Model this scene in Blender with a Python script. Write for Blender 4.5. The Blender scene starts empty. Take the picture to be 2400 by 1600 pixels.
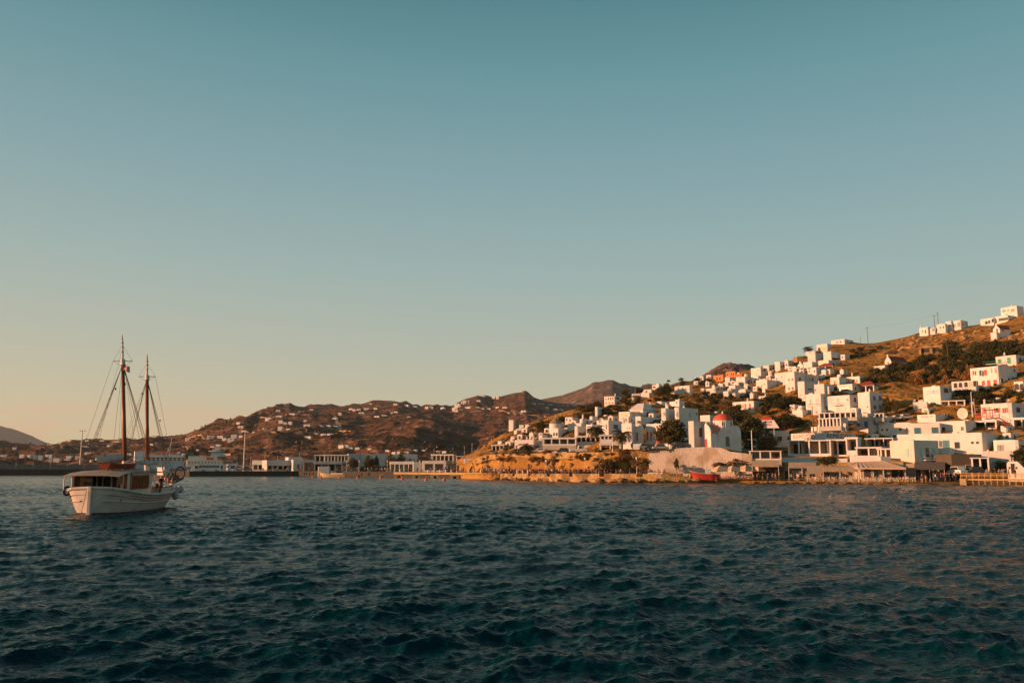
import bpy, bmesh, math, random
import numpy as np
from mathutils import Vector, Matrix
R = math.radians
rnd = random.Random(7)
SC = bpy.context.scene
COL = SC.collection
# ------------------------------------------------------------ camera
CH = 3.3                       # eye height over the water, metres
F = 2000.0                     # focal length in pixels of the 2400 px photograph
TILT = R(8.48)
ST, CT = math.sin(TILT), math.cos(TILT)
cam = bpy.data.cameras.new("camera"); camo = bpy.data.objects.new("camera", cam); COL.objects.link(camo)
cam.lens = 30; cam.sensor_width = 36; cam.clip_end = 40000; cam.clip_start = 0.3
camo.location = (0, 0, CH); camo.rotation_euler = (R(90) + TILT, 0, 0)
SC.camera = camo
SC.view_settings.view_transform = 'Standard'; SC.view_settings.look = 'None'
SC.view_settings.exposure = 0.65; SC.view_settings.gamma = 1
# ------------------------------------------------------------ sun + sky
SUN_EL = R(9); SUN_AZ = (-math.cos(R(12)), -math.sin(R(12)))      # towards the sun, left and a little behind
tosun = Vector((SUN_AZ[0]*math.cos(SUN_EL), SUN_AZ[1]*math.cos(SUN_EL), math.sin(SUN_EL)))
sl = bpy.data.lights.new("sun", 'SUN'); sl.energy = 5.0; sl.angle = R(0.5); sl.color = (1, .475, .245)
so = bpy.data.objects.new("sun", sl); COL.objects.link(so)
so.rotation_euler = tosun.to_track_quat('Z', 'Y').to_euler()
def lin(c): return tuple(((x/255)/12.92 if x/255 <= .04045 else ((x/255+.055)/1.055)**2.4) for x in c)
W = bpy.data.worlds.new("World"); SC.world = W; W.use_nodes = True
nt = W.node_tree; nt.nodes.clear()
def wn(t, **k):
    n = nt.nodes.new(t)
    for a, b in k.items(): setattr(n, a, b)
    return n
LW = nt.links.new
def wm(op, a, b=None, clamp=False):
    n = wn('ShaderNodeMath', operation=op); n.use_clamp = clamp
    for i, v in enumerate((a, b)):
        if v is None: continue
        if isinstance(v, (int, float)): n.inputs[i].default_value = v
        else: LW(v, n.inputs[i])
    return n.outputs[0]
def wmix(f, a, b):
    n = wn('ShaderNodeMix', data_type='RGBA')
    for i, v in ((0, f), (6, a), (7, b)):
        if isinstance(v, (int, float)): n.inputs[i].default_value = v
        elif isinstance(v, tuple): n.inputs[i].default_value = v + (1,)
        else: LW(v, n.inputs[i])
    return n.outputs[2]
tc = wn('ShaderNodeTexCoord'); sep = wn('ShaderNodeSeparateXYZ'); LW(tc.outputs['Generated'], sep.inputs[0])
ramp = wn('ShaderNodeValToRGB'); cr = ramp.color_ramp
stops = [(0, (198, 182, 146)), (.03, (194, 186, 153)), (.07, (187, 187, 162)), (.13, (170, 181, 168)), (.22, (149, 174, 172)),
         (.33, (124, 160, 167)), (.43, (99, 146, 154)), (.52, (72, 124, 135)), (.75, (28, 84, 96)), (1, (12, 52, 62))]
while len(cr.elements) < len(stops): cr.elements.new(.5)
for e, (p, c) in zip(cr.elements, stops): e.position = p; e.color = lin(c) + (1,)
zz = wm('MAXIMUM', sep.outputs[2], 0)
LW(zz, ramp.inputs[0])
dot = wm('ADD', wm('MULTIPLY', sep.outputs[0], SUN_AZ[0]), wm('MULTIPLY', sep.outputs[1], SUN_AZ[1]))
warm = wm('POWER', wm('ADD', wm('MULTIPLY', dot, .5), .5, True), 1.6)
fall = wm('POWER', 2.71828, wm('MULTIPLY', zz, -7.5))
wf = wm('MULTIPLY', wm('MULTIPLY', warm, fall), .55, True)
c1 = wmix(wf, ramp.outputs[0], lin((232, 190, 128)))
# thin peach clouds low over the hills
mp = wn('ShaderNodeMapping'); mp.inputs['Scale'].default_value = (7, 7, 34); LW(tc.outputs['Generated'], mp.inputs[0])
nz = wn('ShaderNodeTexNoise'); nz.inputs['Scale'].default_value = 1.6; nz.inputs['Detail'].default_value = 6; LW(mp.outputs[0], nz.inputs[0])
band = wn('ShaderNodeMapRange', interpolation_type='SMOOTHSTEP'); LW(zz, band.inputs[0])
band.inputs[1].default_value = .085; band.inputs[2].default_value = .05
cl = wn('ShaderNodeMapRange', interpolation_type='SMOOTHSTEP'); LW(nz.outputs[0], cl.inputs[0])
cl.inputs[1].default_value = .45; cl.inputs[2].default_value = .64
c2 = wmix(wm('MULTIPLY', wm('MULTIPLY', band.outputs[0], cl.outputs[0]), .30), c1, lin((222, 170, 138)))
sky = wn('ShaderNodeTexSky', sky_type='NISHITA'); sky.sun_disc = False
sky.sun_elevation = SUN_EL; sky.sun_rotation = math.atan2(SUN_AZ[0], SUN_AZ[1]); sky.dust_density = 1.5
b1 = wn('ShaderNodeBackground'); LW(c2, b1.inputs[0]); b1.inputs[1].default_value = 0.70
b2 = wn('ShaderNodeBackground'); LW(sky.outputs[0], b2.inputs[0]); b2.inputs[1].default_value = 0.05
ad = wn('ShaderNodeMixShader'); ad.inputs[0].default_value = .05; LW(b1.outputs[0], ad.inputs[1]); LW(b2.outputs[0], ad.inputs[2])
ow = wn('ShaderNodeOutputWorld'); LW(ad.outputs[0], ow.inputs[0])

# ------------------------------------------------------------ picture <-> world
def AS(px, py):
    u = (px-1200)/F; v = (800-py)/F; d = CT - v*ST
    return u/d, (ST + v*CT)/d
def PT(px, py, Y):
    a, s = AS(px, py); return Vector((a*Y, Y, CH + s*Y))
def ZP(py, Y): return CH + AS(1200, py)[1]*Y      # height that shows at row py at distance Y
def PXW(x, y, z):                                  # world -> picture
    dx, dy, dz = x, y, z-CH
    f = dy*CT + dz*ST; up = -dy*ST + dz*CT
    return 1200 + F*dx/f, 800 - F*up/f
# ------------------------------------------------------------ value noise
_g = np.random.RandomState(3).rand(256, 256)
def vnoise(x, y):
    xi = np.floor(x).astype(int); yi = np.floor(y).astype(int); fx = x-xi; fy = y-yi
    fx = fx*fx*(3-2*fx); fy = fy*fy*(3-2*fy); g = _g
    a = g[xi & 255, yi & 255]; b = g[(xi+1) & 255, yi & 255]; c = g[xi & 255, (yi+1) & 255]; d = g[(xi+1) & 255, (yi+1) & 255]
    return (a*(1-fx)+b*fx)*(1-fy) + (c*(1-fx)+d*fx)*fy
def fbm(x, y, sc, oc=5, ridge=False):
    t = 0; am = 1; tot = 0; f = 1/sc
    for i in range(oc):
        n = vnoise(x*f+17.3*i, y*f+9.1*i)
        if ridge: n = 1-abs(2*n-1)
        t = t + am*n; tot += am; am *= .5; f *= 2.03
    return t/tot
# ------------------------------------------------------------ materials
MATS = {}
def nodes_of(m): return m.node_tree.nodes, m.node_tree.links.new
def mat(name, col, rough=.8, var=.12, scale=.6, bump=0., spec=.3, metal=0., trans=0., emit=None):
    """procedural paint: base colour with soft mottling; per-object value shift"""
    if name in MATS: return MATS[name]
    m = bpy.data.materials.new(name); m.use_nodes = True; N, L = nodes_of(m)
    p = N['Principled BSDF']; p.inputs['Roughness'].default_value = rough
    p.inputs['Specular IOR Level'].default_value = spec; p.inputs['Metallic'].default_value = metal
    t = N.new('ShaderNodeTexCoord'); n = N.new('ShaderNodeTexNoise'); n.inputs['Scale'].default_value = scale; n.inputs['Detail'].default_value = 6
    L(t.outputs['Object'], n.inputs[0])
    oi = N.new('ShaderNodeObjectInfo')
    r1 = N.new('ShaderNodeMapRange'); r1.inputs[1].default_value = .3; r1.inputs[2].default_value = .7
    r1.inputs[3].default_value = 1-var; r1.inputs[4].default_value = 1+var*.5; L(n.outputs[0], r1.inputs[0])
    r2 = N.new('ShaderNodeMapRange'); r2.inputs[3].default_value = 1-var*.6; r2.inputs[4].default_value = 1+var*.3; L(oi.outputs['Random'], r2.inputs[0])
    mu = N.new('ShaderNodeMath'); mu.operation = 'MULTIPLY'; L(r1.outputs[0], mu.inputs[0]); L(r2.outputs[0], mu.inputs[1])
    vm = N.new('ShaderNodeVectorMath'); vm.operation = 'SCALE'; vm.inputs[0].default_value = col; L(mu.outputs[0], vm.inputs['Scale'])
    L(vm.outputs[0], p.inputs['Base Color'])
    if bump:
        b = N.new('ShaderNodeBump'); b.inputs['Strength'].default_value = bump; b.inputs['Distance'].default_value = .1
        n2 = N.new('ShaderNodeTexNoise'); n2.inputs['Scale'].default_value = scale*6; n2.inputs['Detail'].default_value = 4
        L(t.outputs['Object'], n2.inputs[0]); L(n2.outputs[0], b.inputs['Height']); L(b.outputs[0], p.inputs['Normal'])
    if trans: p.inputs['Transmission Weight'].default_value = trans
    if emit: p.inputs['Emission Color'].default_value = emit[0] + (1,); p.inputs['Emission Strength'].default_value = emit[1]
    MATS[name] = m; return m
# ------------------------------------------------------------ mesh building
class MB:
    def __init__(s): s.v = []; s.f = []; s.mi = []; s.m = 0
    def add(s, vs, fs):
        o = len(s.v); s.v += [tuple(v) for v in vs]; s.f += [tuple(i+o for i in f) for f in fs]; s.mi += [s.m]*len(fs); return s
    def box(s, x0, x1, y0, y1, z0, z1, bev=0):
        if bev:
            b = min(bev, (x1-x0)*.45, (y1-y0)*.45, (z1-z0)*.45)
            pts = [(x0+b, y0), (x1-b, y0), (x1, y0+b), (x1, y1-b), (x1-b, y1), (x0+b, y1), (x0, y1-b), (x0, y0+b)]
            return s.prism(pts, z0, z1-b*.6, cap=False).frust(pts, [(min(max(x, x0+b), x1-b), min(max(y, y0+b), y1-b)) if 0 else (x0+b*.6+(x-x0)*(x1-x0-1.2*b)/(x1-x0), y0+b*.6+(y-y0)*(y1-y0-1.2*b)/(y1-y0)) for x, y in pts], z1-b*.6, z1)
        s.add([(x0,y0,z0),(x1,y0,z0),(x1,y1,z0),(x0,y1,z0),(x0,y0,z1),(x1,y0,z1),(x1,y1,z1),(x0,y1,z1)],
              [(0,3,2,1),(4,5,6,7),(0,1,5,4),(1,2,6,5),(2,3,7,6),(3,0,4,7)]); return s
    def prism(s, pts, z0, z1, cap=True):
        n = len(pts); vs = [(x, y, z0) for x, y in pts] + [(x, y, z1) for x, y in pts]
        fs = [(i, (i+1) % n, n+(i+1) % n, n+i) for i in range(n)] + [tuple(range(n-1, -1, -1))]
        if cap: fs.append(tuple(range(n, 2*n)))
        return s.add(vs, fs)
    def frust(s, p0, p1, z0, z1):
        n = len(p0); vs = [(x, y, z0) for x, y in p0] + [(x, y, z1) for x, y in p1]
        return s.add(vs, [(i, (i+1) % n, n+(i+1) % n, n+i) for i in range(n)] + [tuple(range(n, 2*n))])
    def tube(s, p, q, r, r2=None, n=6):
        p = Vector(p); q = Vector(q); r2 = r if r2 is None else r2; d = (q-p)
        if d.length < 1e-6: return s
        d.normalize(); u = d.cross(Vector((0, 0, 1)) if abs(d.z) < .9 else Vector((1, 0, 0))).normalized(); w = d.cross(u)
        vs = [p+(u*math.cos(6.2832*i/n)+w*math.sin(6.2832*i/n))*r for i in range(n)] + [q+(u*math.cos(6.2832*i/n)+w*math.sin(6.2832*i/n))*r2 for i in range(n)]
        return s.add(vs, [(i, n+i, n+(i+1) % n, (i+1) % n) for i in range(n)] + [tuple(range(n)), tuple(range(2*n-1, n-1, -1))])
    def path(s, pts, r, n=5):
        for a, b in zip(pts[:-1], pts[1:]): s.tube(a, b, r, n=n)
        return s
    def lathe(s, prof, cx=0, cy=0, n=16, a0=0, a1=6.28318, sy=1):
        full = abs(a1-a0) > 6.28; k = n if full else n+1
        vs = []
        for r, z in prof:
            for i in range(k):
                t = a0+(a1-a0)*i/n; vs.append((cx+r*math.cos(t), cy+sy*r*math.sin(t), z))
        fs = []
        for j in range(len(prof)-1):
            for i in range(n):
                i2 = (i+1) % k; fs.append((j*k+i, j*k+i2, (j+1)*k+i2, (j+1)*k+i))
        return s.add(vs, fs)
    def ball(s, c, r, n=10, sz=1):
        return s.lathe([(max(.001, r*math.sin(math.pi*j/(n//2+2))), c[2]-sz*r*math.cos(math.pi*j/(n//2+2))) for j in range(n//2+3)], c[0], c[1], n)
    def quad(s, *p): return s.add(p, [tuple(range(len(p)))])
    def xf(s, M):
        s.v = [tuple(M @ Vector(v)) for v in s.v]; return s
    def mesh(s, name, mats, smooth=False):
        me = bpy.data.meshes.new(name); me.from_pydata(s.v, [], s.f)
        for m in (mats if isinstance(mats, (list, tuple)) else [mats]): me.materials.append(m)
        if any(s.mi): me.polygons.foreach_set('material_index', s.mi)
        if smooth: me.polygons.foreach_set('use_smooth', [True]*len(me.polygons))
        me.update(); return me
    def build(s, name, mats, parent=None, smooth=False, loc=None, rz=0):
        o = bpy.data.objects.new(name, s.mesh(name, mats, smooth)); COL.objects.link(o)
        if parent: o.parent = parent
        if loc is not None: o.location = loc
        if rz: o.rotation_euler.z = rz
        return o
def tag(o, label=None, cat=None, group=None, kind=None):
    if label: o['label'] = label
    if cat: o['category'] = cat
    if group: o['group'] = group
    if kind: o['kind'] = kind
    return o
def thing(name, label, cat, loc=(0, 0, 0), rz=0, group=None):
    o = bpy.data.objects.new(name, None); COL.objects.link(o); o.location = loc; o.rotation_euler.z = rz
    o.empty_display_size = .2
    return tag(o, label, cat, group)
def inst(me, name, parent=None, loc=(0, 0, 0), rz=0, sc=None):
    o = bpy.data.objects.new(name, me); COL.objects.link(o); o.location = loc; o.rotation_euler.z = rz
    if parent: o.parent = parent
    if sc: o.scale = sc if isinstance(sc, tuple) else (sc, sc, sc)
    return o
def np_mesh(name, verts, faces, m, smooth=True):
    me = bpy.data.meshes.new(name); nv = len(verts); nf = len(faces); k = faces.shape[1]
    me.vertices.add(nv); me.vertices.foreach_set('co', verts.astype(np.float32).ravel())
    me.loops.add(nf*k); me.loops.foreach_set('vertex_index', faces.astype(np.int32).ravel())
    me.polygons.add(nf); me.polygons.foreach_set('loop_start', np.arange(0, nf*k, k, dtype=np.int32))
    me.polygons.foreach_set('loop_total', np.full(nf, k, dtype=np.int32))
    if smooth: me.polygons.foreach_set('use_smooth', np.ones(nf, dtype=bool))
    me.update(calc_edges=True); me.materials.append(m)
    o = bpy.data.objects.new(name, me); COL.objects.link(o); return o
def gridfaces(nr, nc):
    i = np.arange(nr*nc).reshape(nr, nc)
    return np.stack([i[:-1, :-1].ravel(), i[:-1, 1:].ravel(), i[1:, 1:].ravel(), i[1:, :-1].ravel()], 1)

# ------------------------------------------------------------ terrain
class Terrain:
    """rows of control points (px, py, distance) fan out from the harbour; heights between them are linear plus relief"""
    def __init__(s, cols, az0, az1, ncol, namp, nscale, nfade=.12, step=1.4, noise_from=0, back=True, seed=0):
        # cols: {px:[(py or ('z',z), Y),...]}
        pxs = sorted(cols); K = len(cols[pxs[0]])
        A = np.zeros((K, len(pxs))); Z = A.copy(); Y = A.copy()
        for j, p in enumerate(pxs):
            for k, (py, y) in enumerate(cols[p]):
                if isinstance(py, tuple): z = py[1]; yy = 1098; a, _ = AS(p, 1098)
                else: a, sl_ = AS(p, py); z = CH + sl_*y
                A[k, j] = a; Z[k, j] = z; Y[k, j] = y
        s.az = np.linspace(az0, az1, ncol)
        s.K = K
        s.Yk = np.array([np.interp(s.az, A[k], Y[k]) for k in range(K)]); s.Zk = np.array([np.interp(s.az, A[k], Z[k]) for k in range(K)])
        if back:
            s.Yk = np.vstack([s.Yk, s.Yk[-1]*1.12+20, s.Yk[-1]*1.5+60]); s.Zk = np.vstack([s.Zk, s.Zk[-1]*.9, s.Zk[-1]*.45])
        for k in range(1, len(s.Yk)): s.Yk[k] = np.maximum(s.Yk[k], s.Yk[k-1]+.05)
        s.par = (namp, nscale, nfade, noise_from, seed); s.KK = K
        # row parameter
        ts = []
        for k in range(len(s.Yk)-1):
            n = int(max(2, min(90, np.max((s.Yk[k+1]-s.Yk[k])/step/np.maximum(1, s.Yk[k]/300)))))
            ts += list(k+np.arange(n)/n)
        ts.append(len(s.Yk)-1); s.ts = np.array(ts)
        k0 = np.minimum(s.ts.astype(int), len(s.Yk)-2); fr = (s.ts-k0)[:, None]
        s.Y = s.Yk[k0]*(1-fr)+s.Yk[k0+1]*fr; s.Z = s.Zk[k0]*(1-fr)+s.Zk[k0+1]*fr
        s.X = s.Y*s.az[None, :]
        m = np.clip((s.ts-noise_from)/.8, 0, 1)*np.clip((K-1-s.ts)/.7, nfade, 1); m = np.where(s.ts > K-1, .8, m)
        n = 0
        for amp, sc_, rg in zip(namp, nscale, (True, False, True, False)): n = n + amp*(fbm(s.X+seed, s.Y+seed*2, sc_, 5, rg)-.5)
        s.Z = s.Z + n*m[:, None]
    def mesh(s, name, m):
        v = np.stack([s.X.ravel(), s.Y.ravel(), s.Z.ravel()], 1)
        o = np_mesh(name, v, gridfaces(len(s.ts), len(s.az)), m); o['kind'] = 'structure'; return o
    def col(s, a):
        j = float(np.interp(a, s.az, np.arange(len(s.az)))); j0 = min(int(j), len(s.az)-2); f = j-j0
        return s.Y[:, j0]*(1-f)+s.Y[:, j0+1]*f, s.Z[:, j0]*(1-f)+s.Z[:, j0+1]*f
    def z(s, x, y):
        Yc, Zc = s.col(x/y); return float(np.interp(y, Yc, Zc))
    def hit(s, px, py, ymin=0):
        a, sp = AS(px, py); Yc, Zc = s.col(a); d = Zc-(CH+sp*Yc)
        n = np.searchsorted(s.ts, s.KK-1)+1
        for i in range(1, min(n, len(d))):
            if Yc[i] > ymin and d[i] >= 0:
                t = d[i-1]/(d[i-1]-d[i]) if d[i-1] < 0 else 1; t = min(max(t, 0), 1)
                y = Yc[i-1]+(Yc[i]-Yc[i-1])*t; return Vector((a*y, y, float(np.interp(y, Yc, Zc))))
        y = float(Yc[min(n-1, len(Yc)-1)]); return Vector((a*y, y, CH+sp*y))
# ------------------------------------------------------------ ground materials
def ground_mat(name, dry, dark, rock, s1, s2, s3, scrub=.5, rockiness=.5, bumpd=1., bs=.25, spread=.08):
    m = bpy.data.materials.new(name); m.use_nodes = True; N, L = nodes_of(m); p = N['Principled BSDF']
    p.inputs['Roughness'].default_value = .95; p.inputs['Specular IOR Level'].default_value = .1
    g = N.new('ShaderNodeNewGeometry')
    def noise(sc, det=8, ro=.6, dist=0):
        n = N.new('ShaderNodeTexNoise'); n.inputs['Scale'].default_value = sc; n.inputs['Detail'].default_value = det
        n.inputs['Roughness'].default_value = ro; n.inputs['Distortion'].default_value = dist; L(g.outputs['Position'], n.inputs[0]); return n.outputs[0]
    def rng(v, a, b):
        r = N.new('ShaderNodeMapRange'); r.interpolation_type = 'SMOOTHSTEP'; r.inputs[1].default_value = a; r.inputs[2].default_value = b; L(v, r.inputs[0]); return r.outputs[0]
    def mx(f, a, b):
        n = N.new('ShaderNodeMix'); n.data_type = 'RGBA'; L(f, n.inputs[0])
        for i, v in ((6, a), (7, b)):
            if isinstance(v, tuple): n.inputs[i].default_value = v+(1,)
            else: L(v, n.inputs[i])
        return n.outputs[2]
    base = mx(rng(noise(s1), .35, .65), dry, tuple(c*.62 for c in dry))
    sc_ = rng(noise(s2, 10, .68, .3), scrub, scrub+spread)
    c = mx(sc_, base, dark)
    rk = rng(noise(s3, 8, .62, .6), rockiness, rockiness+.07)
    c = mx(rk, c, rock)
    L(c, p.inputs['Base Color'])
    b = N.new('ShaderNodeBump'); b.inputs['Strength'].default_value = 1.; b.inputs['Distance'].default_value = bumpd
    L(noise(bs, 9, .7), b.inputs['Height']); L(b.outputs[0], p.inputs['Normal']); return m
M_town = ground_mat('dry_hillside', (.46, .245, .06), (.045, .038, .014), (.50, .31, .13), .06, .11, .22, .53, .60, 1.2, .5)
M_far = ground_mat('brown_hill', (.25, .125, .07), (.07, .048, .034), (.40, .24, .15), .006, .045, .05, .49, .56, 11, .06, .05)
M_peak = ground_mat('rocky_peak', (.20, .13, .095), (.06, .05, .04), (.33, .24, .18), .006, .02, .03, .5, .55, 9, .03, .06)
M_tinos = ground_mat('hazed_island_rock', (.11, .14, .15), (.08, .10, .11), (.16, .17, .17), .002, .004, .005, .5, .6, 10, .01)  # rock colour pushed bluish to carry the distance haze

# near hillside carrying the town ------------------------------------------------
shore = {1040: 330, 1090: 290, 1150: 268, 1250: 240, 1350: 222, 1450: 210, 1550: 206, 1620: 205, 1700: 205, 1760: 202, 1850: 196, 1950: 190,
         2050: 184, 2150: 180, 2250: 177, 2330: 175, 2400: 173, 2600: 168, 2900: 160}
body = {1040: [(1094, 360), (1092, 375), (1091, 390), (1090, 400), (1089, 420), (1088, 450)],
 1090: [(1086, 303), (1085, 318), (1083, 330), (1081, 350), (1079, 380), (1077, 420)],
 1125: [(1068, 292), (1067, 306), (1066, 322), (1063, 345), (1061, 375), (1058, 410)],
 1150: [(1064, 283), (1063, 298), (1060, 315), (1050, 340), (1043, 370), (1038, 400)],
 1200: [(1063, 268), (1061, 284), (1050, 300), (1033, 325), (1020, 360), (1010, 400)],
 1250: [(1063, 254), (1061, 272), (1040, 288), (1015, 315), (1000, 350), (991, 395)],
 1350: [(1061, 236), (1060, 252), (1030, 270), (1000, 300), (978, 340), (964, 390)],
 1450: [(1058, 223), (1057, 238), (1025, 258), (990, 295), (960, 350), (935, 430)],
 1550: [(1053, 223), (1051, 239), (1020, 252), (985, 280), (940, 350), (908, 440)],
 1620: [(1048, 220), (1047, 240), (1015, 257), (975, 285), (930, 370), (893, 480)],
 1700: [(1050, 217), (1049, 240), (1010, 266), (965, 295), (918, 390), (878, 510)],
 1760: [(1066, 215.5), (1058, 242), (1015, 270), (962, 305), (912, 390), (866, 500)],
 1850: [(1069, 224), (1064, 244), (1012, 270), (960, 298), (905, 350), (846, 470)],
 1950: [(1070, 216), (1066, 240), (1007, 266), (955, 290), (890, 330), (808, 440)],
 2050: [(1072, 210), (1066, 234), (1005, 260), (955, 282), (890, 320), (804, 430)],
 2150: [(1085, 205), (1070, 226), (1010, 252), (950, 276), (880, 320), (785, 420)],
 2250: [(1095, 202), (1072, 222), (1010, 246), (945, 270), (870, 315), (768, 410)],
 2330: [(1097, 200), (1075, 218), (1005, 242), (940, 266), (860, 310), (757, 400)],
 2400: [(1097, 198), (1075, 214), (1000, 240), (935, 255), (850, 305), (738, 390)],
 2600: [(1095, 190), (1070, 205), (990, 222), (910, 250), (800, 300), (680, 380)],
 2900: [(1095, 180), (1070, 195), (990, 212), (900, 240), (780, 290), (660, 370)]}
cols = {}
for p, b in body.items():
    s0 = float(np.interp(p, sorted(shore), [shore[q] for q in sorted(shore)])); zq = 1.6 if p < 1600 else (1.3 if p < 1680 else (.8 if p < 1730 else .5))
    if p <= 1080: zq = .5
    if p >= 2080: zq = .25
    zb = zq+.1 if p < 2080 else .75
    cols[p] = [(('z', -2.5), s0-6), (('z', -.3), s0-.5), (('z', zq), s0+1.5), (('z', zb), b[0][1]-3.0)] + b
TOWN = Terrain(cols, -.1, .88, 620, (4.5, 1.5, 1.1), (38, 11, 5), .25, 1.3, noise_from=4.6)
# gentle rock relief on the low cliff
kk = (TOWN.ts > 3.02) & (TOWN.ts < 4.0)
TOWN.Y[kk] += ((fbm(TOWN.X[kk]*1.0, TOWN.Z[kk]*2.2+TOWN.Y[kk]*.2, 5.5, 5, True)-.55)*3.2)
TOWN.mesh('hillside', M_town)
# brown hills across the bay -----------------------------------------------------
sk = [(-400, 1080, 1500), (-150, 1066, 1500), (0, 1055, 1450), (60, 1052, 1450), (95, 1050, 1450), (109, 1044, 1450), (126, 1041, 1450), (150, 1034, 1500), (170, 1030, 1500), (195, 1031, 1500), (247, 1030, 1500), (303, 1029, 1500), (315, 1031, 1500),
      (333, 1026, 1500), (357, 1023, 1500), (400, 1021, 1500), (436, 1017, 1500), (454, 1010, 1500), (471, 1003, 1500), (497, 990, 1500), (510, 986, 1520), (545, 987, 1540), (580, 983, 1560), (600, 976, 1600), (638, 962, 1650), (660, 954, 1700), (679, 952, 1700),
      (704, 958, 1750), (731, 956, 1800), (772, 953, 1850), (791, 953, 1850), (853, 949, 1900), (926, 945, 1900), (943, 948, 1900), (979, 954, 1950), (992, 954, 2000), (1008, 949, 2000), (1050, 951, 2050), (1061, 950, 2050), (1080, 939, 2100), (1120, 926, 2150),
      (1143, 928, 2200), (1155, 931, 2200), (1173, 929, 2200), (1204, 921, 2250), (1222, 919, 2250), (1230, 914, 2250), (1238, 918, 2250), (1250, 930, 2300), (1268, 937, 2350), (1330, 950, 2350), (1450, 960, 2350), (1700, 990, 2300)]
mid = {-400: (1092, 1088, 1084, 1081), 0: (1090, 1083, 1074, 1062), 150: (1089, 1080, 1068, 1050), 330: (1088, 1078, 1064, 1045), 430: (1086, 1074, 1060, 1038), 520: (1082, 1062, 1040, 1012), 640: (1078, 1042, 1026, 995),
       760: (1080, 1048, 1030, 985), 850: (1082, 1060, 1038, 990), 960: (1080, 1055, 1020, 985), 1100: (1082, 1068, 1040, 1000), 1200: (1080, 1060, 1030, 985), 1350: (1075, 1050, 1020, 985), 1700: (1075, 1060, 1040, 1010)}
mk = sorted(mid); cols = {}
for p, py, Y in sk:
    m4 = [np.interp(p, mk, [mid[q][i] for q in mk]) for i in range(4)]
    m4 = [max(v, py+3*(4-i)) for i, v in enumerate(m4)]
    cols[p] = [(('z', -1.5), 470), (('z', 1.7), 540), (m4[0], 700), (m4[1], 850), (m4[2], 1080), (m4[3], 1320 if Y < 1600 else 1450), (py, Y)]
HILL = Terrain(cols, -.82, .27, 560, (46, 20, 13), (330, 120, 42), .06, 6, noise_from=1.6)
HILL.mesh('brown_hills', M_far)
sk3 = [(900, 990), (1100, 965), (1240, 940), (1271, 935), (1318, 926), (1345, 917), (1371, 908), (1389, 898), (1410, 894), (1427, 891), (1438, 891), (1450, 897), (1473, 905), (1503, 909), (1506, 905), (1519, 901), (1538, 901), (1557, 907), (1620, 925), (1750, 960)]
cols = {p: [(('z', 20), 2300), (min(1060, py+50), 2500), (py+22, 2800), (py, 3200)] for p, py in sk3}
PEAK = Terrain(cols, -.16, .28, 300, (60, 30, 14), (420, 150, 60), .05, 14, noise_from=.5)
PEAK.mesh('far_peaks', M_peak)
sk4 = [(1560, 930), (1600, 912), (1651, 880), (1676, 868), (1700, 860), (1710, 857.5), (1721, 858), (1740, 860), (1766, 865), (1800, 880), (1860, 915)]
cols = {p: [(('z', 20), 560), (min(930, py+34), 680), (py+12, 780), (py, 900)] for p, py in sk4}
KNOLL = Terrain(cols, .17, .34, 160, (16, 9, 5), (80, 30, 12), .1, 4, noise_from=.4)
KNOLL.mesh('rocky_knoll', M_peak)
sk5 = [(-700, 1020), (-500, 985), (-300, 960), (-150, 975), (-60, 985), (0, 998), (8, 999), (17, 1004), (22, 1002), (50, 1012), (76, 1022), (100, 1034), (125, 1042), (150, 1050), (220, 1072), (300, 1094)]
cols = {p: [(('z', -2), 5600), (min(1096, py+50), 6000), (py, 6800)] for p, py in sk5}
TIN = Terrain(cols, -1, -.43, 160, (120, 60), (900, 300), .06, 60, noise_from=.3, back=False)
TIN.mesh('far_island', M_tinos)

# ------------------------------------------------------------ water
rs = np.random.RandomState(11)
ys = [1098+6600/4.0]
y = 1800.
rows = [3.0, 5.0, 7.0]
while y > 1099.2:
    Yd = 6600/(y-1098)
    rows.append(Yd); y -= (1.5 if y > 1500 else 1.0 if y > 1250 else .5 if y > 1160 else .2 if y > 1112 else .1)
rows = [r for i, r in enumerate(rows) if i < 3 or r > 7.4] + [6600., 7400.]
rows = np.array(sorted(rows)); pxc = np.concatenate([np.linspace(-900, -80, 60)[:-1], np.arange(-80, 2480, 4.), np.linspace(2480, 3300, 60)])
WX = rows[:, None]*((pxc-1200)/F*1.005)[None, :]; WY = np.repeat(rows[:, None], len(pxc), 1)
dY = np.gradient(rows)[:, None]; dX = rows[:, None]*4/F
Hh = np.zeros_like(WX); DX = np.zeros_like(WX); DY = np.zeros_like(WX)
base_dir = R(-68)
gust = .35+.8*fbm(WX, WY*1.0, 14, 3)+.35*fbm(WX, WY, 60, 2)
for i in range(96):
    lam = 0.13*(4.6/.13)**((i+.5)/96*1.0)*(1+.08*rs.randn())
    th = base_dir + R(34)*rs.randn()
    kx, ky = 2*math.pi/lam*math.cos(th), 2*math.pi/lam*math.sin(th)
    amp = .0068*lam**.84*(1 if lam < 1.9 else .62)
    lim = np.clip(1.5-1.15*np.maximum(dX*abs(math.cos(th)), dY*abs(math.sin(th)))/lam, 0, 1)
    ph = kx*WX+ky*WY+rs.rand()*6.283
    wob = (fbm(WX+31*i, WY-17*i, lam*5, 2)-.5)*5.0
    a = amp*lim; Hh += a*np.cos(ph+wob); q = .75
    DX -= q*a*math.cos(th)*np.sin(ph+wob); DY -= q*a*math.sin(th)*np.sin(ph+wob)
Hh *= gust; Hh = Hh + .35*np.maximum(Hh, 0)**1.0
v = np.stack([(WX+DX*gust).ravel(), (WY+DY*gust).ravel(), Hh.ravel()], 1)
MW = bpy.data.materials.new('sea_water'); MW.use_nodes = True; N, L = nodes_of(MW); p = N['Principled BSDF']
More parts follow.
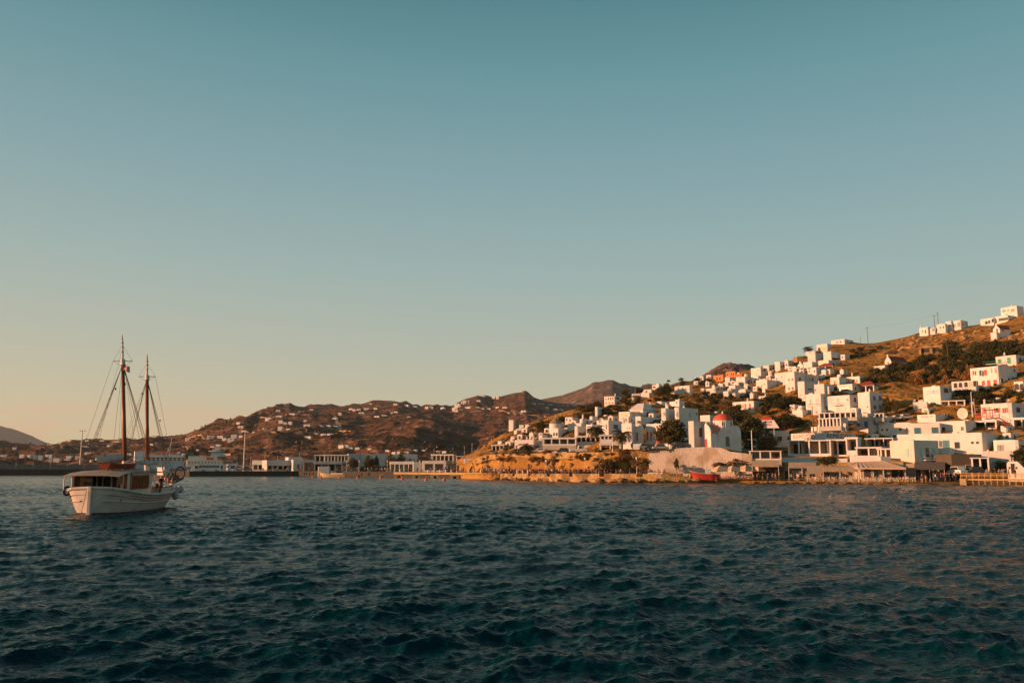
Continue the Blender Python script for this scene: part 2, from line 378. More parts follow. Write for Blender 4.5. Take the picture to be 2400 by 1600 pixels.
p.inputs['Base Color'].default_value = (.0002, .026, .034, 1); p.inputs['Roughness'].default_value = .12; p.inputs['IOR'].default_value = 1.22; p.inputs['Specular IOR Level'].default_value = .20; p.inputs['Specular Tint'].default_value = (.30, .90, 1, 1)
g = N.new('ShaderNodeNewGeometry'); b = N.new('ShaderNodeBump'); b.inputs['Strength'].default_value = 1; b.inputs['Distance'].default_value = .05
mp = N.new('ShaderNodeMapping'); mp.inputs['Rotation'].default_value = (0, 0, R(22)); mp.inputs['Scale'].default_value = (1, 1.7, 1); L(g.outputs['Position'], mp.inputs[0])
n1 = N.new('ShaderNodeTexNoise'); n1.inputs['Scale'].default_value = 6.5; n1.inputs['Detail'].default_value = 4; n1.inputs['Roughness'].default_value = .55; L(mp.outputs[0], n1.inputs[0])
n2 = N.new('ShaderNodeTexNoise'); n2.inputs['Scale'].default_value = .9; n2.inputs['Detail'].default_value = 5; n2.inputs['Roughness'].default_value = .6; L(mp.outputs[0], n2.inputs[0])
b2 = N.new('ShaderNodeBump'); b2.inputs['Strength'].default_value = 1; b2.inputs['Distance'].default_value = .21
L(n2.outputs[0], b2.inputs['Height']); L(n1.outputs[0], b.inputs['Height']); L(b2.outputs[0], b.inputs['Normal']); L(b.outputs[0], p.inputs['Normal'])
wo = np_mesh('water', v, gridfaces(len(rows), len(pxc)), MW); wo['kind'] = 'structure'
sb = MB().box(-9000, 9000, -40, 7600, -3.6, -3.2).build('seabed', mat('seabed_sand', (.03, .06, .06), 1)); sb['kind'] = 'structure'
# ------------------------------------------------------------ building materials
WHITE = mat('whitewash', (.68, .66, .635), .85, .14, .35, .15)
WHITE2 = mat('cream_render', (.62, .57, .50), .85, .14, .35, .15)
GREYSHADE = mat('grey_shade_whitewash', (.54, .54, .52), .85, .12, .35, .15)  # whitewash greyed, shade put into the colour; far houses share it
ROOFM = mat('flat_roof_screed', (.42, .38, .33), .9, .2, .5)
OCHRE = mat('orange_render', (.62, .22, .06), .85, .1, .4)
STONE = bpy.data.materials.new('rubble_stone'); STONE.use_nodes = True
def stone_mat(m, c1, c2, c3, sc):
    N, L = nodes_of(m); p = N['Principled BSDF']; p.inputs['Roughness'].default_value = .9; p.inputs['Specular IOR Level'].default_value = .15
    g = N.new('ShaderNodeNewGeometry'); v = N.new('ShaderNodeTexVoronoi'); v.inputs['Scale'].default_value = sc; L(g.outputs['Position'], v.inputs[0])
    n = N.new('ShaderNodeTexNoise'); n.inputs['Scale'].default_value = .25; n.inputs['Detail'].default_value = 8; L(g.outputs['Position'], n.inputs[0])
    r = N.new('ShaderNodeValToRGB'); r.color_ramp.elements[0].color = c1+(1,); r.color_ramp.elements[1].color = c2+(1,); L(v.outputs['Color'], r.inputs[0])
    x = N.new('ShaderNodeMix'); x.data_type = 'RGBA'; x.inputs[7].default_value = c3+(1,); L(r.outputs[0], x.inputs[6])
    mr = N.new('ShaderNodeMapRange'); mr.inputs[1].default_value = .5; mr.inputs[2].default_value = .62; L(n.outputs[0], mr.inputs[0]); L(mr.outputs[0], x.inputs[0])
    L(x.outputs[2], p.inputs['Base Color']); b = N.new('ShaderNodeBump'); b.inputs['Distance'].default_value = .12; L(v.outputs['Distance'], b.inputs['Height']); L(b.outputs[0], p.inputs['Normal'])
stone_mat(STONE, (.24, .15, .06), (.46, .31, .14), (.16, .10, .045), 2.2)
PALEST = bpy.data.materials.new('pale_rubble_stone'); PALEST.use_nodes = True
stone_mat(PALEST, (.54, .46, .39), (.66, .58, .51), (.42, .33, .24), 4.5)
DARK = mat('dark_interior', (.035, .032, .03), .6, .2); GLASS = mat('window_glass', (.03, .04, .045), .12, .1, spec=.6)
PC = {'r': mat('red_paint', (.50, .045, .03), .5), 'b': mat('blue_paint', (.05, .14, .38), .5), 'd': DARK, 'n': mat('brown_wood', (.14, .055, .03), .6),
      'g': mat('green_paint', (.03, .26, .12), .5), 'w': mat('pale_blue_paint', (.38, .50, .58), .5), 'm': mat('mint_paint', (.38, .55, .52), .5), 'k': GLASS,
      'o': mat('orange_paint', (.75, .20, .05), .5), 't': mat('teal_paint', (.04, .16, .2), .5), 'y': mat('lit_curtain', (.75, .55, .28), .7), 'G': mat('green_glass', (.30, .42, .33), .25),
      's': mat('grey_shutter', (.30, .31, .30), .6)}
WOODP = mat('pole_wood', (.16, .09, .055), .8); METAL = mat('painted_metal', (.55, .52, .48), .5); CANVAS = mat('canvas', (.60, .43, .28), .9, .1, .8)
CANVASD = mat('dark_canvas', (.20, .15, .11), .9, .1, .8); TILE = mat('red_tile', (.34, .06, .04), .7, .2, 2)
def opening(par, x, z, w, h, col, face, depth0, arch=False, frame=True, nm=None):
    """a window or door on a wall: raised surround with the shutter or pane set inside it. face F: y=depth0 plane looking -y; S: x=depth0 looking +x"""
    t = .06; f = MB(); q = MB()
    def pt(u, v, o): return (u, depth0-o, v) if face == 'F' else (depth0+o, u, v)
    def ring(mb, o):
        pts = []
        if arch:
            pts = [(x-w/2, z-h/2), (x+w/2, z-h/2)]+[(x+w/2*math.cos(k*math.pi/6), z+h/2-w/2+w/2*math.sin(k*math.pi/6)) for k in range(7)]
        else: pts = [(x-w/2, z-h/2), (x+w/2, z-h/2), (x+w/2, z+h/2), (x-w/2, z+h/2)]
        return pts
    pts = ring(f, 0); cx = x; cz = z; n = len(pts)
    big = [(cx+(a-cx)*(1+2*t/w), cz+(b-cz)*(1+2*t/h)) for a, b in pts]
    kind = nm or ('door' if h > 1.85 and h/w > 1.5 else 'window')
    vs = [pt(a, b, .0) for a, b in big]+[pt(a, b, .07) for a, b in big]+[pt(a, b, .07) for a, b in pts]+[pt(a, b, .01) for a, b in pts]
    fs = [(k*n+i, k*n+(i+1) % n, (k+1)*n+(i+1) % n, (k+1)*n+i) for k in range(3) for i in range(n)]
    f.add(vs, fs); fo = f.build(kind, WHITE if col != 'fr' else GREYSHADE, par)
    q.add([pt(a, b, .03) for a, b in pts], [tuple(range(n))])
    if col in 'rbngmwotsG' and w > .5 and not arch:      # shutter slit between the two leaves
        q.m = 1; s = .045; q.add([pt(x-s, z-h/2, .034), pt(x+s, z-h/2, .034), pt(x+s, z+h/2, .034), pt(x-s, z+h/2, .034)], [(0, 1, 2, 3)])
    q.build({'d': 'pane', 'k': 'pane', 'y': 'curtain', 'G': 'pane'}.get(col, 'shutter'), [PC[col], DARK], fo)  # dark panes also stand in for the shade inside open bays and arches
    return fo
def rrect(x0, x1, y0, y1, r):
    r = min(r, (x1-x0)*.4, (y1-y0)*.4); P = []
    for cx, cy, a in ((x1-r, y0+r, -90), (x1-r, y1-r, 0), (x0+r, y1-r, 90), (x0+r, y0+r, 180)):
        for k in range(3): t = R(a+45*k); P.append((cx+r*math.cos(t), cy+r*math.sin(t)))
    return P
def walls(par, x0, x1, y0, y1, zb, zt, m=WHITE, r=.22, par_h=.45, roof=True, name='wall', tilt=0):
    P = rrect(x0, x1, y0, y1, r); cx, cy = (x0+x1)/2, (y0+y1)/2; k = .24
    Q = [(cx+(x-cx)*(1-2*k/(x1-x0)), cy+(y-cy)*(1-2*k/(y1-y0))) for x, y in P]
    n = len(P); vs = [(x, y, zb) for x, y in P]+[(x, y, zt-.08) for x, y in P]+[(cx+(x-cx)*(1-.1/(x1-x0)), cy+(y-cy)*(1-.1/(y1-y0)), zt) for x, y in P]+[(x, y, zt) for x, y in Q]+[(x, y, zt-par_h) for x, y in Q]
    fs = [(j*n+i, j*n+(i+1) % n, (j+1)*n+(i+1) % n, (j+1)*n+i) for j in range(4) for i in range(n)]
    w = MB().add(vs, fs).build(name, m, par)
    ro = None
    if roof: ro = MB().prism([(x, y) for x, y in Q], zt-par_h-.1, zt-par_h+.02).build('roof', ROOFM, par)
    return w, ro
def chimney(par, x, y, z, h=1.1, s=.5, m=WHITE):
    c = MB().box(x-s/2, x+s/2, y-s/2, y+s/2, z-.6, z+h*.72, .08)
    for dx in (-1, 1):
        for dy in (-1, 1): c.box(x+dx*s*.38-.05, x+dx*s*.38+.05, y+dy*s*.38-.05, y+dy*s*.38+.05, z+h*.7, z+h*.86)
    c.lathe([(s*.62, z+h*.86), (s*.6, z+h*.92), (s*.3, z+h), (.01, z+h*1.12)], x, y, 8)
    return c.build('chimney', m, par)
class Frame:
    """corner-anchored house frame: local x runs along the lit front to the corner at 0, local y along the flank"""
    def __init__(s, x0, xc, x2, yt, yb, dphi=28, Y=None, hitter=None, dflt=7.5):
        t = hitter or TOWN
        if Y is None: C = t.hit(xc, yb)
        else: C = PT(xc, yb, Y)
        a, _ = AS(xc, yb); side = x2 > xc+.5
        s.phi = math.atan(a)+R(dphi if side else 1.5); ph = s.phi
        ad = (-math.cos(ph), math.sin(ph)); bd = (math.sin(ph), math.cos(ph))
        u0, _ = AS(x0, yb); u2, _ = AS(x2, yb)
        s.w1 = max(1.2, (u0*C.y-C.x)/(ad[0]-u0*ad[1]))
        s.w2 = min(max((u2*C.y-C.x)/max(.02, (bd[0]-u2*bd[1])), 2.2), 15) if side else min(dflt, s.w1*.9)
        s.C = C; s.zt = ZP(yt, C.y)-C.z; s.zb = 0; s.Y = C.y
        s.ex = Vector((math.cos(ph), -math.sin(ph), 0)); s.ey = Vector((math.sin(ph), math.cos(ph), 0))
    def loc(s, px, py, face, off=0):
        """where the ray through a picture point meets the front (F) or flank (S) plane, in local (u, z)"""
        a, sl_ = AS(px, py); O = Vector((0, 0, CH)); D = Vector((a, 1, sl_)); nrm = s.ey if face == 'F' else s.ex
        base = s.C + nrm*off; t = (base-O).dot(nrm)/D.dot(nrm); P = O+D*t-s.C
        return (P.dot(s.ex) if face == 'F' else P.dot(s.ey)), P.z
    def size(s, w, h, face):
        k = F/ s.Y; ce = abs((s.ex if face == 'F' else s.ey).dot(Vector((s.C.y, -s.C.x, 0)).normalized()))
        return w/k/max(.25, ce), h/k
    def root(s, name, label, cat, group=None): return thing(name, label, cat, s.C, -s.phi, group)
HG = None
def house(x0, xc, x2, yt, yb, label, F_=(), S_=(), m=None, auto=None, r=.25, ch=(), dphi=28, name='house', cat='house', group=None, Y=None, base=4., hitter=None, par_h=.45, gr=None):
    f = Frame(x0, xc, x2, yt, yb, dphi, Y, hitter); root = f.root(name, label, cat, group)
    m = m or WHITE
    w, ro = walls(root, -f.w1, 0, 0, f.w2, -base, f.zt, m, r, par_h)
    for face, lst in (('F', F_), ('S', S_)):
        for o in lst:
            px, py, ww, hh, c = o[:5]; u, z = f.loc(px, py, face); W_, H_ = f.size(ww*1.12, hh*1.08, face)
            opening(root, u, z, W_, H_, c, face, 0, arch=len(o) > 5)
    if auto and not F_ and not S_:
        for face, ln in (('F', f.w1), ('S', f.w2)):
            nf = max(1, round(f.zt/3.0)); n = max(1, int(ln/3.1))
            if ln < 1.8: continue
            for j in range(nf):
                for i in range(n):
                    if rnd.random() < .22: continue
                    door = j == 0 and rnd.random() < .25 and f.zt > 2.6
                    wh = rnd.choice((.9, 1.1, 1.3)); ww = rnd.choice((.65, .8, .95)); hz = min(2.1, f.zt-.6) if door else min(wh, f.zt*.45)
                    zc = (hz/2+.05) if door else min(j*3+1.65, f.zt-hz/2-.5)
                    u = (i+.5+rnd.uniform(-.12, .12))/n*ln; u = u-ln if face == 'F' else u
                    opening(root, u, zc, ww, hz, rnd.choice(auto), face, 0)
    for (px, py) in ch:
        u, z = f.loc(px, py, 'F', off=f.w2*.3); chimney(ro, min(max(u, -f.w1+.4), -.4), f.w2*.3, f.zt-par_h*.5, max(.7, z-f.zt+par_h*.5))
    if gr: gr(f, root)
    return f, root
H = house
# ---- upper slopes, from the left ridge to the right ------------------------------------------------
H(1581, 1617, 1624, 903, 925, 'white two-storey house with rounded corner beside the dark trees on the left hill shoulder', F_=[(1590,911,2,5,'n'),(1600,911,2,4,'d'),(1607,920,2.5,4,'d')])
H(1628, 1633, 1640, 884, 891, 'tiny white house lowest of the row left of the orange houses', auto='d')
H(1640, 1649, 1656, 881, 893, 'small white house second from the left in the row left of the orange houses', auto='nd')
H(1655, 1667, 1673, 878, 889, 'white house with two reddish doors just left of the orange houses', F_=[(1660,884,2,4,'r'),(1664,884,2,4,'r')], S_=[(1669,885,1.5,2.5,'k')])
H(1672, 1696, 1698, 878, 893, 'lower orange house with two dark doors on the ridge', F_=[(1680.5,888,3,7,'d'),(1687.5,887,3,7,'d'),(1675,886,1.3,1.5,'d'),(1693,886,1.3,1.5,'d')], m=OCHRE)
H(1701, 1724, 1726, 869.5, 882, 'upper orange house with three dark windows on the ridge', F_=[(1705,878,3,4,'d'),(1714,877,2.5,6,'d'),(1719,877,2.5,6,'d')], m=OCHRE)
H(1722, 1740, 1741, 876, 882, 'low orange wing with blank walls beside the upper orange house', m=OCHRE, dphi=10)
H(1699, 1711, 1724, 883, 901, 'cubic white house right below the orange houses', F_=[(1703,893,1.5,3,'w'),(1707,893,1.5,3,'w')], S_=[(1714,891,3,4,'n')])
H(1725, 1747, 1771, 882, 901, 'white house with a big glazed window on its shaded side above the tall wooden pole', F_=[(1735,885,1.3,3,'n'),(1737,896,1.5,3,'n')], S_=[(1754,894,5,6,'s')])
H(1744, 1750, 1766, 876, 886, 'low white house under the slope wall of the stepped villa row', auto='d')
H(1760, 1784, 1800, 861, 884, 'white villa with a tall ramp wall at the left end of the three-villa ridge row', F_=[(1776,867,1.2,4,'s'),(1776,876,2,5,'G')], S_=[(1787,868,3,3,'s'),(1792,867,3,7,'d')])
H(1788, 1803, 1825, 856, 869, 'white villa with two dark arched doors in the middle of the three-villa ridge row', S_=[(1806,865,3,4,'k'),(1813,863,3.2,7,'t',1)], auto=None)
H(1816, 1829, 1846, 847, 868, 'taller white villa at the right end of the three-villa ridge row', S_=[(1832,859,3,4,'k'),(1837,857,3.5,7,'k',1)])
H(1839, 1848, 1861, 844, 862, 'white house with chimney behind the taller ridge villa', auto='d', ch=[(1841, 841.5)])
H(1708, 1724, 1745, 902, 919, 'plain white cube house left of the tall wooden pole', F_=[(1719,914,3,1.5,'d')])
H(1695, 1708, 1736, 916, 935, 'long low white house with flat terrace below the plain cube', S_=[(1716,925,9,5,'d'),(1727,925,4,5,'w')])
H(1656, 1678, 1696, 909, 929, 'white house with pergola left of the dark thatched car shelter', F_=[(1660,918,5,4,'n'),(1675,914,2.5,5,'s')], S_=[(1683,912,4,5,'n'),(1690,911,4,5,'s')])
H(1734, 1748, 1766, 911, 930, 'white house with small terrace behind the hillside palm', auto='sd')
H(1744, 1752, 1772, 903, 914, 'white house with one red door by the tall wooden pole', F_=[(1746,911,2,6,'r')], S_=[(1756,909,7,6,'k')])
H(1772, 1799, 1821, 889, 911, 'long white house above the dark round shrubs', F_=[(1778,906,1.4,4,'n'),(1785,905,1.4,4,'n'),(1791,900,1.4,3.5,'n')])
H(1795, 1806, 1818, 880, 891, 'small white cube house under the yellow retaining wall', auto='s')
H(1816, 1843, 1854, 872, 896, 'white house with three narrow windows left of the red-shuttered two-storey house', F_=[(1832,883,1.4,5,'s'),(1840,881,1.4,5,'s'),(1820,888,1.5,4,'n')])
H(1841, 1864, 1890, 870, 915, 'two-storey white house with four small red shutters and a porch', F_=[(1849,890,2.6,5,'r'),(1857,889,2.6,5,'r'),(1849.5,911,2.6,6,'r'),(1858,910,3.5,6.5,'r')], S_=[(1874.5,888,4,6,'n')])
H(1871, 1888, 1911, 893, 945, 'tall plain white house with dark awning right of the red-shuttered house', F_=[(1877,925,2.5,1.5,'n'),(1878,912,1.2,2,'s')], S_=[(1899,912,10,2.5,'d')])
H(1717, 1768, 1815, 939, 968, 'wide white house with tall dark red shutters on its shaded side', F_=[(1727,951.5,3.6,6,'r'),(1740,952,5,8,'y'),(1747,952,3,11,'r'),(1757.5,952,3.6,12,'r')], S_=[(1781.5,954,5.2,12.5,'n'),(1799,954,5.2,12.5,'n')], ch=[(1752, 933)], dphi=33)
H(1778, 1796, 1811, 927, 942, 'small white upper block with chimney behind the dark red shuttered house', ch=[(1794, 923)])
H(1850, 1863, 1876, 947, 960, 'tiny white box house below the dark tree clump', F_=[(1854,952,1,1,'d')])
H(1857, 1882, 1901, 960, 978, 'low white terrace house with pergola and small blue window', S_=[(1894,962.5,3,4,'b')])
H(1903, 1914, 1940, 860, 877, 'white house with curved parapet above the red roof', F_=[(1909,870,2.5,4,'n')], S_=[(1924,866,2.5,4,'k')])
H(1888, 1911, 1921, 822, 834, 'small white house half hidden behind the ridge palm', auto='d')
H(1914, 1940, 1951, 805, 822, 'white villa with three open arches near the ridge top', F_=[(1920,818,5.5,7,'d',1),(1927.5,817,5,7,'y',1),(1935,816,5,7,'y',1)])
H(1948, 1980, 2001, 794, 807, 'white villa topmost on the middle ridge beside the scrub', F_=[(1962,802,2,4,'n'),(1970,801,2,4,'n')], S_=[(1986,801,4,4,'s',1)])
H(1893, 1912, 1930, 826, 848, 'left block of the white twin houses above the white parapet', S_=[(1928,831,2,4,'s')])
H(1930, 1949, 1973, 823, 845, 'right block of the white twin houses with long shaded balcony', F_=[(1935,831,1.4,2,'w'),(1944,830,1.4,2,'w')], S_=[(1958,841,14,4,'k')])
H(1970, 1981, 1993, 830, 844, 'small white house with rounded end at the right of the twin houses', F_=[(1974,837,2,4,'d')])
H(1883, 1904, 1919, 847, 862, 'white parapeted terrace block left below the twin houses')
H(1918, 1943, 1969, 843, 859, 'white terrace block with tiny garden wall right below the twin houses', S_=[(1953,852,2.5,5,'k')])
H(1886, 1914, 1934, 877, 898, 'white house with two red windows above the plain tall house', F_=[(1905,889,3,7,'r'),(1898,888,2,5,'r')], S_=[(1921,888,4,5,'n')])
H(1946, 1968, 1985, 883, 902, 'white house with one orange shutter and rounded roof edge', F_=[(1956.5,896,4.5,7,'o')])
H(1984, 2016, 2035, 881, 901, 'white house with chimney and three orange shutters', F_=[(1989.5,895,3,7,'o'),(2001,893,5,8,'n'),(2008,893,3,7,'o')], S_=[(2025,894,5,6,'k')], ch=[(1997, 874)])
H(1962, 1999, 2018, 899, 921, 'white lower storey with dark porch under the orange-shuttered house', F_=[(1978,912,22,8,'k')], S_=[(2005,911,2.5,7,'d')])
H(1906, 1933, 1956, 899, 926, 'white house with curved right side and one dark window', F_=[(1911,914,2,4,'n')], S_=[(1942,913,3.6,5.5,'k')], ch=[(1919, 893)])
H(1889, 1926, 1940, 922, 968, 'two-storey white hotel wing with pale blue doors and a long balcony rail', F_=[(1900,942,5,12,'w'),(1915,941,5,12,'w'),(1900,963,5,8,'w'),(1916,963,4,8,'w')])
H(1935, 1994, 2012, 925, 972, 'wide white hotel block with deep blue balcony door', F_=[(1948,938,8,14,'w'),(1964,940,4.5,13,'w'),(1937.5,958,4,13,'b'),(1964,960,4.5,9,'w'),(1986,936,3,4,'s'),(1982,957,1.6,3,'s')], S_=[(2003.5,937,5,10,'b'),(2004,957,4.6,9,'b')])
H(2012, 2041, 2071, 918, 970, 'tall white hotel block with blue shutters and a blue balcony', F_=[(2033,953,1.8,4,'n')], S_=[(2049,933,5,10,'b'),(2062.5,933,5,11,'b'),(2050,954,5,8,'b'),(2063,954,5,8,'b')], ch=[(2038, 911)])
H(2047, 2075, 2086, 856, 873, 'white garden terrace wall block in front of the gabled hill chapel', name='terrace_wall', cat='wall', m=WHITE)
# ridge villas on the right
H(2155, 2176, 2184, 766, 786, 'white ridge villa section with chimney, leftmost of the long ridge group', F_=[(2162,776,2,3,'d'),(2169,777,2.5,7,'n')], ch=[(2158, 762)])
H(2180, 2192, 2199, 768, 783, 'recessed white ridge villa section with a shaded opening behind two tall poles', F_=[(2188,773,7,6,'s')])
H(2196, 2217, 2222, 758, 780, 'white ridge villa section with two dark square windows', F_=[(2204,767.5,2.2,3.5,'d'),(2211,767,2.2,4,'d')], ch=[(2202, 756)])
H(2217, 2231, 2240, 752, 776, 'narrow tall white ridge villa section between its neighbours', F_=[(2226,762,2,4,'w'),(2229,761,1.6,5,'w')])
H(2230, 2253, 2270, 750, 772, 'white ridge villa section with large windows and corner loggia, rightmost of its ridge group', F_=[(2236,763,7,8,'s'),(2248,760,7,10,'s')], S_=[(2257,760,2,3,'n'),(2264,758,5,9,'w')], ch=[(2253, 748)])
H(2298, 2330, 2345, 744, 762, 'white villa with three open arches below the topmost villa on the right', F_=[(2312,756,5,7,'d',1),(2318.5,754,4,7,'d',1),(2327,751,5,8,'d',1)])
H(2346, 2385, 2401, 716, 739, 'topmost white villa at the right edge of the picture', F_=[(2353,729,6,5,'s'),(2363,727,3,4,'s'),(2374,727,7,6,'s')], ch=[(2371, 713)])
H(2331, 2363, 2380, 738, 753, 'white lower storey with dark loggia beneath the topmost villa', F_=[(2352,748,18,6,'k')])
H(2334, 2383, 2432, 831, 855, 'white house with green shutters and a green balcony rail at the right edge', F_=[(2343,847,6.5,11,'g'),(2365,845,7,14,'g')], S_=[(2391,843,4.5,9,'t')], ch=[(2354, 826)])
H(2274, 2343, 2388, 857, 903, 'large white two-storey house with brick red shutters and a rounded tower end', F_=[(2281,874,2.5,9,'n'),(2286,874,2.5,9,'n'),(2298,874,4,12,'d'),(2304,875,3.5,12,'k'),(2310,873,5.5,12,'r'),(2324,868,2.6,10,'s'),(2333,868,2.6,10,'s'),(2305,898,6,11,'r'),(2317.5,897,6,11,'r'),(2332.5,895,6,10,'r')], S_=[(2377,868,2.6,6,'d'),(2348,891,4,10,'k',1),(2364.5,891,4,10,'k',1)], r=.8)
H(2232, 2290, 2296, 891, 930, 'white building with a row of five dark arches left of the large red-shuttered house', F_=[(2239.5,903,6.5,11,'d',1),(2251,902,6.5,11,'d',1),(2264,901,6.5,11,'d',1),(2275,900,6,11,'y',1),(2285,899,6,12,'d')], dphi=12)
H(2165, 2206, 2233, 904, 948, 'boxy white house with glazed balcony left of the arcaded building', F_=[(2173.5,918,2,3,'y'),(2173.5,924,2,3,'y'),(2188,918,14,8,'w')], S_=[(2217,915,8,10,'k'),(2227,914,5,10,'s')], dphi=33)
H(2140, 2174, 2176, 941, 956, 'low white wall house with faded mural lettering below the boxy white house', F_=(), dphi=8)
H(2298, 2377, 2412, 943, 998, 'white house with red and orange shutters and a red wooden balcony stair', F_=[(2307.5,963,5,12,'r'),(2332,962,4,11,'r'),(2337,961,3,10,'d'),(2342,961,4,11,'o'),(2352,962,4,11,'r'),(2357,961,3,10,'d'),(2360.5,961,3.5,11,'r'),(2358,990,8,9,'y')], S_=[(2386,960,7,11,'k')], ch=[(2306, 936)], r=1.2, dphi=24)
H(2377, 2400, 2440, 893, 915, 'white arcaded wing right of the large red-shuttered house', F_=[(2383,906,9,14,'d',1),(2395,906,8,14,'d',1)])
H(2150, 2194, 2227, 970, 990, 'white flat-roofed house with a line of small vents behind the satellite dish', S_=[(2216,972,2.5,5,'k'),(2222,973,2.5,5,'k')], F_=[(2163,976,5,1.4,'n'),(2173,976,5,1.4,'n'),(2183,975,5,1.4,'n')], ch=[(2176, 961)])
H(2195, 2265, 2290, 985, 1016, 'white house with two small windows in front of the satellite dish', F_=[(2255.5,1004,5.5,8,'k'),(2212,1006,6,10,'k')], S_=[(2285,1006,6,9,'s')], dphi=24)
H(2126, 2205, 2212, 990, 1016, 'white house with grey-green shutters and a red-brown porch roof', F_=[(2125,1005,3.5,5,'d'),(2150.5,1009,13,13,'t'),(2191.5,1008,13,13,'t')], dphi=6)
H(2058, 2140, 2143, 989, 1020, 'pale wall house with four small square windows in a row', F_=[(2068,1007,4,5,'k'),(2079,1007,4,5,'k'),(2110,1006,4,5,'d'),(2125,1005,4,5,'d')], dphi=6, r=.9)
H(2105, 2306, 2345, 1013, 1070, 'very wide white building with teal windows and a small dark round emblem', F_=[(2205,1040,7,14,'t'),(2217.5,1041,13,18,'t'),(2243.5,1043,10,14,'k'),(2279,1037,5,5,'d'),(2291,1037,5,5,'d')], S_=[(2327,1042,4,14,'k')], dphi=16)
H(2088, 2145, 2203, 1031, 1088, 'square cream building with pale mint shutters and corniced roof', F_=[(2129,1061,10,18,'m')], S_=[(2158.5,1061,9,20,'m'),(2173,1060,7,20,'k'),(2189,1060,8,20,'m')], m=WHITE2, dphi=40, r=.1)
H(2328, 2392, 2420, 1030, 1066, 'white building with a tall grey door at the right edge', F_=[(2345,1052,12,18,'s')], dphi=12, r=1)
H(2002, 2043, 2088, 976, 1018, 'grey-white building with four blue windows in the shade', F_=[(2012,992,8,12,'b'),(2030,994,7,13,'b')], S_=[(2051,990,6,10,'b'),(2073,986,8,4,'t')], m=GREYSHADE, dphi=44, r=.8)
H(1935, 2000, 2010, 967, 981, 'low white house with pergola and dark doorways above the glass conservatory', F_=[(1954,978,10,6,'k'),(1970,978,5,6,'n'),(1987,977,4,5,'d')], dphi=14)
H(1901, 1952, 2003, 998, 1018, 'blue-grey shaded white block behind the big painted name', F_=[(1910,1011,9,3,'n'),(1921,1011,3,2.5,'n')], dphi=32)
# ---- left half of the town, above the cliff road --------------------------------------------------
H(1262, 1272, 1296, 1014, 1046, 'white house with narrow lit windows left of the windmill', F_=[(1265,1018,1.4,4,'s'),(1268,1018,1.4,4,'s'),(1265.5,1032,1.4,10,'s'),(1269,1032,1.4,10,'s')], S_=[(1282,1017,14,2.5,'d')])
H(1206, 1252, 1263, 1030, 1054, 'low white house with two chimneys at the left end of the cliff road', F_=[(1210,1047,3,7,'n'),(1235,1040,3,3,'s')], ch=[(1235, 1023), (1250, 1020)], dphi=18)
H(1184, 1197, 1205, 1035, 1048, 'small white house partly behind the low house with two chimneys', auto='d')
H(1212, 1224, 1232, 1018, 1034, 'white stepped house on the slope above the low house with two chimneys', auto='d')
H(1222, 1236, 1244, 1003, 1017, 'tall narrow white house on the slope left of the dark cypress clump', auto='d')
H(1294, 1309, 1353, 1003, 1030, 'white house with paired pointed windows and a great half-round window', F_=[(1298.5,1017,3,7,'k',1),(1304.5,1017,3,7,'k',1)], S_=[(1323,1018,15,8,'k',1),(1337,1014,10,10,'y')])
H(1353, 1354.5, 1375, 998, 1026, 'white shaded house behind the restaurant terrace', S_=[(1360,1016,6,5,'n')])
H(1324, 1342, 1356, 977, 992, 'white house with tiny dark window above the windmill house', F_=[(1336,985,2.5,5,'n'),(1328,983,2.5,4,'d')])
H(1359, 1366, 1384, 981, 1000, 'white house with chimney between the windmill and the tall palm', ch=[(1361, 971)], auto='d')
H(1383, 1389, 1402, 975, 993, 'white shaded cube behind the tall palm', F_=[(1386,987,2,6,'s')])
H(1331, 1363, 1372, 991, 1006, 'low stepped white house with parapet right of the windmill cap', auto=None)
H(1373, 1389, 1412, 994, 1024, 'white house with barred dark windows behind the tall palm', F_=[(1379,1009,5,9,'k'),(1386,1010,4,9,'n')])
H(1399, 1401, 1418, 953, 976, 'small square white tower block on stilts below the arched hill house', S_=[(1406,963,5,6,'w')])
H(1411, 1427, 1458, 984, 1024, 'white house with blue shutters above the corner restaurant', F_=[(1421,1000,2.2,10,'n')], S_=[(1443,999.5,10,10,'b')], ch=[(1427, 978)], r=.15)
H(1457, 1482, 1489, 991, 1052, 'white house with small slit windows and a blue door', F_=[(1470,1003,1.4,5,'s'),(1475,1003,1.4,5,'s'),(1477,1027,8,12,'b')], ch=[(1458, 979)])
H(1483, 1504, 1512, 998, 1049, 'tall white hall wing with one dark red slit window in the palm shadow', F_=[(1493.5,1023,3,18,'n')], r=1, dphi=20)
H(1512, 1556, 1575, 992, 1048, 'long white hall with two tall red windows and a red door', F_=[(1518,1022,3.2,19,'r'),(1526,1022,3.2,19,'r'),(1541,1033,6,14,'r')], r=.8)
H(1489, 1503, 1555, 975, 999, 'white stepped block with small blue window behind the hall', S_=[(1526,991,5,4.5,'b')], F_=[(1495,989,5,9,'s',1)])
H(1450, 1477, 1537, 964, 990, 'white terraced house with a columned veranda', F_=[(1466,970,18,5,'y')], S_=[(1485,970,9,6,'y'),(1500,969,9,5,'y'),(1523,969,16,6,'k')], dphi=30)
H(1551, 1563, 1595, 956, 1036, 'tall white house with slit windows behind the great tree', F_=[(1557,970,3,8,'s')], ch=[(1559, 944), (1565, 948)], dphi=22)
H(1580, 1594, 1641, 954, 1036, 'tall white block with rounded right corner and a small dark window', F_=[(1586,971,3,9,'s')], S_=[(1616.5,972,5.5,12,'w'),(1632.5,970,3.2,7,'k')], ch=[(1628, 950)], r=1.1, dphi=33)
H(1569, 1592, 1605, 939, 955, 'small white cube house with finial above the tall block', S_=[(1586,943,2,3,'s')], ch=[(1592, 934)], dphi=50)
H(1539, 1551, 1566, 940, 954, 'small white annexe left of the cube house with finial', auto=None)
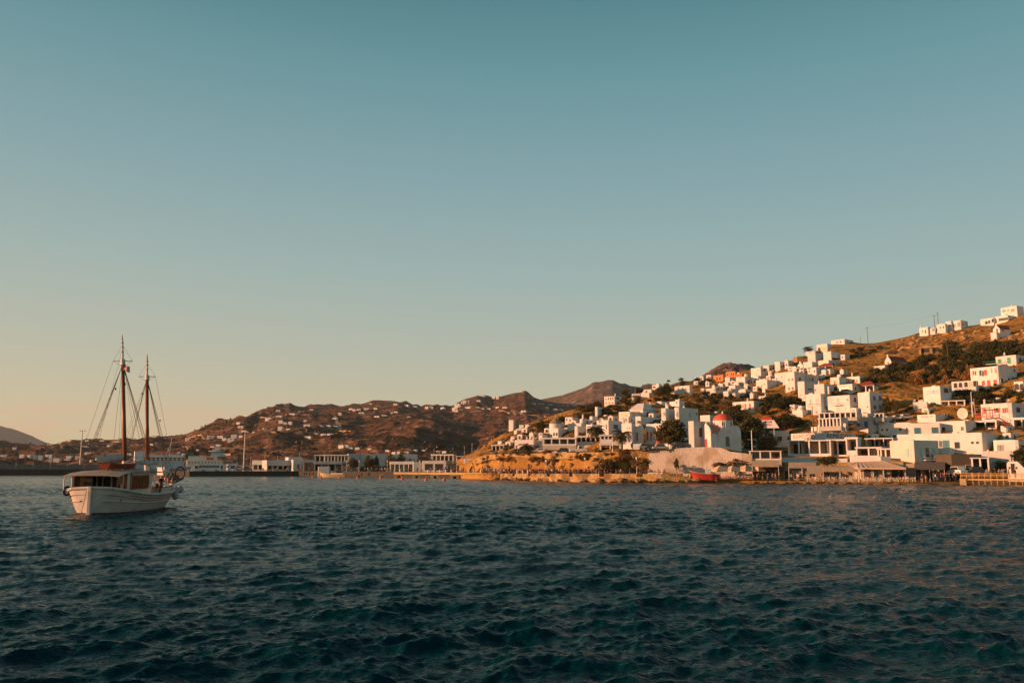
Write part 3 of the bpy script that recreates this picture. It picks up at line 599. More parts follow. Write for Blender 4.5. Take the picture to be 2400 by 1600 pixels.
H(1614, 1628, 1667, 986, 1050, 'high plain shaded white wall building with one dark tall window behind the great tree', S_=[(1642,1013,7,20,'n')], m=GREYSHADE, dphi=40)
H(1641, 1665, 1707, 972, 1000, 'white flat-roofed house with roof tanks behind the red dome', dphi=34, auto=None)
H(1557, 1574, 1625, 1036, 1053, 'low white courtyard wall below the great tree', name='courtyard_wall', cat='wall', dphi=34, m=WHITE, r=.05, par_h=.3)
H(1416, 1441, 1457, 928, 949, 'white hill house with two rows of small dark arches', F_=[(1420,935,2,3,'n'),(1426,934,2,5,'n'),(1431,934,2.2,5,'n'),(1436,933,2.2,5,'n'),(1421,945,2.4,3,'n',1),(1428,944,2.4,3,'n',1),(1436,944,4,4,'o',1)], S_=[(1447,933,8,4,'d'),(1448,944,4,4,'n')], ch=[(1442, 922)])
H(1481, 1501, 1503, 922, 936, 'low white house with long shaded veranda on the far shoulder', F_=[(1490,929,14,4,'k')], dphi=5)
H(1501, 1522, 1526, 920, 933, 'blank white wall house right of the long veranda', auto=None)
H(1508, 1527, 1548, 912, 924, 'white terrace house below the skyline house with chimney', auto='nd')
H(1528, 1545, 1553, 901, 916, 'white skyline house with chimney and blue-shaded window left of the dark trees', F_=[(1533,907,6,4,'n')], S_=[(1549,908,3.5,6,'t')], ch=[(1544, 900)])
H(1572, 1581, 1584, 920, 926, 'tiny white annexe left of the white two-storey house with rounded corner', auto=None)
# ---- smaller blocks that fill the gaps in the stacked town ---------------------------------------
FILL = [(1712, 1722, 1731, 892, 901, 'small white cube wedged right of the cubic house under the orange houses'), (1683, 1692, 1700, 899, 908, 'small white block below the lower orange house'), (1668, 1676, 1686, 903, 911, 'small white block left of the plain cube row'),
 (1768, 1778, 1790, 880, 892, 'white block tucked under the three-villa ridge row'), (1778, 1788, 1800, 898, 911, 'white block left of the dark round shrubs'), (1757, 1766, 1776, 921, 933, 'white block right of the small palm'), (1716, 1724, 1734, 921, 934, 'white block between the long low house and the palm'),
 (1640, 1648, 1657, 925, 933, 'low white block left of the pergola house'), (1803, 1814, 1824, 893, 905, 'white block above the dark round shrubs'), (1856, 1866, 1876, 858, 869, 'white block left of the house with curved parapet'), (1846, 1856, 1866, 858, 868, 'white block under the tall ridge villa'),
 (1872, 1884, 1893, 866, 878, 'white block under the pergola terrace'), (1925, 1936, 1948, 866, 879, 'white block right of the house with curved parapet'), (1893, 1902, 1912, 897, 910, 'white block above the hotel wing'), (1936, 1944, 1956, 905, 924, 'white block between the curved house and the hotel'),
 (1880, 1890, 1900, 934, 950, 'white block left of the hotel wing'), (1902, 1926, 1938, 958, 973, 'white terrace block at the foot of the hotel wing'), (1994, 2008, 2020, 955, 972, 'white terrace block at the foot of the hotel'), (1870, 1880, 1890, 950, 962, 'white block above the low terrace house'),
 (1296, 1310, 1325, 993, 1006, 'white block right of the windmill tower'), (1350, 1358, 1372, 1003, 1018, 'white block above the great half-round window house'), (1338, 1350, 1362, 985, 998, 'white block behind the stepped house'), (1425, 1437, 1450, 975, 988, 'white roof block of the blue-shuttered house'),
 (1460, 1474, 1490, 976, 994, 'white block under the columned veranda'), (1405, 1414, 1424, 990, 1006, 'white block left of the blue-shuttered house'), (1275, 1287, 1298, 1003, 1018, 'white block below the windmill tower'), (1196, 1206, 1214, 1024, 1036, 'white block on the slope at the left end of the town'),
 (1240, 1250, 1262, 1014, 1030, 'white block behind the two-chimney house'), (1166, 1176, 1184, 1033, 1044, 'small white block above the flat kiosk'), (1204, 1212, 1220, 1008, 1018, 'small pale block high on the left town slope'), (1520, 1532, 1546, 968, 982, 'white block left of the tall slit-window house'),
 (1600, 1612, 1628, 962, 978, 'white rear block of the tall rounded house'), (2020, 2034, 2048, 968, 980, 'low white block under the tall hotel block'), (2236, 2250, 2262, 930, 946, 'white terrace block below the arcaded building'), (2262, 2300, 2330, 904, 918, 'white garden wall below the large red-shuttered house'),
 (2066, 2080, 2094, 975, 990, 'low white block on the upper parking terrace'), (2160, 2176, 2192, 956, 968, 'low white terrace block left of the vent roof house'), (2345, 2362, 2380, 997, 1012, 'white terrace block below the red-shuttered house'), (2350, 2370, 2392, 1014, 1032, 'white block behind the rounded grey-door building'),
 (2030, 2046, 2062, 1016, 1030, 'white roof block beside the grey-white building'), (2088, 2104, 2118, 1014, 1032, 'white roof block left of the very wide building')]
for q in FILL: H(*q, auto='ksd', ch=[(q[0]+3, q[3]-2.5)] if rnd.random() < .45 else ())
ZF = [((1700, 1800), (906, 888), (934, 922), 9, 'stacked round the tall wooden pole'), ((1800, 1905), (882, 862), (908, 900), 8, 'packed above the dark round shrubs'), ((1296, 1480), (1002, 990), (1020, 1012), 9, 'between the windmill and the long white hall'), ((1940, 2060), (986, 980), (1006, 1000), 5, 'behind the painted name'),
      ((1630, 1700), (902, 894), (932, 928), 5, 'left below the orange houses'), ((1900, 1990), (876, 862), (902, 890), 5, 'between the twin houses and the orange-shuttered house')]
for (xa, xb), (ta, tb), (ba, bb), n, wh in ZF:
    for i in range(n):
        t = (i+.5+rnd.uniform(-.3, .3))/n; px = xa+(xb-xa)*t; lo = ta+(tb-ta)*t; hi = ba+(bb-ba)*t; py = lo+(hi-lo)*((i*.618) % 1); w = rnd.uniform(13, 21); hh = rnd.uniform(9, 13)
        H(px-w*.5, px+w*rnd.uniform(-.02, .15), px+w*.5, py-hh, py, f'small white block, {("first", "second", "third", "fourth", "fifth", "sixth", "seventh", "eighth", "ninth")[i]} from the left {wh}', auto='ksdnb', ch=[(px-w*.3, py-hh-2.5)] if rnd.random() < .3 else ())
# roof clutter that breaks the clean edges: parapet stubs, tanks and vents as parts of their roofs
for o in [x for x in COL.objects if x.name.split('.')[0] == 'roof' and x.parent and x.parent.get('category') == 'house']:
    xs = [v.co.x for v in o.data.vertices]; ys_ = [v.co.y for v in o.data.vertices]; z = max(v.co.z for v in o.data.vertices)
    if max(xs)-min(xs) < 3: continue
    for _ in range(rnd.choice((0, 1, 1, 2))):
        x = rnd.uniform(min(xs)+.6, max(xs)-.6); y = rnd.uniform(min(ys_)+.5, max(ys_)-.5); k = rnd.random()
        if k < .4: MB().tube((x-.45, y, z+.45), (x+.45, y, z+.45), .24, n=8).box(x-.4, x+.4, y-.1, y+.1, z, z+.25).build('water_tank', METAL, o)
        elif k < .7: MB().box(x-.7, x+.7, y-.6, y+.6, z, z+rnd.uniform(.6, 1.5), .1).build('stair_head', WHITE, o)
        else: MB().tube((x, y, z), (x, y, z+rnd.uniform(1.2, 2.4)), .035, n=4).box(x-.4, x+.4, y-.02, y+.02, z+1.1, z+1.14).build('aerial', METAL, o)
# ------------------------------------------------------------ chapels
REDR = mat('red_lime_roof', (.56, .10, .055), .7, .15, 1.2)
PINKR = mat('weathered_pink_roof', (.50, .20, .16), .8, .18, 1.2)
def barrel(mb, x0, x1, y0, y1, z, rise, axis='y', n=8):
    """half-round vault with closed ends"""
    vs = []
    for e in (0, 1):
        for k in range(n+1):
            t = math.pi*k/n
            if axis == 'y': vs.append(((x0+x1)/2-(x1-x0)/2*math.cos(t), y0 if e == 0 else y1, z+rise*math.sin(t)))
            else: vs.append((x0 if e == 0 else x1, (y0+y1)/2-(y1-y0)/2*math.cos(t), z+rise*math.sin(t)))
    fs = [(k, k+1, n+2+k, n+1+k) for k in range(n)]+[tuple(range(n+1)), tuple(range(2*n+1, n, -1))]
    return mb.add(vs, fs)
def cross(par, x, y, z, h=.7):
    c = MB().box(x-.05, x+.05, y-.04, y+.04, z-.1, z+h); c.box(x-.22, x+.22, y-.04, y+.04, z+h*.55, z+h*.55+.1); c.build('cross', WHITE, par)
# big domed chapel
f = Frame(1645, 1667, 1738, 1010, 1051, dphi=52)
f.w2 = min(f.w2, 11.5); rt = f.root('chapel', 'white domed chapel with red dome and red door standing on the pale sea wall terrace', 'chapel')
w1, w2, zt = f.w1, f.w2, f.zt
nf = 10
P = [(-w1, 0), (0, 0)]
body_ = MB(); eave = zt*.86; nv = 12
prof = [(-w1/2+(w1/2)*math.cos(math.pi*k/nv), eave+(w1*.62)*math.sin(math.pi*k/nv)) for k in range(nv+1)]
fr = [(0, -3)]+prof+[(-w1, -3)]
n = len(fr); body_.add([(x, 0, z) for x, z in fr]+[(x, w2, z) for x, z in fr], [tuple(range(n)), tuple(range(2*n-1, n-1, -1))]+[(i, n+i, n+(i+1) % n, (i+1) % n) for i in range(n)])
wl = body_.build('wall', WHITE, rt)
b = MB(); kk2 = .995
pr = [(-w1/2+(w1/2)*1.01*math.cos(math.pi*k/nv), eave+(w1*.62)*1.02*math.sin(math.pi*k/nv)) for k in range(nv+1)]
vs = [(x, .45, z) for x, z in pr]+[(x, w2*.33, z) for x, z in pr]; b.add(vs, [(k, k+1, nv+2+k, nv+1+k) for k in range(nv)])
b.build('nave_roof', PINKR, rt)
# cross arm gable facing the flank
ga = MB(); y0, y1 = w2*.22, w2*.92; gz = eave*.98; pk = eave+w1*.62
gp = [(y0, -3), (y0, gz)]+[(y0+(y1-y0)*k/12, gz+(pk-gz)*math.sin(math.pi*k/12)**.8) for k in range(1, 12)]+[(y1, gz), (y1, -3)]
n = len(gp); ga.add([(.22, y, z) for y, z in gp]+[(-w1-.15, y, z) for y, z in gp], [tuple(range(n)), tuple(range(2*n-1, n-1, -1))]+[(i, (i+1) % n, n+(i+1) % n, n+i) for i in range(n)])
ga.build('cross_arm', WHITE, rt)
gr = MB(); gq = gp[1:-1]; n = len(gq); gr.add([(.05, y, z+.07) for y, z in gq]+[(-w1, y, z+.07) for y, z in gq], [(i, i+1, n+i+1, n+i) for i in range(n-1)]); gr.build('arm_roof', PINKR, rt)
dr = w1*.66; cx, cy = -w1/2, (y0+y1)/2; z0 = pk-.5; 
zd = ZP(987.5, f.Y+w2*.5)-f.C.z; ztop = ZP(971, f.Y+w2*.5)-f.C.z
drum = MB().lathe([(dr, z0-1.2), (dr, zd), (dr+.12, zd), (dr+.12, zd+.15), (.01, zd+.15)], cx, cy, 16).build('drum', WHITE, rt)
MB().lathe([(dr*1.0*math.cos(t), zd+.15+(ztop-zd)*math.sin(t)) for t in [math.pi/2*k/8 for k in range(9)]], cx, cy, 24).build('dome', REDR, rt, True)
lan = MB().lathe([(.22, ztop), (.22, ztop+.45), (.3, ztop+.5), (.01, ztop+.9)], cx, cy, 8).build('lantern', WHITE, rt)
for an in (-95, -40, 15, 70):
    o = opening(rt, 0, 0, .42, 1.1, 'n', 'F', 0, arch=True, nm='window'); o.location = (cx+dr*math.cos(R(an)), cy+dr*math.sin(R(an)), (z0-1.2+zd)/2+.55); o.rotation_euler.z = R(an+90)
u, z = f.loc(1655.5, 1037, 'F'); opening(rt, -w1*.52, 1.25, .95, 2.5, 'r', 'F', 0, nm='door')
u, z = f.loc(1703.5, 1037, 'S'); opening(rt, w2*.52, 1.9, 1.3, 2.6, 'k', 'S', .22, arch=True, nm='window')
u, z = f.loc(1712, 1037, 'S')
ap = MB().lathe([(w1*.32, -3), (w1*.32, eave*.75), (w1*.2, eave*.9), (.01, eave*.98)], -w1/2, w2, 14, 0, math.pi).build('apse', WHITE, rt)
bc = MB().box(-w1/2-.3, -w1/2+.3, -.02, .4, pk-.2, pk+.35).build('bell_cote', WHITE, rt); cross(bc, -w1/2, .2, pk+.35, .6)
# gabled chapels on the slope
def gable_chapel(x0, xc, x2, yap, ye, yb, label, door=None, roofm=TILE, win=(), L=None, yaw=40):
    f = Frame(x0, xc, x2, ye, yb, yaw); w1 = f.w1; w2 = L or f.w2; za = ZP(yap, f.Y)-f.C.z; ze = f.zt
    rt = f.root('chapel', label, 'chapel')
    fr = [(0, -4), (0, ze), (-w1/2, za), (-w1, ze), (-w1, -4)]; n = 5
    MB().add([(x, 0, z) for x, z in fr]+[(x, w2, z) for x, z in fr], [tuple(range(n)), tuple(range(9, 4, -1))]+[(i, n+i, n+(i+1) % n, (i+1) % n) for i in range(n)]).build('wall', WHITE, rt)
    ro = MB()
    for sx in (0, 1):
        e = (.12, ze-.05) if sx == 0 else (-w1-.12, ze-.05)
        ro.quad((e[0], .25, e[1]), (-w1/2, .25, za+.06), (-w1/2, w2+.1, za+.06), (e[0], w2+.1, e[1])); ro.quad((e[0], .25, e[1]-.1), (-w1/2, .25, za-.02), (-w1/2, w2+.1, za-.02), (e[0], w2+.1, e[1]-.1))
    ro.build('roof', roofm, rt)
    bc = MB().box(-w1/2-.28, -w1/2+.28, -.03, .3, za-.4, za+.5); bc.build('bell_cote', WHITE, rt)
    if door: u, z = f.loc(door[0], door[1], 'F'); W_, H_ = f.size(door[2], door[3], 'F'); opening(rt, u, z, W_, H_, 'r', 'F', 0, nm='door')
    for q in win: u, z = f.loc(q[0], q[1], 'S'); opening(rt, u, z, .8, 1, 'n', 'S', 0)
gable_chapel(2074, 2089, 2110, 833, 845, 857, 'white gabled hillside chapel with dark red roof and tiny red door', (2082, 852, 3, 7), L=9)
gable_chapel(2329, 2345, 2358, 760, 770, 793, 'small white gabled chapel with bright red door among the rocks at the right', (2337, 774.5, 3.5, 9), win=[(2350, 773)], L=6)
gable_chapel(1869, 1882, 1886, 848, 855, 861, 'tiny white pyramid-gabled chapel below the ridge palm', roofm=WHITE, L=4)
H(2322, 2337, 2341, 778, 797, 'white stepped terrace block in front of the small chapel among the rocks', m=WHITE, name='terrace_wall', cat='wall')
# windmill house ---------------------------------------------------------------------------------
C = PT(1302, 1024, TOWN.hit(1302, 1030).y+1); k = C.y/F; rt = thing('windmill', 'round white windmill tower with a conical thatched cap and no sails', 'windmill', C)
rr = 14*k; zt = ZP(992.5, C.y)-C.z; za = ZP(977.5, C.y)-C.z
MB().lathe([(rr*1.06, -4), (rr*1.02, zt*.6), (rr, zt)], 0, 0, 24).build('wall', WHITE, rt, True)
cap = MB().lathe([(rr*1.04, zt-.05), (rr*1.06, zt+.1), (rr*.55, zt+(za-zt)*.52), (.05, za)], 0, 0, 20).build('cap', mat('old_thatch', (.30, .22, .16), .95, .25, 3, .5), rt)
MB().box(-.12, .12, -.12, .12, za-.2, za+.6).build('finial', WHITE, cap)
o = opening(rt, 0, 0, .9, 1.9, 'd', 'F', 0); o.location = (-rr*.3, -rr*.98, zt*.35)
# vaulted-roof mansion right of the windmill cluster --------------------------------------------
f = Frame(1476, 1507, 1551, 943, 972, 32); rt = f.root('mansion', 'big white mansion with a sloping pyramid roof and ochre ridge above the veranda house', 'house')
w1, w2, zt = f.w1, min(f.w2, 11), f.zt
walls(rt, -w1, 0, 0, w2, -6, zt*.45, WHITE, .2, .3, roof=False)
MB().frust([(-w1-.3, -.3), (.3, -.3), (.3, w2+.3), (-w1-.3, w2+.3)], [(-w1*.75, w2*.3), (-w1*.3, w2*.3), (-w1*.3, w2*.7), (-w1*.75, w2*.7)], zt*.45, zt).build('roof', WHITE, rt)
for u in (.3, .5, .7): opening(rt, -w1*u, zt*.2, .8, 1.1, 's', 'F', 0)
chimney(rt, -w1*.1, w2*.5, zt*.6, 2); MB().frust([(-w1*.8, w2*.6), (w1*.1, w2*.6), (w1*.1, w2*1.5), (-w1*.8, w2*1.5)], [(-w1*.4, w2), (-w1*.3, w2), (-w1*.3, w2*1.1), (-w1*.4, w2*1.1)], zt*.8, zt*1.18).build('rear_roof', mat('ochre_roof', (.42, .24, .10), .9), rt)
# ------------------------------------------------------------ open fronted buildings (slab on posts)
def porch(x0, x1, yt, yb, label, nposts, Y=None, deep=5, slab=.45, yaw=0, m=WHITE, back='y', cat='restaurant', name='restaurant', rail=0, hitter=None, post=.35, glass=(), wallm=None, group=None, oh=.2):
    xm = (x0+x1)/2; C = PT(xm, yb, Y) if Y else (hitter or TOWN).hit(xm, yb); a, _ = AS(xm, yb); phi = math.atan(a)+R(yaw)
    k = C.y/F; k = k*math.sqrt(1+a*a); hw = (x1-x0)/2*k/max(.3, math.cos(phi-math.atan(a))); h = ZP(yt, C.y)-C.z
    rt = thing(name, label, cat, C, -phi, group)
    MB().box(-hw-oh, hw+oh, -oh, deep+oh, h-slab, h, .08).build('roof', m, rt)
    wm_ = wallm or m
    MB().box(-hw, hw, deep-.3, deep, -1.5, h-slab).box(-hw, -hw+.3, .6, deep-.3, -1.5, h-slab).box(hw-.3, hw, .6, deep-.3, -1.5, h-slab).build('wall', wm_, rt)
    MB().box(-hw, hw, 0, deep-.3, -1.2, .05).build('floor', ROOFM, rt)
    for i in range(nposts):
        x = -hw+post/2+(2*hw-post)*i/max(1, nposts-1); MB().box(x-post/2, x+post/2, 0, post, .05, h-slab).build('pillar', m, rt)
    for i in range(nposts-1):
        x = -hw+(2*hw)*(i+.5)/max(1, nposts-1); w = 2*hw/(nposts-1)*.72
        if back: opening(rt, x, (h-slab)*.47, w, (h-slab)*.75, back[i % len(back)], 'F', deep-.3, nm='door')
    if rail: MB().box(-hw, hw, -.02, .16, 0, rail).build('parapet', m, rt)
    return rt, hw, h
porch(1273, 1350, 1025, 1044, 'white upper dining room with a wide green glass front left of the open terrace', 5, Y=252, yaw=6, back='kGGk', rail=.5, deep=7)
H(1273, 1407, 1412, 1043, 1061, 'long white ground storey below the upper dining room', F_=[(1306,1053,4,7,'y'),(1318,1053,1.2,8,'s'),(1326,1053,3,7,'y'),(1389,1052,9,14,'k'),(1400,1052,5,9,'k',1)], dphi=3, Y=251, name='restaurant', cat='restaurant', base=2)
porch(1350, 1408, 1021, 1043, 'white open terrace with dark bays between pillars above the arcade', 6, Y=253, yaw=4, back='kdk', rail=1.0, deep=7)
porch(1407, 1454, 1018, 1038, 'corner restaurant with a glazed lit upper floor behind the palm', 6, Y=241, yaw=0, back='ykyk', rail=1.1, deep=7, wallm=GREYSHADE)
porch(1407, 1454, 1038, 1060, 'corner restaurant shop floor with dark doorway and hanging clothes', 3, Y=240, yaw=0, back='dd', deep=6.5, wallm=GREYSHADE, slab=.6)
# windmill side low white kiosk, left end of cliff road
porch(1152, 1181, 1041, 1062, 'small white kiosk under a pale flat canopy at the start of the cliff road', 4, yaw=5, back='d', deep=4, slab=.5)
# REMEZZO ------------------------------------------------------------------------------------------
f = Frame(1854, 1937, 2049, 1013, 1048, 33, Y=236); f.w2 = min(f.w2, 26)
rt = f.root('restaurant', 'long white restaurant block with its name painted on both the lit and the shaded wall', 'restaurant')
walls(rt, -f.w1, 0, 0, f.w2, -1.0, f.zt, WHITE, .3, .3)
def lettering(par, txt, w, h, x, z, face, depth0, m, gap=1.0):
    cu = bpy.data.curves.new('lettering', 'FONT'); cu.body = txt; cu.size = 1; cu.extrude = .03; cu.align_x = 'CENTER'; cu.align_y = 'CENTER'; cu.space_character = gap
    t = bpy.data.objects.new('lettering', cu); COL.objects.link(t); dg = bpy.context.evaluated_depsgraph_get(); dg.update()
    me = bpy.data.meshes.new_from_object(t.evaluated_get(dg)); bpy.data.objects.remove(t); me.materials.clear(); me.materials.append(m)
    o = bpy.data.objects.new('lettering', me); COL.objects.link(o); o.parent = par
    xs = [v.co.x for v in me.vertices]; ys_ = [v.co.y for v in me.vertices]; sx = w/(max(xs)-min(xs)); sy = h/(max(ys_)-min(ys_))
    o.scale = (sx, sy, 1)
    if face == 'F': o.rotation_euler = (R(90), 0, 0); o.location = (x, depth0-.05, z)
    else: o.rotation_euler = (R(90), 0, R(90)); o.location = (depth0+.05, x, z)
    return o
u, z = f.loc(1884, 1023, 'F'); W_, H_ = f.size(49, 9, 'F'); lettering(rt, 'REMEZZO', W_, H_, u, z, 'F', 0, mat('faded_letter_paint', (.42, .30, .24), .7), 1.25)
u, z = f.loc(1966, 1022, 'S'); W_, H_ = f.size(54, 9.5, 'S'); lettering(rt, 'REMEZZO', W_, H_, u, z, 'S', 0, mat('black_letter_paint', (.03, .035, .035), .6), 1.05)
porch(1853, 1942, 1031, 1071, 'open restaurant terrace under a long pale slatted canopy, below the painted name', 5, Y=224, yaw=10, back='dkyk', deep=6, slab=.28, wallm=WHITE2, rail=.9)
porch(1942, 1986, 1029, 1071, 'restaurant terrace bay under the slanting end of the slatted canopy', 3, Y=222, yaw=14, back='kk', deep=8, slab=.4, rail=.6, wallm=WHITE2)
porch(1985, 2009, 1024, 1056, 'white framed opening with green plants beside the slatted canopy', 2, Y=219, yaw=10, back='k', deep=5, slab=.5)
H(1985, 2009, 2012, 1055, 1084, 'plain white block with two small red fixtures under the framed opening', F_=[(1990,1069,2,5,'r'),(2003,1069,2,5,'r'),(1996.5,1079,4,8,'r')], Y=217, dphi=12)
porch(2011, 2062, 1047, 1069, 'white terrace room with open bays under a dentilled pergola', 3, Y=214, yaw=10, back='ny', deep=5, slab=.35, wallm=WHITE2, rail=.2)
H(2011, 2062, 2066, 1067, 1082, 'blank white parapet wall under the dentilled pergola', Y=213.5, dphi=12)
porch(2060, 2092, 1050, 1070, 'cream pergola porch left of the square cream building', 3, Y=212, yaw=12, back='y', deep=4, slab=.35, wallm=WHITE2)
porch(2034, 2088, 1026, 1046, 'upper roof terrace with a thin pergola and dark back room', 4, Y=222, yaw=14, back='dnd', deep=5, slab=.25, wallm=WHITE2, post=.2)
H(1761, 1851, 1856, 1009, 1032, 'long blue-grey shaded white wall building behind the brown bush and the painted name', F_=[(1828,1027,8,9,'d'),(1848,1027,5,8,'n')], Y=250, dphi=-18, m=GREYSHADE)
porch(1922, 1968, 979, 999, 'glass walled conservatory room with white frames', 7, Y=244, yaw=28, back='wkwyk', deep=4, slab=.25, wallm=GREYSHADE)
porch(1924, 2002, 966, 979, 'long white terrace with a thin flat pergola roof above the conservatory', 8, Y=249, yaw=14, back='kyk', deep=5, slab=.2)
porch(2052, 2070, 968, 978, 'small white porch wing at the foot of the tall hotel block', 3, Y=248, yaw=8, back='k', deep=3, slab=.2)
# lower taverna wall under terraces
H(1764, 1990, 1992, 1083, 1126, 'low ochre stone taverna front under the pale awnings', Y=210, dphi=-4, m=STONE, name='taverna', cat='building', F_=[(1800,1112,9,18,'d'),(1822,1112,9,18,'k'),(1846,1112,12,18,'d'),(1866,1112,12,18,'k'),(1884,1112,8,18,'d'),(1905,1112,14,18,'k'),(1935,1112,18,18,'d'),(1965,1112,16,18,'k')], r=.05)
H(1990, 2120, 2124, 1082, 1126, 'shaded cream taverna building with dark doorways behind the big pavilion canopy', Y=201, dphi=2, m=mat('shaded_plaster', (.34, .27, .20), .9), name='taverna', cat='building', F_=[(2010,1110,12,22,'y'),(2033,1110,14,22,'d'),(2054,1110,10,24,'k'),(2074,1110,10,24,'k'),(2098,1108,14,20,'d'),(2112,1108,8,20,'d')], r=.05)  # cream darkened so the plaster colour carries the canopy shade
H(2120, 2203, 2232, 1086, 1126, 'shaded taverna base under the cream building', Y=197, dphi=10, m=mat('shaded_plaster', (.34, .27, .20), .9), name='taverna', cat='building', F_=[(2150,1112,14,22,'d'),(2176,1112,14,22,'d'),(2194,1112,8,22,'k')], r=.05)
H(2203, 2231, 2240, 1050, 1110, 'narrow white stair block right of the cream building', Y=208, dphi=20, F_=[(2227,1071,6,5,'k')])
H(2232, 2306, 2312, 1064, 1126, 'deep shaded stone cellar front beside the boat shelter', Y=196, dphi=-24, m=mat('brown_shaded_stone', (.10, .08, .06), .9), name='taverna', cat='building', F_=[(2250,1108,20,30,'d'),(2280,1108,24,34,'d')])  # stone darkened so its colour carries the deep shade here
H(2306, 2380, 2410, 1056, 1120, 'pale blue-grey stepped garden wall with railings at the right', Y=197, dphi=5, m=GREYSHADE, name='garden_wall', cat='wall', par_h=.2, r=.05)
f = Frame(2362, 2420, 2424, 1081, 1122, 3, Y=188); rt = f.root('gatehouse', 'rounded white gatehouse with a dark doorway and two black framed panels by the pier', 'gatehouse')
pr = [(0, -2), (0, f.zt*.55), (-f.w1*.30, f.zt*.62), (-f.w1*.55, f.zt), (-f.w1*.9, f.zt), (-f.w1*.98, f.zt*.93), (-f.w1, f.zt*.8), (-f.w1, -2)]; n = len(pr)
MB().add([(x, 0, z) for x, z in pr]+[(x, 3.5, z) for x, z in pr], [tuple(range(n)), tuple(range(2*n-1, n-1, -1))]+[(i, n+i, n+(i+1) % n, (i+1) % n) for i in range(n)]).build('wall', WHITE, rt)
for q in ((2374, 1098, 8, 24, 'd'), (2366, 1096, 3.5, 5, 'k'), (2382, 1096, 3.5, 5, 'k')): u, z = f.loc(q[0], q[1], 'F'); W_, H_ = f.size(q[2], q[3], 'F'); opening(rt, u, z, W_, H_, q[4], 'F', 0)
# awnings and big canopy -------------------------------------------------------------------------
def sheet(par, pts, m, name, t=.05):
    n = len(pts); a = [Vector(p) for p in pts]; b = [p-Vector((0, 0, t)) for p in a]
    return MB().add(a+b, [tuple(range(n)), tuple(range(2*n-1, n-1, -1))]+[(i, n+i, n+(i+1) % n, (i+1) % n) for i in range(n)]).build(name, m, par)
def awning(x0, x1, yt, ym, Yb, Yf, label, m=CANVAS, val=.5, posts=2, yb=1128):
    """sloping cloth from a back edge (row yt at Yb) to a front edge (row ym at Yf) with a hanging valance"""
    A, B = PT(x0, yt, Yb), PT(x1, yt, Yb); Cc, D = PT(x1, ym, Yf), PT(x0, ym, Yf); O = (A+B)/2; O.z = ZP(yb, Yf); rt = thing('awning', label, 'awning', O)
    A, B, Cc, D = [p-O for p in (A, B, Cc, D)]; sheet(rt, [A, B, Cc, D], m, 'cloth')
    d = Vector((0, 0, -val)); n = 10
    v = MB(); e = (Cc-D); nn = Vector((e.y, -e.x, 0)).normalized()*.03
    for i in range(n): p = D+e*i/n; q = D+e*(i+1)/n; dd = d*(1 if i % 2 else .92); v.quad(p+nn, q+nn, q+dd+nn, p+dd+nn); v.quad(p, p+dd, q+dd, q)
    v.build('valance', m, rt)
    for i in range(posts):
        p = D+e*(i/max(1, posts-1)*.96+.02); MB().tube((p.x, p.y+.15, 0), (p.x, p.y+.15, p.z), .06).build('post', METAL, rt)
awning(1762, 1826, 1079, 1089, 208, 205, 'pale awning strip left of the others under the white railing', posts=2)
awning(1848, 1880, 1083, 1092, 207, 204, 'first short cream awning right of the pale awning strip')
awning(1880, 1912, 1083, 1092, 207, 204, 'second short cream awning left of the dark bush')
awning(1891, 1928, 1091, 1109, 197, 192.5, 'steep peach awning dropping almost to the tables', val=.1)
awning(1929, 1968, 1092, 1095, 200, 192, 'left cream awning with a deep hanging valance', val=1.0, posts=2)
awning(1969, 2010, 1092, 1095, 200, 192, 'right cream awning with a deep hanging valance', val=1.0, posts=2)
awning(2143, 2215, 1082, 1097, 200, 190, 'dark taverna awning with pale arms at the beach end', m=CANVASD, val=.3, posts=3)
O = PT(2066, 1128, 192); rt = thing('canopy', 'big tan pavilion canopy with a ridged pyramid roof over the taverna tables', 'canopy', O)
ridge = PT(2070, 1079, 197)-O; P4 = [PT(1988, 1093, 199)-O, PT(2010, 1095, 189)-O, PT(2123, 1096, 186)-O, PT(2128, 1092, 198)-O]; rl = PT(2008, 1082, 202)-O; rr_ = ridge
g2 = MB(); K = 9
def fan(a, b, c, d, K):   # quad a-b (eave) c-d (ridge) in ribbed strips
    for i in range(K):
        p, q = a.lerp(b, i/K), a.lerp(b, (i+1)/K); r_, s_ = d.lerp(c, i/K), d.lerp(c, (i+1)/K); mi = (p+q)/2-Vector((0, 0, .12)); mj = (r_+s_)/2-Vector((0, 0, .05))
        g2.quad(p, mi, mj, r_); g2.quad(mi, q, s_, mj)
fan(P4[1], P4[2], rr_+Vector((.01, 0, 0)), rl, 9); fan(P4[2], P4[3], rr_, rr_, 4); fan(P4[0], P4[1], rl, rl, 3)
g2.build('cloth', CANVAS, rt)
v = MB()
for a, b in ((P4[1], P4[2]), (P4[0], P4[1]), (P4[2], P4[3])): v.quad(a, b, b-Vector((0, 0, .35)), a-Vector((0, 0, .35)))
v.build('valance', CANVAS, rt)
for px in (2012, 2070, 2121): p = PT(px, 1095, 188)-O; MB().box(p.x-.1, p.x+.1, p.y-.1, p.y+.1, 0, p.z).build('post', METAL, rt)
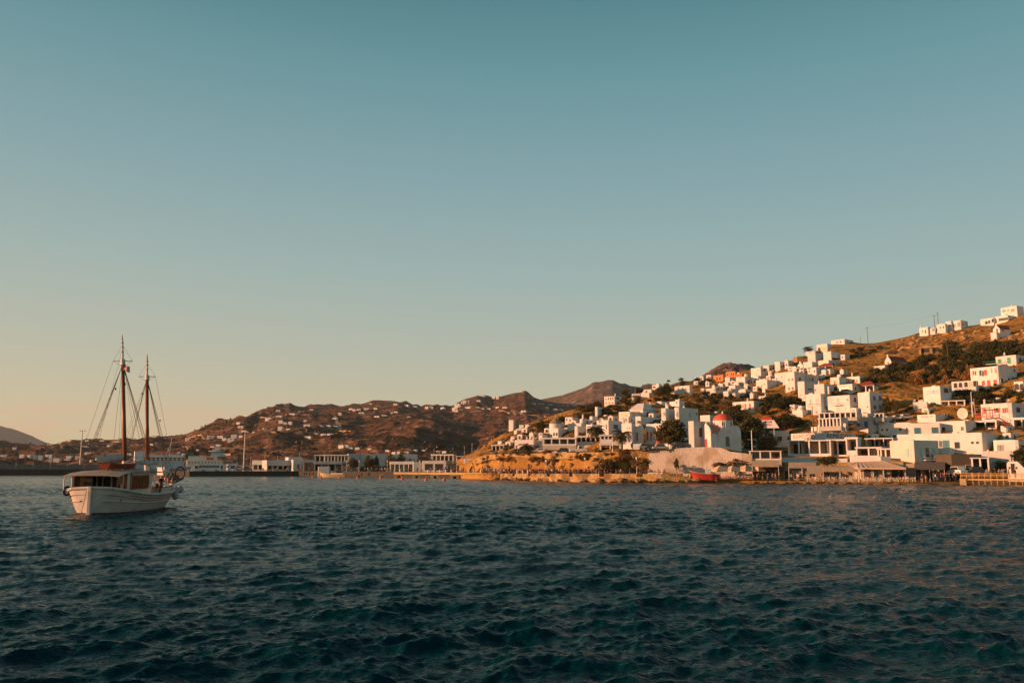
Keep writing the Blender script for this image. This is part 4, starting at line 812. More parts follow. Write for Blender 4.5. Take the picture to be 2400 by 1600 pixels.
# parasols
for i, (px, w) in enumerate(((1688, 19), (1718, 18), (1749, 19), (1778, 10))):
    O = PT(px, 1121.7, 208-i*.3); k = O.y/F; rt = thing('parasol', ['leftmost cream square parasol beside the red boat', 'second cream square parasol from the red boat', 'third and largest cream parasol over the red tables', 'smallest cream parasol at the right of its row'][i], 'parasol', O, R(20+4*i), 'cream parasols over the waterside tables')
    hz = ZP(1090-(1 if i == 2 else 0), O.y)-O.z; ez = ZP(1102, O.y)-O.z; s = w*k*1.2
    c = MB(); pts = [(s, -s), (s, s), (-s, s), (-s, -s)]
    for j in range(4):
        a, b = Vector(pts[j]+(ez,)), Vector(pts[(j+1) % 4]+(ez,)); t = Vector((0, 0, hz)); c.add([a, b, t], [(0, 1, 2)]); c.quad(a, a-Vector((0, 0, .22)), b-Vector((0, 0, .22)), b)
    c.build('canopy', CANVAS, rt); MB().tube((0, 0, 0), (0, 0, hz-.05), .05).build('pole', WOODP, rt)
# ------------------------------------------------------------ retaining and sea walls
def wall_line(name, pts, th, m, label, cat, crenel=0, kind=None, ztop=None):
    """pts: (px, ytop, Y, zbase) along the wall"""
    T = [PT(a, b, Y) for a, b, Y, _ in pts]; O = T[0].copy(); O.z = pts[0][3]; mb = MB()
    L_ = []
    for (a, b), (pa, pb) in zip(zip(T[:-1], T[1:]), zip(pts[:-1], pts[1:])):
        n = max(1, int((b-a).length/1.5))
        for i in range(n): L_.append((a.lerp(b, i/n), pa[3]+(pb[3]-pa[3])*i/n))
    L_.append((T[-1], pts[-1][3])); hgt = 0
    for i in range(len(L_)-1):
        (p, zp), (q, zq) = L_[i], L_[i+1]; d = (q-p); nn = Vector((-d.y, d.x, 0)).normalized()*th; 
        if nn.y < 0: nn = -nn
        cut = crenel and i % crenel == crenel-1; dz = -.75 if cut else 0
        a, b = p+Vector((0, 0, dz)), q+Vector((0, 0, dz)); a0, b0 = Vector((p.x, p.y, zp)), Vector((q.x, q.y, zq))
        vs = [a0, b0, b, a, a0+nn, b0+nn, b+nn, a+nn]; vs = [v_-O for v_ in vs]
        mb.add(vs, [(0, 1, 2, 3), (5, 4, 7, 6), (3, 2, 6, 7), (0, 3, 7, 4), (1, 5, 6, 2)])
    o = mb.build(name, m, None, loc=O); tag(o, label, cat, kind=kind); return o
wall_line('retaining_wall', [(1520, 1053.5, 219.5, 3), (1560, 1052, 218.2, 2.5), (1620, 1048, 216.5, 1), (1660, 1047, 215.2, 1), (1690, 1049, 214, 1), (1712, 1058, 213.3, 1), (1762, 1064, 211.5, 1)], 1.2, PALEST, 'pale pink rubble retaining wall below the domed chapel', 'wall')
wall_line('parapet', [(1118, 1072, 290, 5), (1140, 1065, 283, 6), (1200, 1062.5, 266, 7), (1300, 1061, 243, 6), (1400, 1059.5, 228, 6), (1484, 1057, 221, 5), (1520, 1054, 220, 5)], .5, STONE, 'low ochre parapet along the cliff road', 'wall')
wall_line('sea_wall', [(1172, 1109, 262, 0), (1260, 1109.5, 238, 0), (1350, 1109.5, 221, 0), (1450, 1109.5, 211, 0), (1550, 1109.5, 206, 0), (1618, 1109.5, 205, 0), (1636, 1112, 206, 0)], .9, STONE, 'ochre stone sea wall with square notches along the crowded promenade', 'wall', crenel=7)
wall_line('slope_wall', [(1786, 869.5, 441, 45), (1800, 868.5, 438, 45), (1834, 865, 430, 45)], 1, STONE, 'ochre retaining wall below the three-villa ridge row', 'wall')
wall_line('slope_wall', [(1912, 823, 425, 50), (1950, 815, 432, 50), (1996, 809, 440, 50)], 1, STONE, 'ochre retaining wall below the arched ridge villa', 'wall')
wall_line('slope_wall', [(1868, 835, 430, 45), (1892, 834, 430, 45)], 6, STONE, 'ochre stone terrace left of the ridge palm', 'wall')
wall_line('dry_stone_wall', [(2072, 901, 321, 28), (2110, 900, 318, 28), (2145, 899, 315, 28), (2180, 901, 312, 28), (2232, 897, 306, 28)], 1, STONE, 'ochre dry stone field wall left of the boxy white house', 'wall')
wall_line('dry_stone_wall', [(1935, 881, 355, 34), (1990, 858, 372, 40), (2030, 838, 385, 47)], .8, mat('grey_stone_track', (.22, .19, .16), .9, .2, 1), 'dark winding field wall climbing the dry slope', 'wall')
wall_line('dry_stone_wall', [(1998, 811, 436, 55), (2030, 809, 436, 55), (2060, 809, 434, 55), (2090, 805, 428, 55)], .8, STONE, 'ochre field wall along the skyline right of the topmost middle villa', 'wall')
f = Frame(2154, 2210, 2211, 808, 826, 4); rt = f.root('ruin', 'ochre concrete ruin with two dark openings on the upper slope', 'ruin'); 
MB().box(-f.w1, 0, 0, 4, -3, f.zt-1).box(-f.w1-.2, .2, -1.2, 4, f.zt-1, f.zt).box(-f.w1, -f.w1+.9, -1, 0, -3, f.zt-1).box(-.9, 0, -1, 0, -3, f.zt-1).box(-f.w1*.47, -f.w1*.42, -1, 0, -3, f.zt-1).build('wall', STONE, rt)
for px in (2169, 2197): u, z = f.loc(px, 819, 'F'); opening(rt, u, f.zt*.35, 3.2 if px < 2180 else 2.6, f.zt*.5, 'd', 'F', -.02, nm='opening')
# red roofed pavilions
for x0, x1, yt, yb, lab in ((2013, 2046, 899, 919, 'open pavilion with a dark red tiled roof beside the orange-shuttered house'), (1919, 1950, 854, 864, 'dark red tiled roof shelter below the twin houses')):
    rt, hw, h = porch(x0, x1, yt+4, yb, lab, 3, yaw=20, back='dd', deep=5, slab=.15, wallm=WHITE2, cat='pavilion', name='pavilion', m=WHITE)
    MB().frust([(-hw-.5, -.6), (hw+.5, -.6), (hw+.5, 5.6), (-hw-.5, 5.6)], [(-hw*.3, 2.3), (hw*.3, 2.3), (hw*.3, 2.8), (-hw*.3, 2.8)], h+.02, h+1.6).build('tiled_roof', TILE, rt)
# pergolas in the slope
porch(1664, 1694, 926, 934, 'dark thatched car shelter below the pergola house', 4, yaw=5, back='', deep=4, slab=.2, m=WOODP, cat='shelter', name='shelter')
porch(1867, 1900, 862, 875, 'white pergola terrace below the tiny pyramid-gabled chapel', 5, yaw=10, back='yk', deep=3, slab=.2)
porch(1655, 1668, 912, 921, 'small pergola wing at the left end of the pergola house', 3, yaw=5, back='n', deep=3, slab=.2)
porch(2210, 2256, 938, 950, 'low white terrace shelter with dark windows under the boxy white house', 4, yaw=5, back='kyk', deep=3, slab=.3)
porch(2290, 2330, 985, 1003, 'cream ground floor porch with an orange sign beam under the red balcony', 3, yaw=10, back='kd', deep=4, slab=.5, wallm=WHITE2)
porch(2380, 2412, 978, 1003, 'white ground floor porch at the right edge below the red-shuttered house', 3, yaw=15, back='kd', deep=4, slab=.6)
porch(2284, 2316, 1072, 1120, 'boat shelter with a pale beam roof and a very dark inside', 3, Y=193, yaw=2, back='dd', deep=6, slab=.2, wallm=STONE, cat='shelter', name='shelter')
# red balcony + stair on the red-shutter house, blue and green balconies ---------------------------
def balcony(x0, x1, yt, yb, Yq, col, label_parent, slabm=WHITE, yaw=25, stair=None):
    A, B = PT(x0, yb, Yq), PT(x1, yb, Yq+0); a, _ = AS((x0+x1)/2, yb); 
    rt = thing('balcony', label_parent, 'balcony', (A+B)/2, -(math.atan(a)+R(yaw))); w = (B-A).length/2/math.cos(R(yaw)); h = ZP(yt, Yq)-A.z
    MB().box(-w, w, -1.1, 0, -.18, 0).build('slab', slabm, rt)
    r = MB(); n = max(3, int(w*2/.35))
    for i in range(n+1): x = -w+.04+(2*w-.08)*i/n; r.box(x-.025, x+.025, -1.08, -1.04, 0, h)
    r.box(-w, w, -1.1, -1.02, h-.07, h); r.box(-w, -w+.05, -1.1, 0, h-.07, h); r.box(w-.05, w, -1.1, 0, h-.07, h); r.build('railing', PC[col], rt); return rt, w, h
def YW(px, py, dy=0): return TOWN.hit(px, py).y+dy
balcony(1895, 1924, 946, 951, YW(1926, 968, 2.5), 'w', 'pale blue railed balcony on the two-storey hotel wing')
balcony(1955, 1972, 944, 949, YW(1994, 972, 3), 'w', 'pale blue railed balcony in the middle of the wide hotel block')
balcony(1997, 2017, 941, 948, YW(1994, 972, 4), 'b', 'deep blue balcony on the shaded side of the wide hotel block', yaw=-30)
balcony(2044, 2071, 937, 944, YW(2041, 970, 4), 'b', 'deep blue balcony on the tall hotel block', yaw=-30)
balcony(2307, 2346, 847, 853, YW(2383, 855, 5), 'g', 'green railed roof terrace left of the green-shuttered house', yaw=8)
balcony(2291, 2322, 879, 884, YW(2343, 903, 8), 'n', 'dark railed balcony of the large red-shuttered house', yaw=20)
balcony(2204, 2233, 1049, 1054, YW(2306, 1070, -1), 't', 'dark teal balcony on the very wide white building', yaw=8)
balcony(2165, 2192, 1070, 1077, YW(2145, 1088, 1), 'm', 'pale mint railed balcony on the cream building', yaw=-35)
rt, w, h = balcony(2291, 2322, 968, 976, YW(2377, 998, 4.5), 'r', 'red wooden balcony with a roof and stair on the red-shuttered house', slabm=PC['r'], yaw=18)
z2 = ZP(955, 235)-ZP(976, 235)
for x in (-w+.08, 0, w-.08): MB().box(x-.07, x+.07, -1.08, -.94, 0, z2-.1).build('post', PC['r'], rt)
MB().box(-w-.1, w+.1, -1.3, 0, z2-.1, z2).build('roof', PC['r'], rt)
st = MB(); n = 12
for i in range(n): x = w+i*.36; z = -.2-i*.22; st.box(x, x+.36, -1.0, -.1, z-.08, z)
st.tube((w, -1.05, h), (w+n*.36, -1.05, h-n*.22), .05); st.tube((w, -1.05, -.2), (w+n*.36, -1.05, -.2-n*.22), .07)
for i in range(0, n+1, 2): st.tube((w+i*.36, -1.05, -.2-i*.22), (w+i*.36, -1.05, h-i*.22), .03)
st.build('stair', PC['r'], rt)
# dishes, masts, poles ---------------------------------------------------------------------------
def dish(px, py, r, Y, label, ped=1.5, ang=-50):
    C = PT(px, py, Y); C.z -= ped; rt = thing('satellite_dish', label, 'dish', C, R(ang)); k = 12
    MB().lathe([(.01, 0)]+[(r*j/6, .35*r*(j/6)**2) for j in range(1, 7)]+[(r*1.0, .35*r+.05), (r*.96, .36*r), (.02, .06)], 0, 0, 20).xf(Matrix.Translation((0, 0, ped)) @ Matrix.Rotation(R(90), 4, 'X')).build('dish', mat('dish_paint', (.62, .56, .50), .5), rt, True)
    MB().tube((0, .2, -.8), (0, .1, ped), .1*max(1, r/2)).build('pedestal', METAL, rt)
    MB().tube((0, 0, ped-r*.5), (0, -r*.9, ped), .04).build('feed_arm', METAL, rt)
dish(2259, 969, 1.55, 232, 'large round satellite dish on the roof in front of the dark slope', 2.2, -62)
dish(2277, 945, .55, 252, 'small round white dish on a mast above the large dish', 3, -10)
dish(2142, 938, .4, 262, 'tiny round dish left of the low mural wall', 1.2, -10)
dish(1409, 985, .75, 262, 'round dish on the roof right of the tall palm', 1, -20)
dish(1688, 969, .4, 262, 'tiny dish on the roof behind the red dome', .6, -20)
dish(1981, 996, .6, 240, 'oval dish on the roof above the painted name', .8, -70)
dish(2376, 822, .7, 326, 'round dish on the roof of the green-shuttered house', 1.2, -20)
dish(2361, 938, .5, 240, 'round dish on the roof of the house with the red balcony', .6, -10)
def pole(px, yt, yb, label, Y=None, arms=1, r=.13, m=WOODP, wires=True, name='utility_pole'):
    C = TOWN.hit(px, yb) if Y is None else PT(px, yb, Y); h = ZP(yt, C.y)-C.z; rt = thing(name, label, 'pole', C, rnd.uniform(-.5, .5))
    MB().tube((0, 0, -1), (0, 0, h), r*1.25, r*.8, 8).build('shaft', m, rt)
    for i in range(arms): c = MB().box(-.9, .9, -.05, .05, h-.4-i*.7, h-.28-i*.7).build('crossarm', m, rt); [MB().lathe([(.05, 0), (.06, .12), (.02, .2)], x, 0, 6).build('insulator', METAL, c) and None for x in ()]
    return C+Vector((0, 0, h))
tops = [pole(1608.5, 911, 942, 'left pole of the pole group below the dark shoulder trees'), pole(1632, 912, 944, 'middle pole of the pole group below the dark shoulder trees', r=.11),
 pole(1645, 913, 941, 'tall right pole of the pole group below the dark shoulder trees'), pole(1761.5, 883, 926, 'tall wooden pole in front of the stacked houses')]
pole(1826.5, 955, 1006, 'brown wooden pole behind the shaded wall left of the painted name', arms=0)
pole(1906, 952, 1002, 'left of two leaning brown wooden poles behind the painted name', arms=0, Y=248)
pole(1915, 972, 1002, 'right of two leaning brown wooden poles behind the painted name', arms=0, Y=247)
p1 = pole(2034.5, 767, 806, 'tall skyline pole left on the bare slope'); p0 = pole(2017, 790, 808, 'short skyline pole left of the tall skyline pole', arms=0, r=.1)
p2 = pole(2192, 738, 782, 'left of two thin poles behind the long ridge villas'); p3 = pole(2200.5, 733, 776, 'right of two thin poles behind the long ridge villas')
pole(2223.5, 808, 862, 'tall pole in the middle of the dark shrub belt', arms=0); pole(1960, 852, 874, 'short pole beside the dark winding field wall', arms=0); pole(2017.5, 823, 865, 'thin pole on the dry slope left of the gabled chapel', arms=0, r=.08)
pole(2279.5, 918, 968, 'pale thin aerial mast beside the large satellite dish', arms=0, m=METAL, Y=236, name='aerial_mast'); pole(2284.5, 933, 962, 'short whip aerial right of the pale aerial mast', arms=0, m=METAL, Y=236, r=.05, name='aerial_mast')
pole(1418, 910, 952, 'thin pole left of the arched hill house', arms=0, m=WOODP, r=.09)
wr = MB()
for a, b in ((p0, p1), (p1, p2), (p2, p3), (tops[0], tops[1]), (tops[1], tops[2]), (tops[2], tops[3])):
    pts = [a.lerp(b, i/12)-Vector((0, 0, (b-a).length*.03*(1-(2*i/12-1)**2))) for i in range(13)]; wr.path([p-a for p in pts], .025, 3); break
def cable(a, b, lab):
    pts = [a.lerp(b, i/14)-Vector((0, 0, (b-a).length*.03*(1-(2*i/14-1)**2)))-a for i in range(15)]; o = MB().path(pts, .016, 4).build('overhead_wire', DARK, None, loc=a); tag(o, lab, 'wire')
cable(p0, p1, 'overhead wire between the two skyline poles on the bare slope'); cable(p1, p2, 'long overhead wire against the sky between the skyline poles'); cable(tops[0], tops[2], 'overhead wire across the pole group below the dark trees')
# sign board right of the big dark tree
O = PT(1802, 1003, 247); rt = thing('sign_board', 'white roadside board with a red lettered strip and blue lettering', 'sign', O, R(-22)); k = 247/F
MB().add([(-1.9, 0, 0), (2.9, 0, 0), (1.5, 0, 2.3), (-1.9, 0, 2.3), (-1.9, .15, 0), (2.9, .15, 0), (1.5, .15, 2.3), (-1.9, .15, 2.3)], [(0, 1, 2, 3), (5, 4, 7, 6), (3, 2, 6, 7), (1, 5, 6, 2), (0, 3, 7, 4)]).build('board', WHITE, rt)
MB().box(-1.9, .9, -.02, .1, 2.32, 3.1).build('top_strip', PC['r'], rt)
lettering(rt, 'MOTO & CAR', 2.6, .5, -.4, 1.75, 'F', 0, PC['b']); lettering(rt, 'RENTALS', 2.4, .42, -.4, 1.0, 'F', 0, PC['r'])
MB().box(-1.5, -1.35, .15, .3, -2, 0).box(1.3, 1.45, .15, .3, -2, 0).build('leg', METAL, rt)
# flag mast
C = PT(1763.5, 1067, 213); rt = thing('flag_mast', 'white mast with a short crosstree above the white railed terrace', 'mast', C); h = ZP(1008, 213)-C.z
MB().tube((0, 0, -2), (0, 0, h), .14, .09, 8).build('shaft', mat('white_metal', (.75, .72, .68), .5), rt); MB().tube((-1.1, 0, h*.63), (1.1, 0, h*.63), .05).build('crosstree', METAL, rt)
# railed terrace
porch(1760, 1828, 1056, 1077, 'white railed terrace with dark glass panels right of the flag mast', 4, Y=211, yaw=2, back='kkn', deep=4, slab=.18, wallm=GREYSHADE, post=.3, rail=.3)
H(1826, 1916, 1920, 1071, 1084, 'low white parapet wall with curved top under the slatted canopy terrace', Y=214, dphi=2, name='parapet_wall', cat='wall')
# water heaters and roof tanks
def heater(px, py, Y, label):
    C = PT(px, py, Y); rt = thing('water_heater', label, 'water heater', C, R(-30)); t = MB().tube((-.6, 0, .7), (.6, 0, .7), .26, n=10); t.build('tank', METAL, rt, True)
    sheet(rt, [(-.7, -.1, .55), (.7, -.1, .55), (.7, -1.1, 0), (-.7, -1.1, 0)], GLASS, 'panel')
heater(1680, 971, 262, 'rooftop water tank left behind the red dome'); heater(1995, 997, 246, 'rooftop water tank above the painted name'); heater(2340, 939, 242, 'flat solar heater on the roof of the house with the red balcony')
heater(2322, 1010, 232, 'cream roof tank left of the shaded flank of the very wide building'); heater(1420, 979, 262, 'orange roof tank beside the chimney of the blue-shuttered house')

H(1992, 2062, 2066, 1068, 1086, 'long blank white parapet wall above the big pavilion canopy', Y=208.5, dphi=4, name='parapet_wall', cat='wall')
H(2064, 2090, 2094, 1070, 1088, 'shaded parapet wall left of the square cream building', Y=208, dphi=-30, m=GREYSHADE, name='parapet_wall', cat='wall')
H(1880, 1988, 1992, 1074, 1088, 'long pale parapet wall behind the round bush tree', Y=211.5, dphi=2, name='parapet_wall', cat='wall')
# ------------------------------------------------------------ vegetation
def foliage_mat(name, c1, c2):
    m = bpy.data.materials.new(name); m.use_nodes = True; N, L = nodes_of(m); p = N['Principled BSDF']; p.inputs['Roughness'].default_value = .75; p.inputs['Specular IOR Level'].default_value = .15
    g = N.new('ShaderNodeNewGeometry'); n = N.new('ShaderNodeTexNoise'); n.inputs['Scale'].default_value = .8; n.inputs['Detail'].default_value = 3; L(g.outputs['Position'], n.inputs[0])
    oi = N.new('ShaderNodeObjectInfo'); a = N.new('ShaderNodeMath'); a.operation = 'ADD'; L(n.outputs[0], a.inputs[0]); L(g.outputs['Random Per Island'], a.inputs[1])
    b = N.new('ShaderNodeMath'); b.operation = 'ADD'; L(a.outputs[0], b.inputs[0]); L(oi.outputs['Random'], b.inputs[1])
    r = N.new('ShaderNodeMapRange'); r.inputs[1].default_value = .6; r.inputs[2].default_value = 2.2; L(b.outputs[0], r.inputs[0])
    x = N.new('ShaderNodeMix'); x.data_type = 'RGBA'; x.inputs[6].default_value = c1+(1,); x.inputs[7].default_value = c2+(1,); L(r.outputs[0], x.inputs[0]); L(x.outputs[2], p.inputs['Base Color'])
    return m
LEAF = foliage_mat('dark_leaves', (.022, .030, .010), (.075, .072, .024)); OLIVE = foliage_mat('olive_leaves', (.05, .045, .018), (.15, .11, .04)); DRY = foliage_mat('dry_brush', (.12, .062, .022), (.30, .16, .05))
BARK = mat('bark', (.16, .09, .05), .9, .2, 2); PALMG = foliage_mat('palm_leaves', (.030, .034, .014), (.085, .075, .03))
def crown_mesh(name, m, nleaf, leaf, seed, flat=1., nclump=46, spread=.16, up=0):
    r = np.random.RandomState(seed); d = r.randn(nclump, 3); d /= np.linalg.norm(d, axis=1)[:, None]; rad = r.uniform(.35, .92, nclump)[:, None]
    c = d*rad; c[:, 2] = c[:, 2]*.85*flat; idx = r.randint(0, nclump, nleaf); size = r.uniform(.6, 1.3, nclump)
    p = c[idx] + r.randn(nleaf, 3)*spread*size[idx][:, None]*np.array([1, 1, .7])
    u = r.randn(nleaf, 3); u[:, 2] += up*r.rand(nleaf); u /= np.linalg.norm(u, axis=1)[:, None]; w = np.cross(u, r.randn(nleaf, 3)); w /= np.linalg.norm(w, axis=1)[:, None]
    l = leaf*r.uniform(.6, 1.4, nleaf)[:, None]; wd = .5 if not up else .16
    v = np.stack([p-u*l, p+w*l*wd, p+u*l, p-w*l*wd], 1).reshape(-1, 3); f = np.arange(nleaf*4).reshape(-1, 4)
    o = np_mesh(name, v, f, m, False); me = o.data; bpy.data.objects.remove(o); return me
CROWNS = {'t': [crown_mesh('crown', LEAF, 3200, .085, 5+i) for i in range(3)], 'o': [crown_mesh('crown', OLIVE, 3000, .08, 15+i) for i in range(2)],
          'b': [crown_mesh('foliage', LEAF, 900, .12, 25+i, .8, 20, .2) for i in range(3)], 'q': [crown_mesh('foliage', OLIVE, 900, .12, 35+i, .8, 20, .2) for i in range(3)],
          'd': [crown_mesh('foliage', DRY, 900, .13, 45+i, .8, 18, .2) for i in range(2)], 'r': [crown_mesh('foliage', DRY, 700, .30, 55+i, 1, 16, .2, up=3) for i in range(2)], 'c': [crown_mesh('crown', LEAF, 2600, .075, 65, 1, 60, .1)]}
stem = MB().path([(0, 0, -.6), (.06, .03, .2), (0, .05, .55)], .06).path([(.05, .03, .1), (.3, .1, .5)], .03).path([(0, 0, .1), (-.3, -.1, .5)], .03).path([(0, 0, .2), (.05, -.3, .55)], .03).mesh('stem', BARK)
trunk = MB(); trunk.tube((0, 0, -.5), (.02, .03, .45), .07, .05, 8)
for k in range(6):
    t = k*1.05; trunk.tube((.02, .02, .25+.05*k), (.45*math.cos(t), .45*math.sin(t), .75+.05*k), .032, .012, 5)
trunk = trunk.mesh('trunk', BARK)
def tree(px, pyb, w, yt, kind, label, Y=None, group=None, cat=None, nm=None, dz=0, squash=1.):
    C = TOWN.hit(px, pyb) if Y is None else PT(px, pyb, Y)
    big = kind in 'toc'; k = C.y/F; h = ZP(yt, C.y)-C.z; r_ = w/2*k*1.02
    rt = thing(nm or ('tree' if big else 'shrub'), label, cat or ('tree' if big else 'shrub'), C, rnd.uniform(0, 6.28), group)
    if big:
        cz = h-r_*.0-h*.5*.92; ch = h*.52
        inst(rnd.choice(CROWNS[kind]), 'crown', rt, (0, 0, h-ch*.92), 0, (r_, r_, ch)); inst(trunk, 'trunk', rt, (0, 0, 0), 0, (max(r_, 1), max(r_, 1), h))
    else:
        inst(rnd.choice(CROWNS[kind]), 'foliage', rt, (0, 0, h*.42), 0, (r_, r_*1.0, h*.66)); inst(stem, 'stem', rt, (0, 0, 0), 0, (r_, r_, h*.9))
    return rt
tree(1579, 1044, 74, 979, 't', 'great round dark green tree in front of the high plain wall', Y=226); tree(1552, 1044, 40, 998, 'o', 'olive tinted lower crown leaning on the left of the great round tree', Y=225)
tree(1763, 1056, 70, 972, 't', 'tall dark tree right of the domed chapel', Y=233); tree(1724, 1012, 46, 958, 't', 'dark tree rising behind the red dome', Y=262)
tree(1800, 1062, 54, 1012, 'o', 'brownish green tree under the roadside sign board', Y=228); tree(1838, 1006, 60, 974, 't', 'spreading dark tree behind the shaded wall beside the wooden pole', Y=272)
tree(1940, 1092, 52, 1068, 't', 'dark round bush tree between the awnings and the slatted terrace', Y=201); tree(2078, 972, 26, 924, 'c', 'dark tall conifer right of the tall hotel block'); tree(2097, 972, 20, 933, 'o', 'brown bare looking tree right of the dark tall conifer')
tree(1812, 958, 44, 926, 't', 'dark tree left of the tall plain house with awning'); tree(1838, 966, 50, 932, 't', 'dark tree clump with red blossom above the tiny box house'); tree(1784, 975, 30, 950, 'o', 'olive tree by the right end of the dark red shuttered house')
tree(1560, 925, 34, 903, 't', 'dark tree beside the rounded two-storey house'); tree(1566, 1044, 24, 1022, 'o', 'small tree in front of the great round tree', Y=222)
tree(1375, 970, 46, 944, 'o', 'wide brown tree on the slope below the arched hill house'); tree(1400, 966, 24, 938, 't', 'dark tree beside the white tower block on stilts'); tree(1268, 1012, 26, 984, 't', 'dark tree clump left of the windmill'); tree(1318, 990, 20, 975, 't', 'dark tree right behind the windmill cap')
tree(1425, 1104, 50, 1072, 'q', 'large dark shrub hanging on the ochre cliff above the crowd', nm='shrub', cat='shrub', Y=221)
tree(1503, 1092, 40, 1066, 'd', 'dry brown shrub at the left foot of the pale retaining wall', Y=213); tree(1485, 1052, 14, 1037, 't', 'small green garden tree left of the white van', Y=224); tree(1504, 1052, 18, 1036, 't', 'small garden palm-like tree beside the grey van', Y=224)
tree(1548, 1052, 16, 1036, 't', 'small bushy tree by the courtyard wall', Y=220); tree(1586, 1105, 14, 1070, 'c', 'thin spiky conifer in front of the pale retaining wall', Y=209)
tree(2352, 1106, 36, 1076, 'q', 'tall cactus-like dark shrub left of the rounded gatehouse', nm='shrub', cat='shrub', Y=198); tree(2394, 1088, 40, 1050, 't', 'dark tree at the right edge above the gatehouse', Y=196)
tree(2300, 998, 30, 985, 'b', 'dark leafy shrub beneath the red balcony'); tree(1724, 1092, 52, 1069, 'd', 'wide dry brown shrub mass under the pale retaining wall', Y=214); tree(1746, 1096, 24, 1074, 'd', 'ochre dry shrub right end under the pale retaining wall', Y=213)
tree(1684, 1096, 34, 1080, 'q', 'low olive shrub left under the pale retaining wall', Y=212)
REG = [((1150, 1300), (1040, 990), (1058, 1030), 30, 13, 'qd', 'dry shrub on the bare slope left of the windmill'),
 ((1455, 1580), (912, 905), (955, 935), 30, 20, 'tq', 'dark shrub in the belt on the left shoulder of the hill'),
 ((1560, 1690), (893, 884), (908, 902), 18, 17, 'b', 'dark shrub in the belt below the small ridge houses'),
 ((1600, 1800), (928, 925), (968, 962), 46, 22, 'bqq', 'green brown shrub in the wild belt above the dark red shuttered house'),
 ((1640, 1725), (950, 945), (966, 962), 22, 16, 'd', 'dry tan shrub in the wild belt above the chapel'),
 ((1790, 1885), (922, 918), (955, 955), 18, 24, 'b', 'dark shrub round the tiny box house'),
 ((2030, 2240), (874, 822), (902, 888), 58, 30, 'bbq', 'dark shrub in the wide belt across the upper slope'),
 ((2210, 2420), (818, 800), (888, 832), 60, 34, 'b', 'dark bushy shrub in the thick belt left of the green-shuttered house'),
 ((2135, 2280), (884, 872), (900, 894), 30, 17, 'r', 'golden dry reed clump above the dry stone field wall'),
 ((2240, 2420), (918, 912), (952, 945), 40, 26, 'b', 'dark shrub in the belt above the house with the red balcony'),
 ((1985, 2070), (822, 812), (842, 835), 14, 16, 'b', 'dark shrub beside the winding field wall'),
 ((1790, 1880), (978, 976), (1004, 1002), 14, 26, 'b', 'dark shrub behind the long shaded wall'),
 ((1235, 1300), (1000, 985), (1020, 1010), 10, 14, 'q', 'olive shrub on the slope left of the windmill'),
 ((1330, 1475), (962, 950), (985, 968), 24, 18, 'bq', 'dark shrub between the windmill houses and the arched hill house'),
 ((1125, 1500), (1066, 1062), (1084, 1080), 60, 22, 'qd', 'brown shrub hanging over the rim of the ochre cliff'),
 ((2050, 2150), (955, 948), (978, 972), 14, 14, 'q', 'olive shrub beside the pale wall house'),
 ((1700, 2400), (850, 900), (975, 985), 60, 9, 'bqd', 'small shrub among the hillside houses'),
 ((2120, 2400), (955, 955), (985, 1000), 22, 13, 'bq', 'shrub among the roofs around the large satellite dish'),
 ((1150, 1240), (1046, 1022), (1060, 1050), 14, 14, 'dq', 'dry shrub on the rock slope at the left end of the town'),
 ((1640, 1760), (1076, 1078), (1092, 1096), 18, 14, 'dq', 'dry shrub at the foot of the pale retaining wall')]
EXTRA = {'b': [], 'q': [], 'd': [], 'r': []}; POSN = {}
for (xa, xb), (ta, tb), (ba, bb), n, w, kinds, lab in REG:
    items = []
    for i in range(n):
        t = rnd.random(); px = xa+(xb-xa)*t; py = ta+(tb-ta)*t + rnd.random()*((ba+(bb-ba)*t)-(ta+(tb-ta)*t)); kd = rnd.choice(kinds).replace('t', 'b'); ww = w*rnd.uniform(.55, 1.25)
        items.append((px, py, t, ww, kd))
    items.sort(key=lambda q: -q[3]*(1 if q[0] < 2405 else 0)); keep = int(n*.46)
    for j, (px, py, t, ww, kd) in enumerate(items):
        hh = ww*(.62 if kd != 'r' else 1.1)*rnd.uniform(.75, 1.15)
        if j >= keep: EXTRA[kd].append((px, py+2, ww, hh)); continue
        rv = (py-(ta+(tb-ta)*t))/max(1, (ba+(bb-ba)*t)-(ta+(tb-ta)*t))
        part = ('left end', 'left half', 'middle', 'right half', 'right end')[min(4, int(t*5))]; rowp = 'upper' if rv < .5 else 'lower'; sz = 'small' if ww < w*.85 else 'large' if ww > w*1.1 else 'rounded'
        l2 = f'{sz} {rowp} '+lab.replace(' in the ', ' at the ', 1).replace(' at the ', f' at the {part} of the ', 1) if ' in the ' in lab else f'{sz} {rowp} {lab}, {part}'
        l2 = ' '.join(l2.split()[:16]); tree(px, py+2, ww, py+2-hh, kd, l2, group=lab[:60])
for kd, L_ in EXTRA.items():        # the smaller bushes of the same belts, one mass of undergrowth
    VV = []
    for px, py, ww, hh in L_:
        C = TOWN.hit(px, py); k = C.y/F; me = CROWNS[kd][0]; co = np.empty(len(me.vertices)*3, dtype=np.float32); me.vertices.foreach_get('co', co); co = co.reshape(-1, 3)
        an = rnd.uniform(0, 6.28); ca, sa = math.cos(an), math.sin(an); q = np.stack([(co[:, 0]*ca-co[:, 1]*sa)*ww/2*k+C.x, (co[:, 0]*sa+co[:, 1]*ca)*ww/2*k+C.y, (co[:, 2]*.66+.42)*hh*k+C.z], 1); VV.append(q)
    VV = np.concatenate(VV); o = np_mesh('undergrowth', VV, np.arange(len(VV)).reshape(-1, 4), CROWNS[kd][0].materials[0], False); o['kind'] = 'stuff'
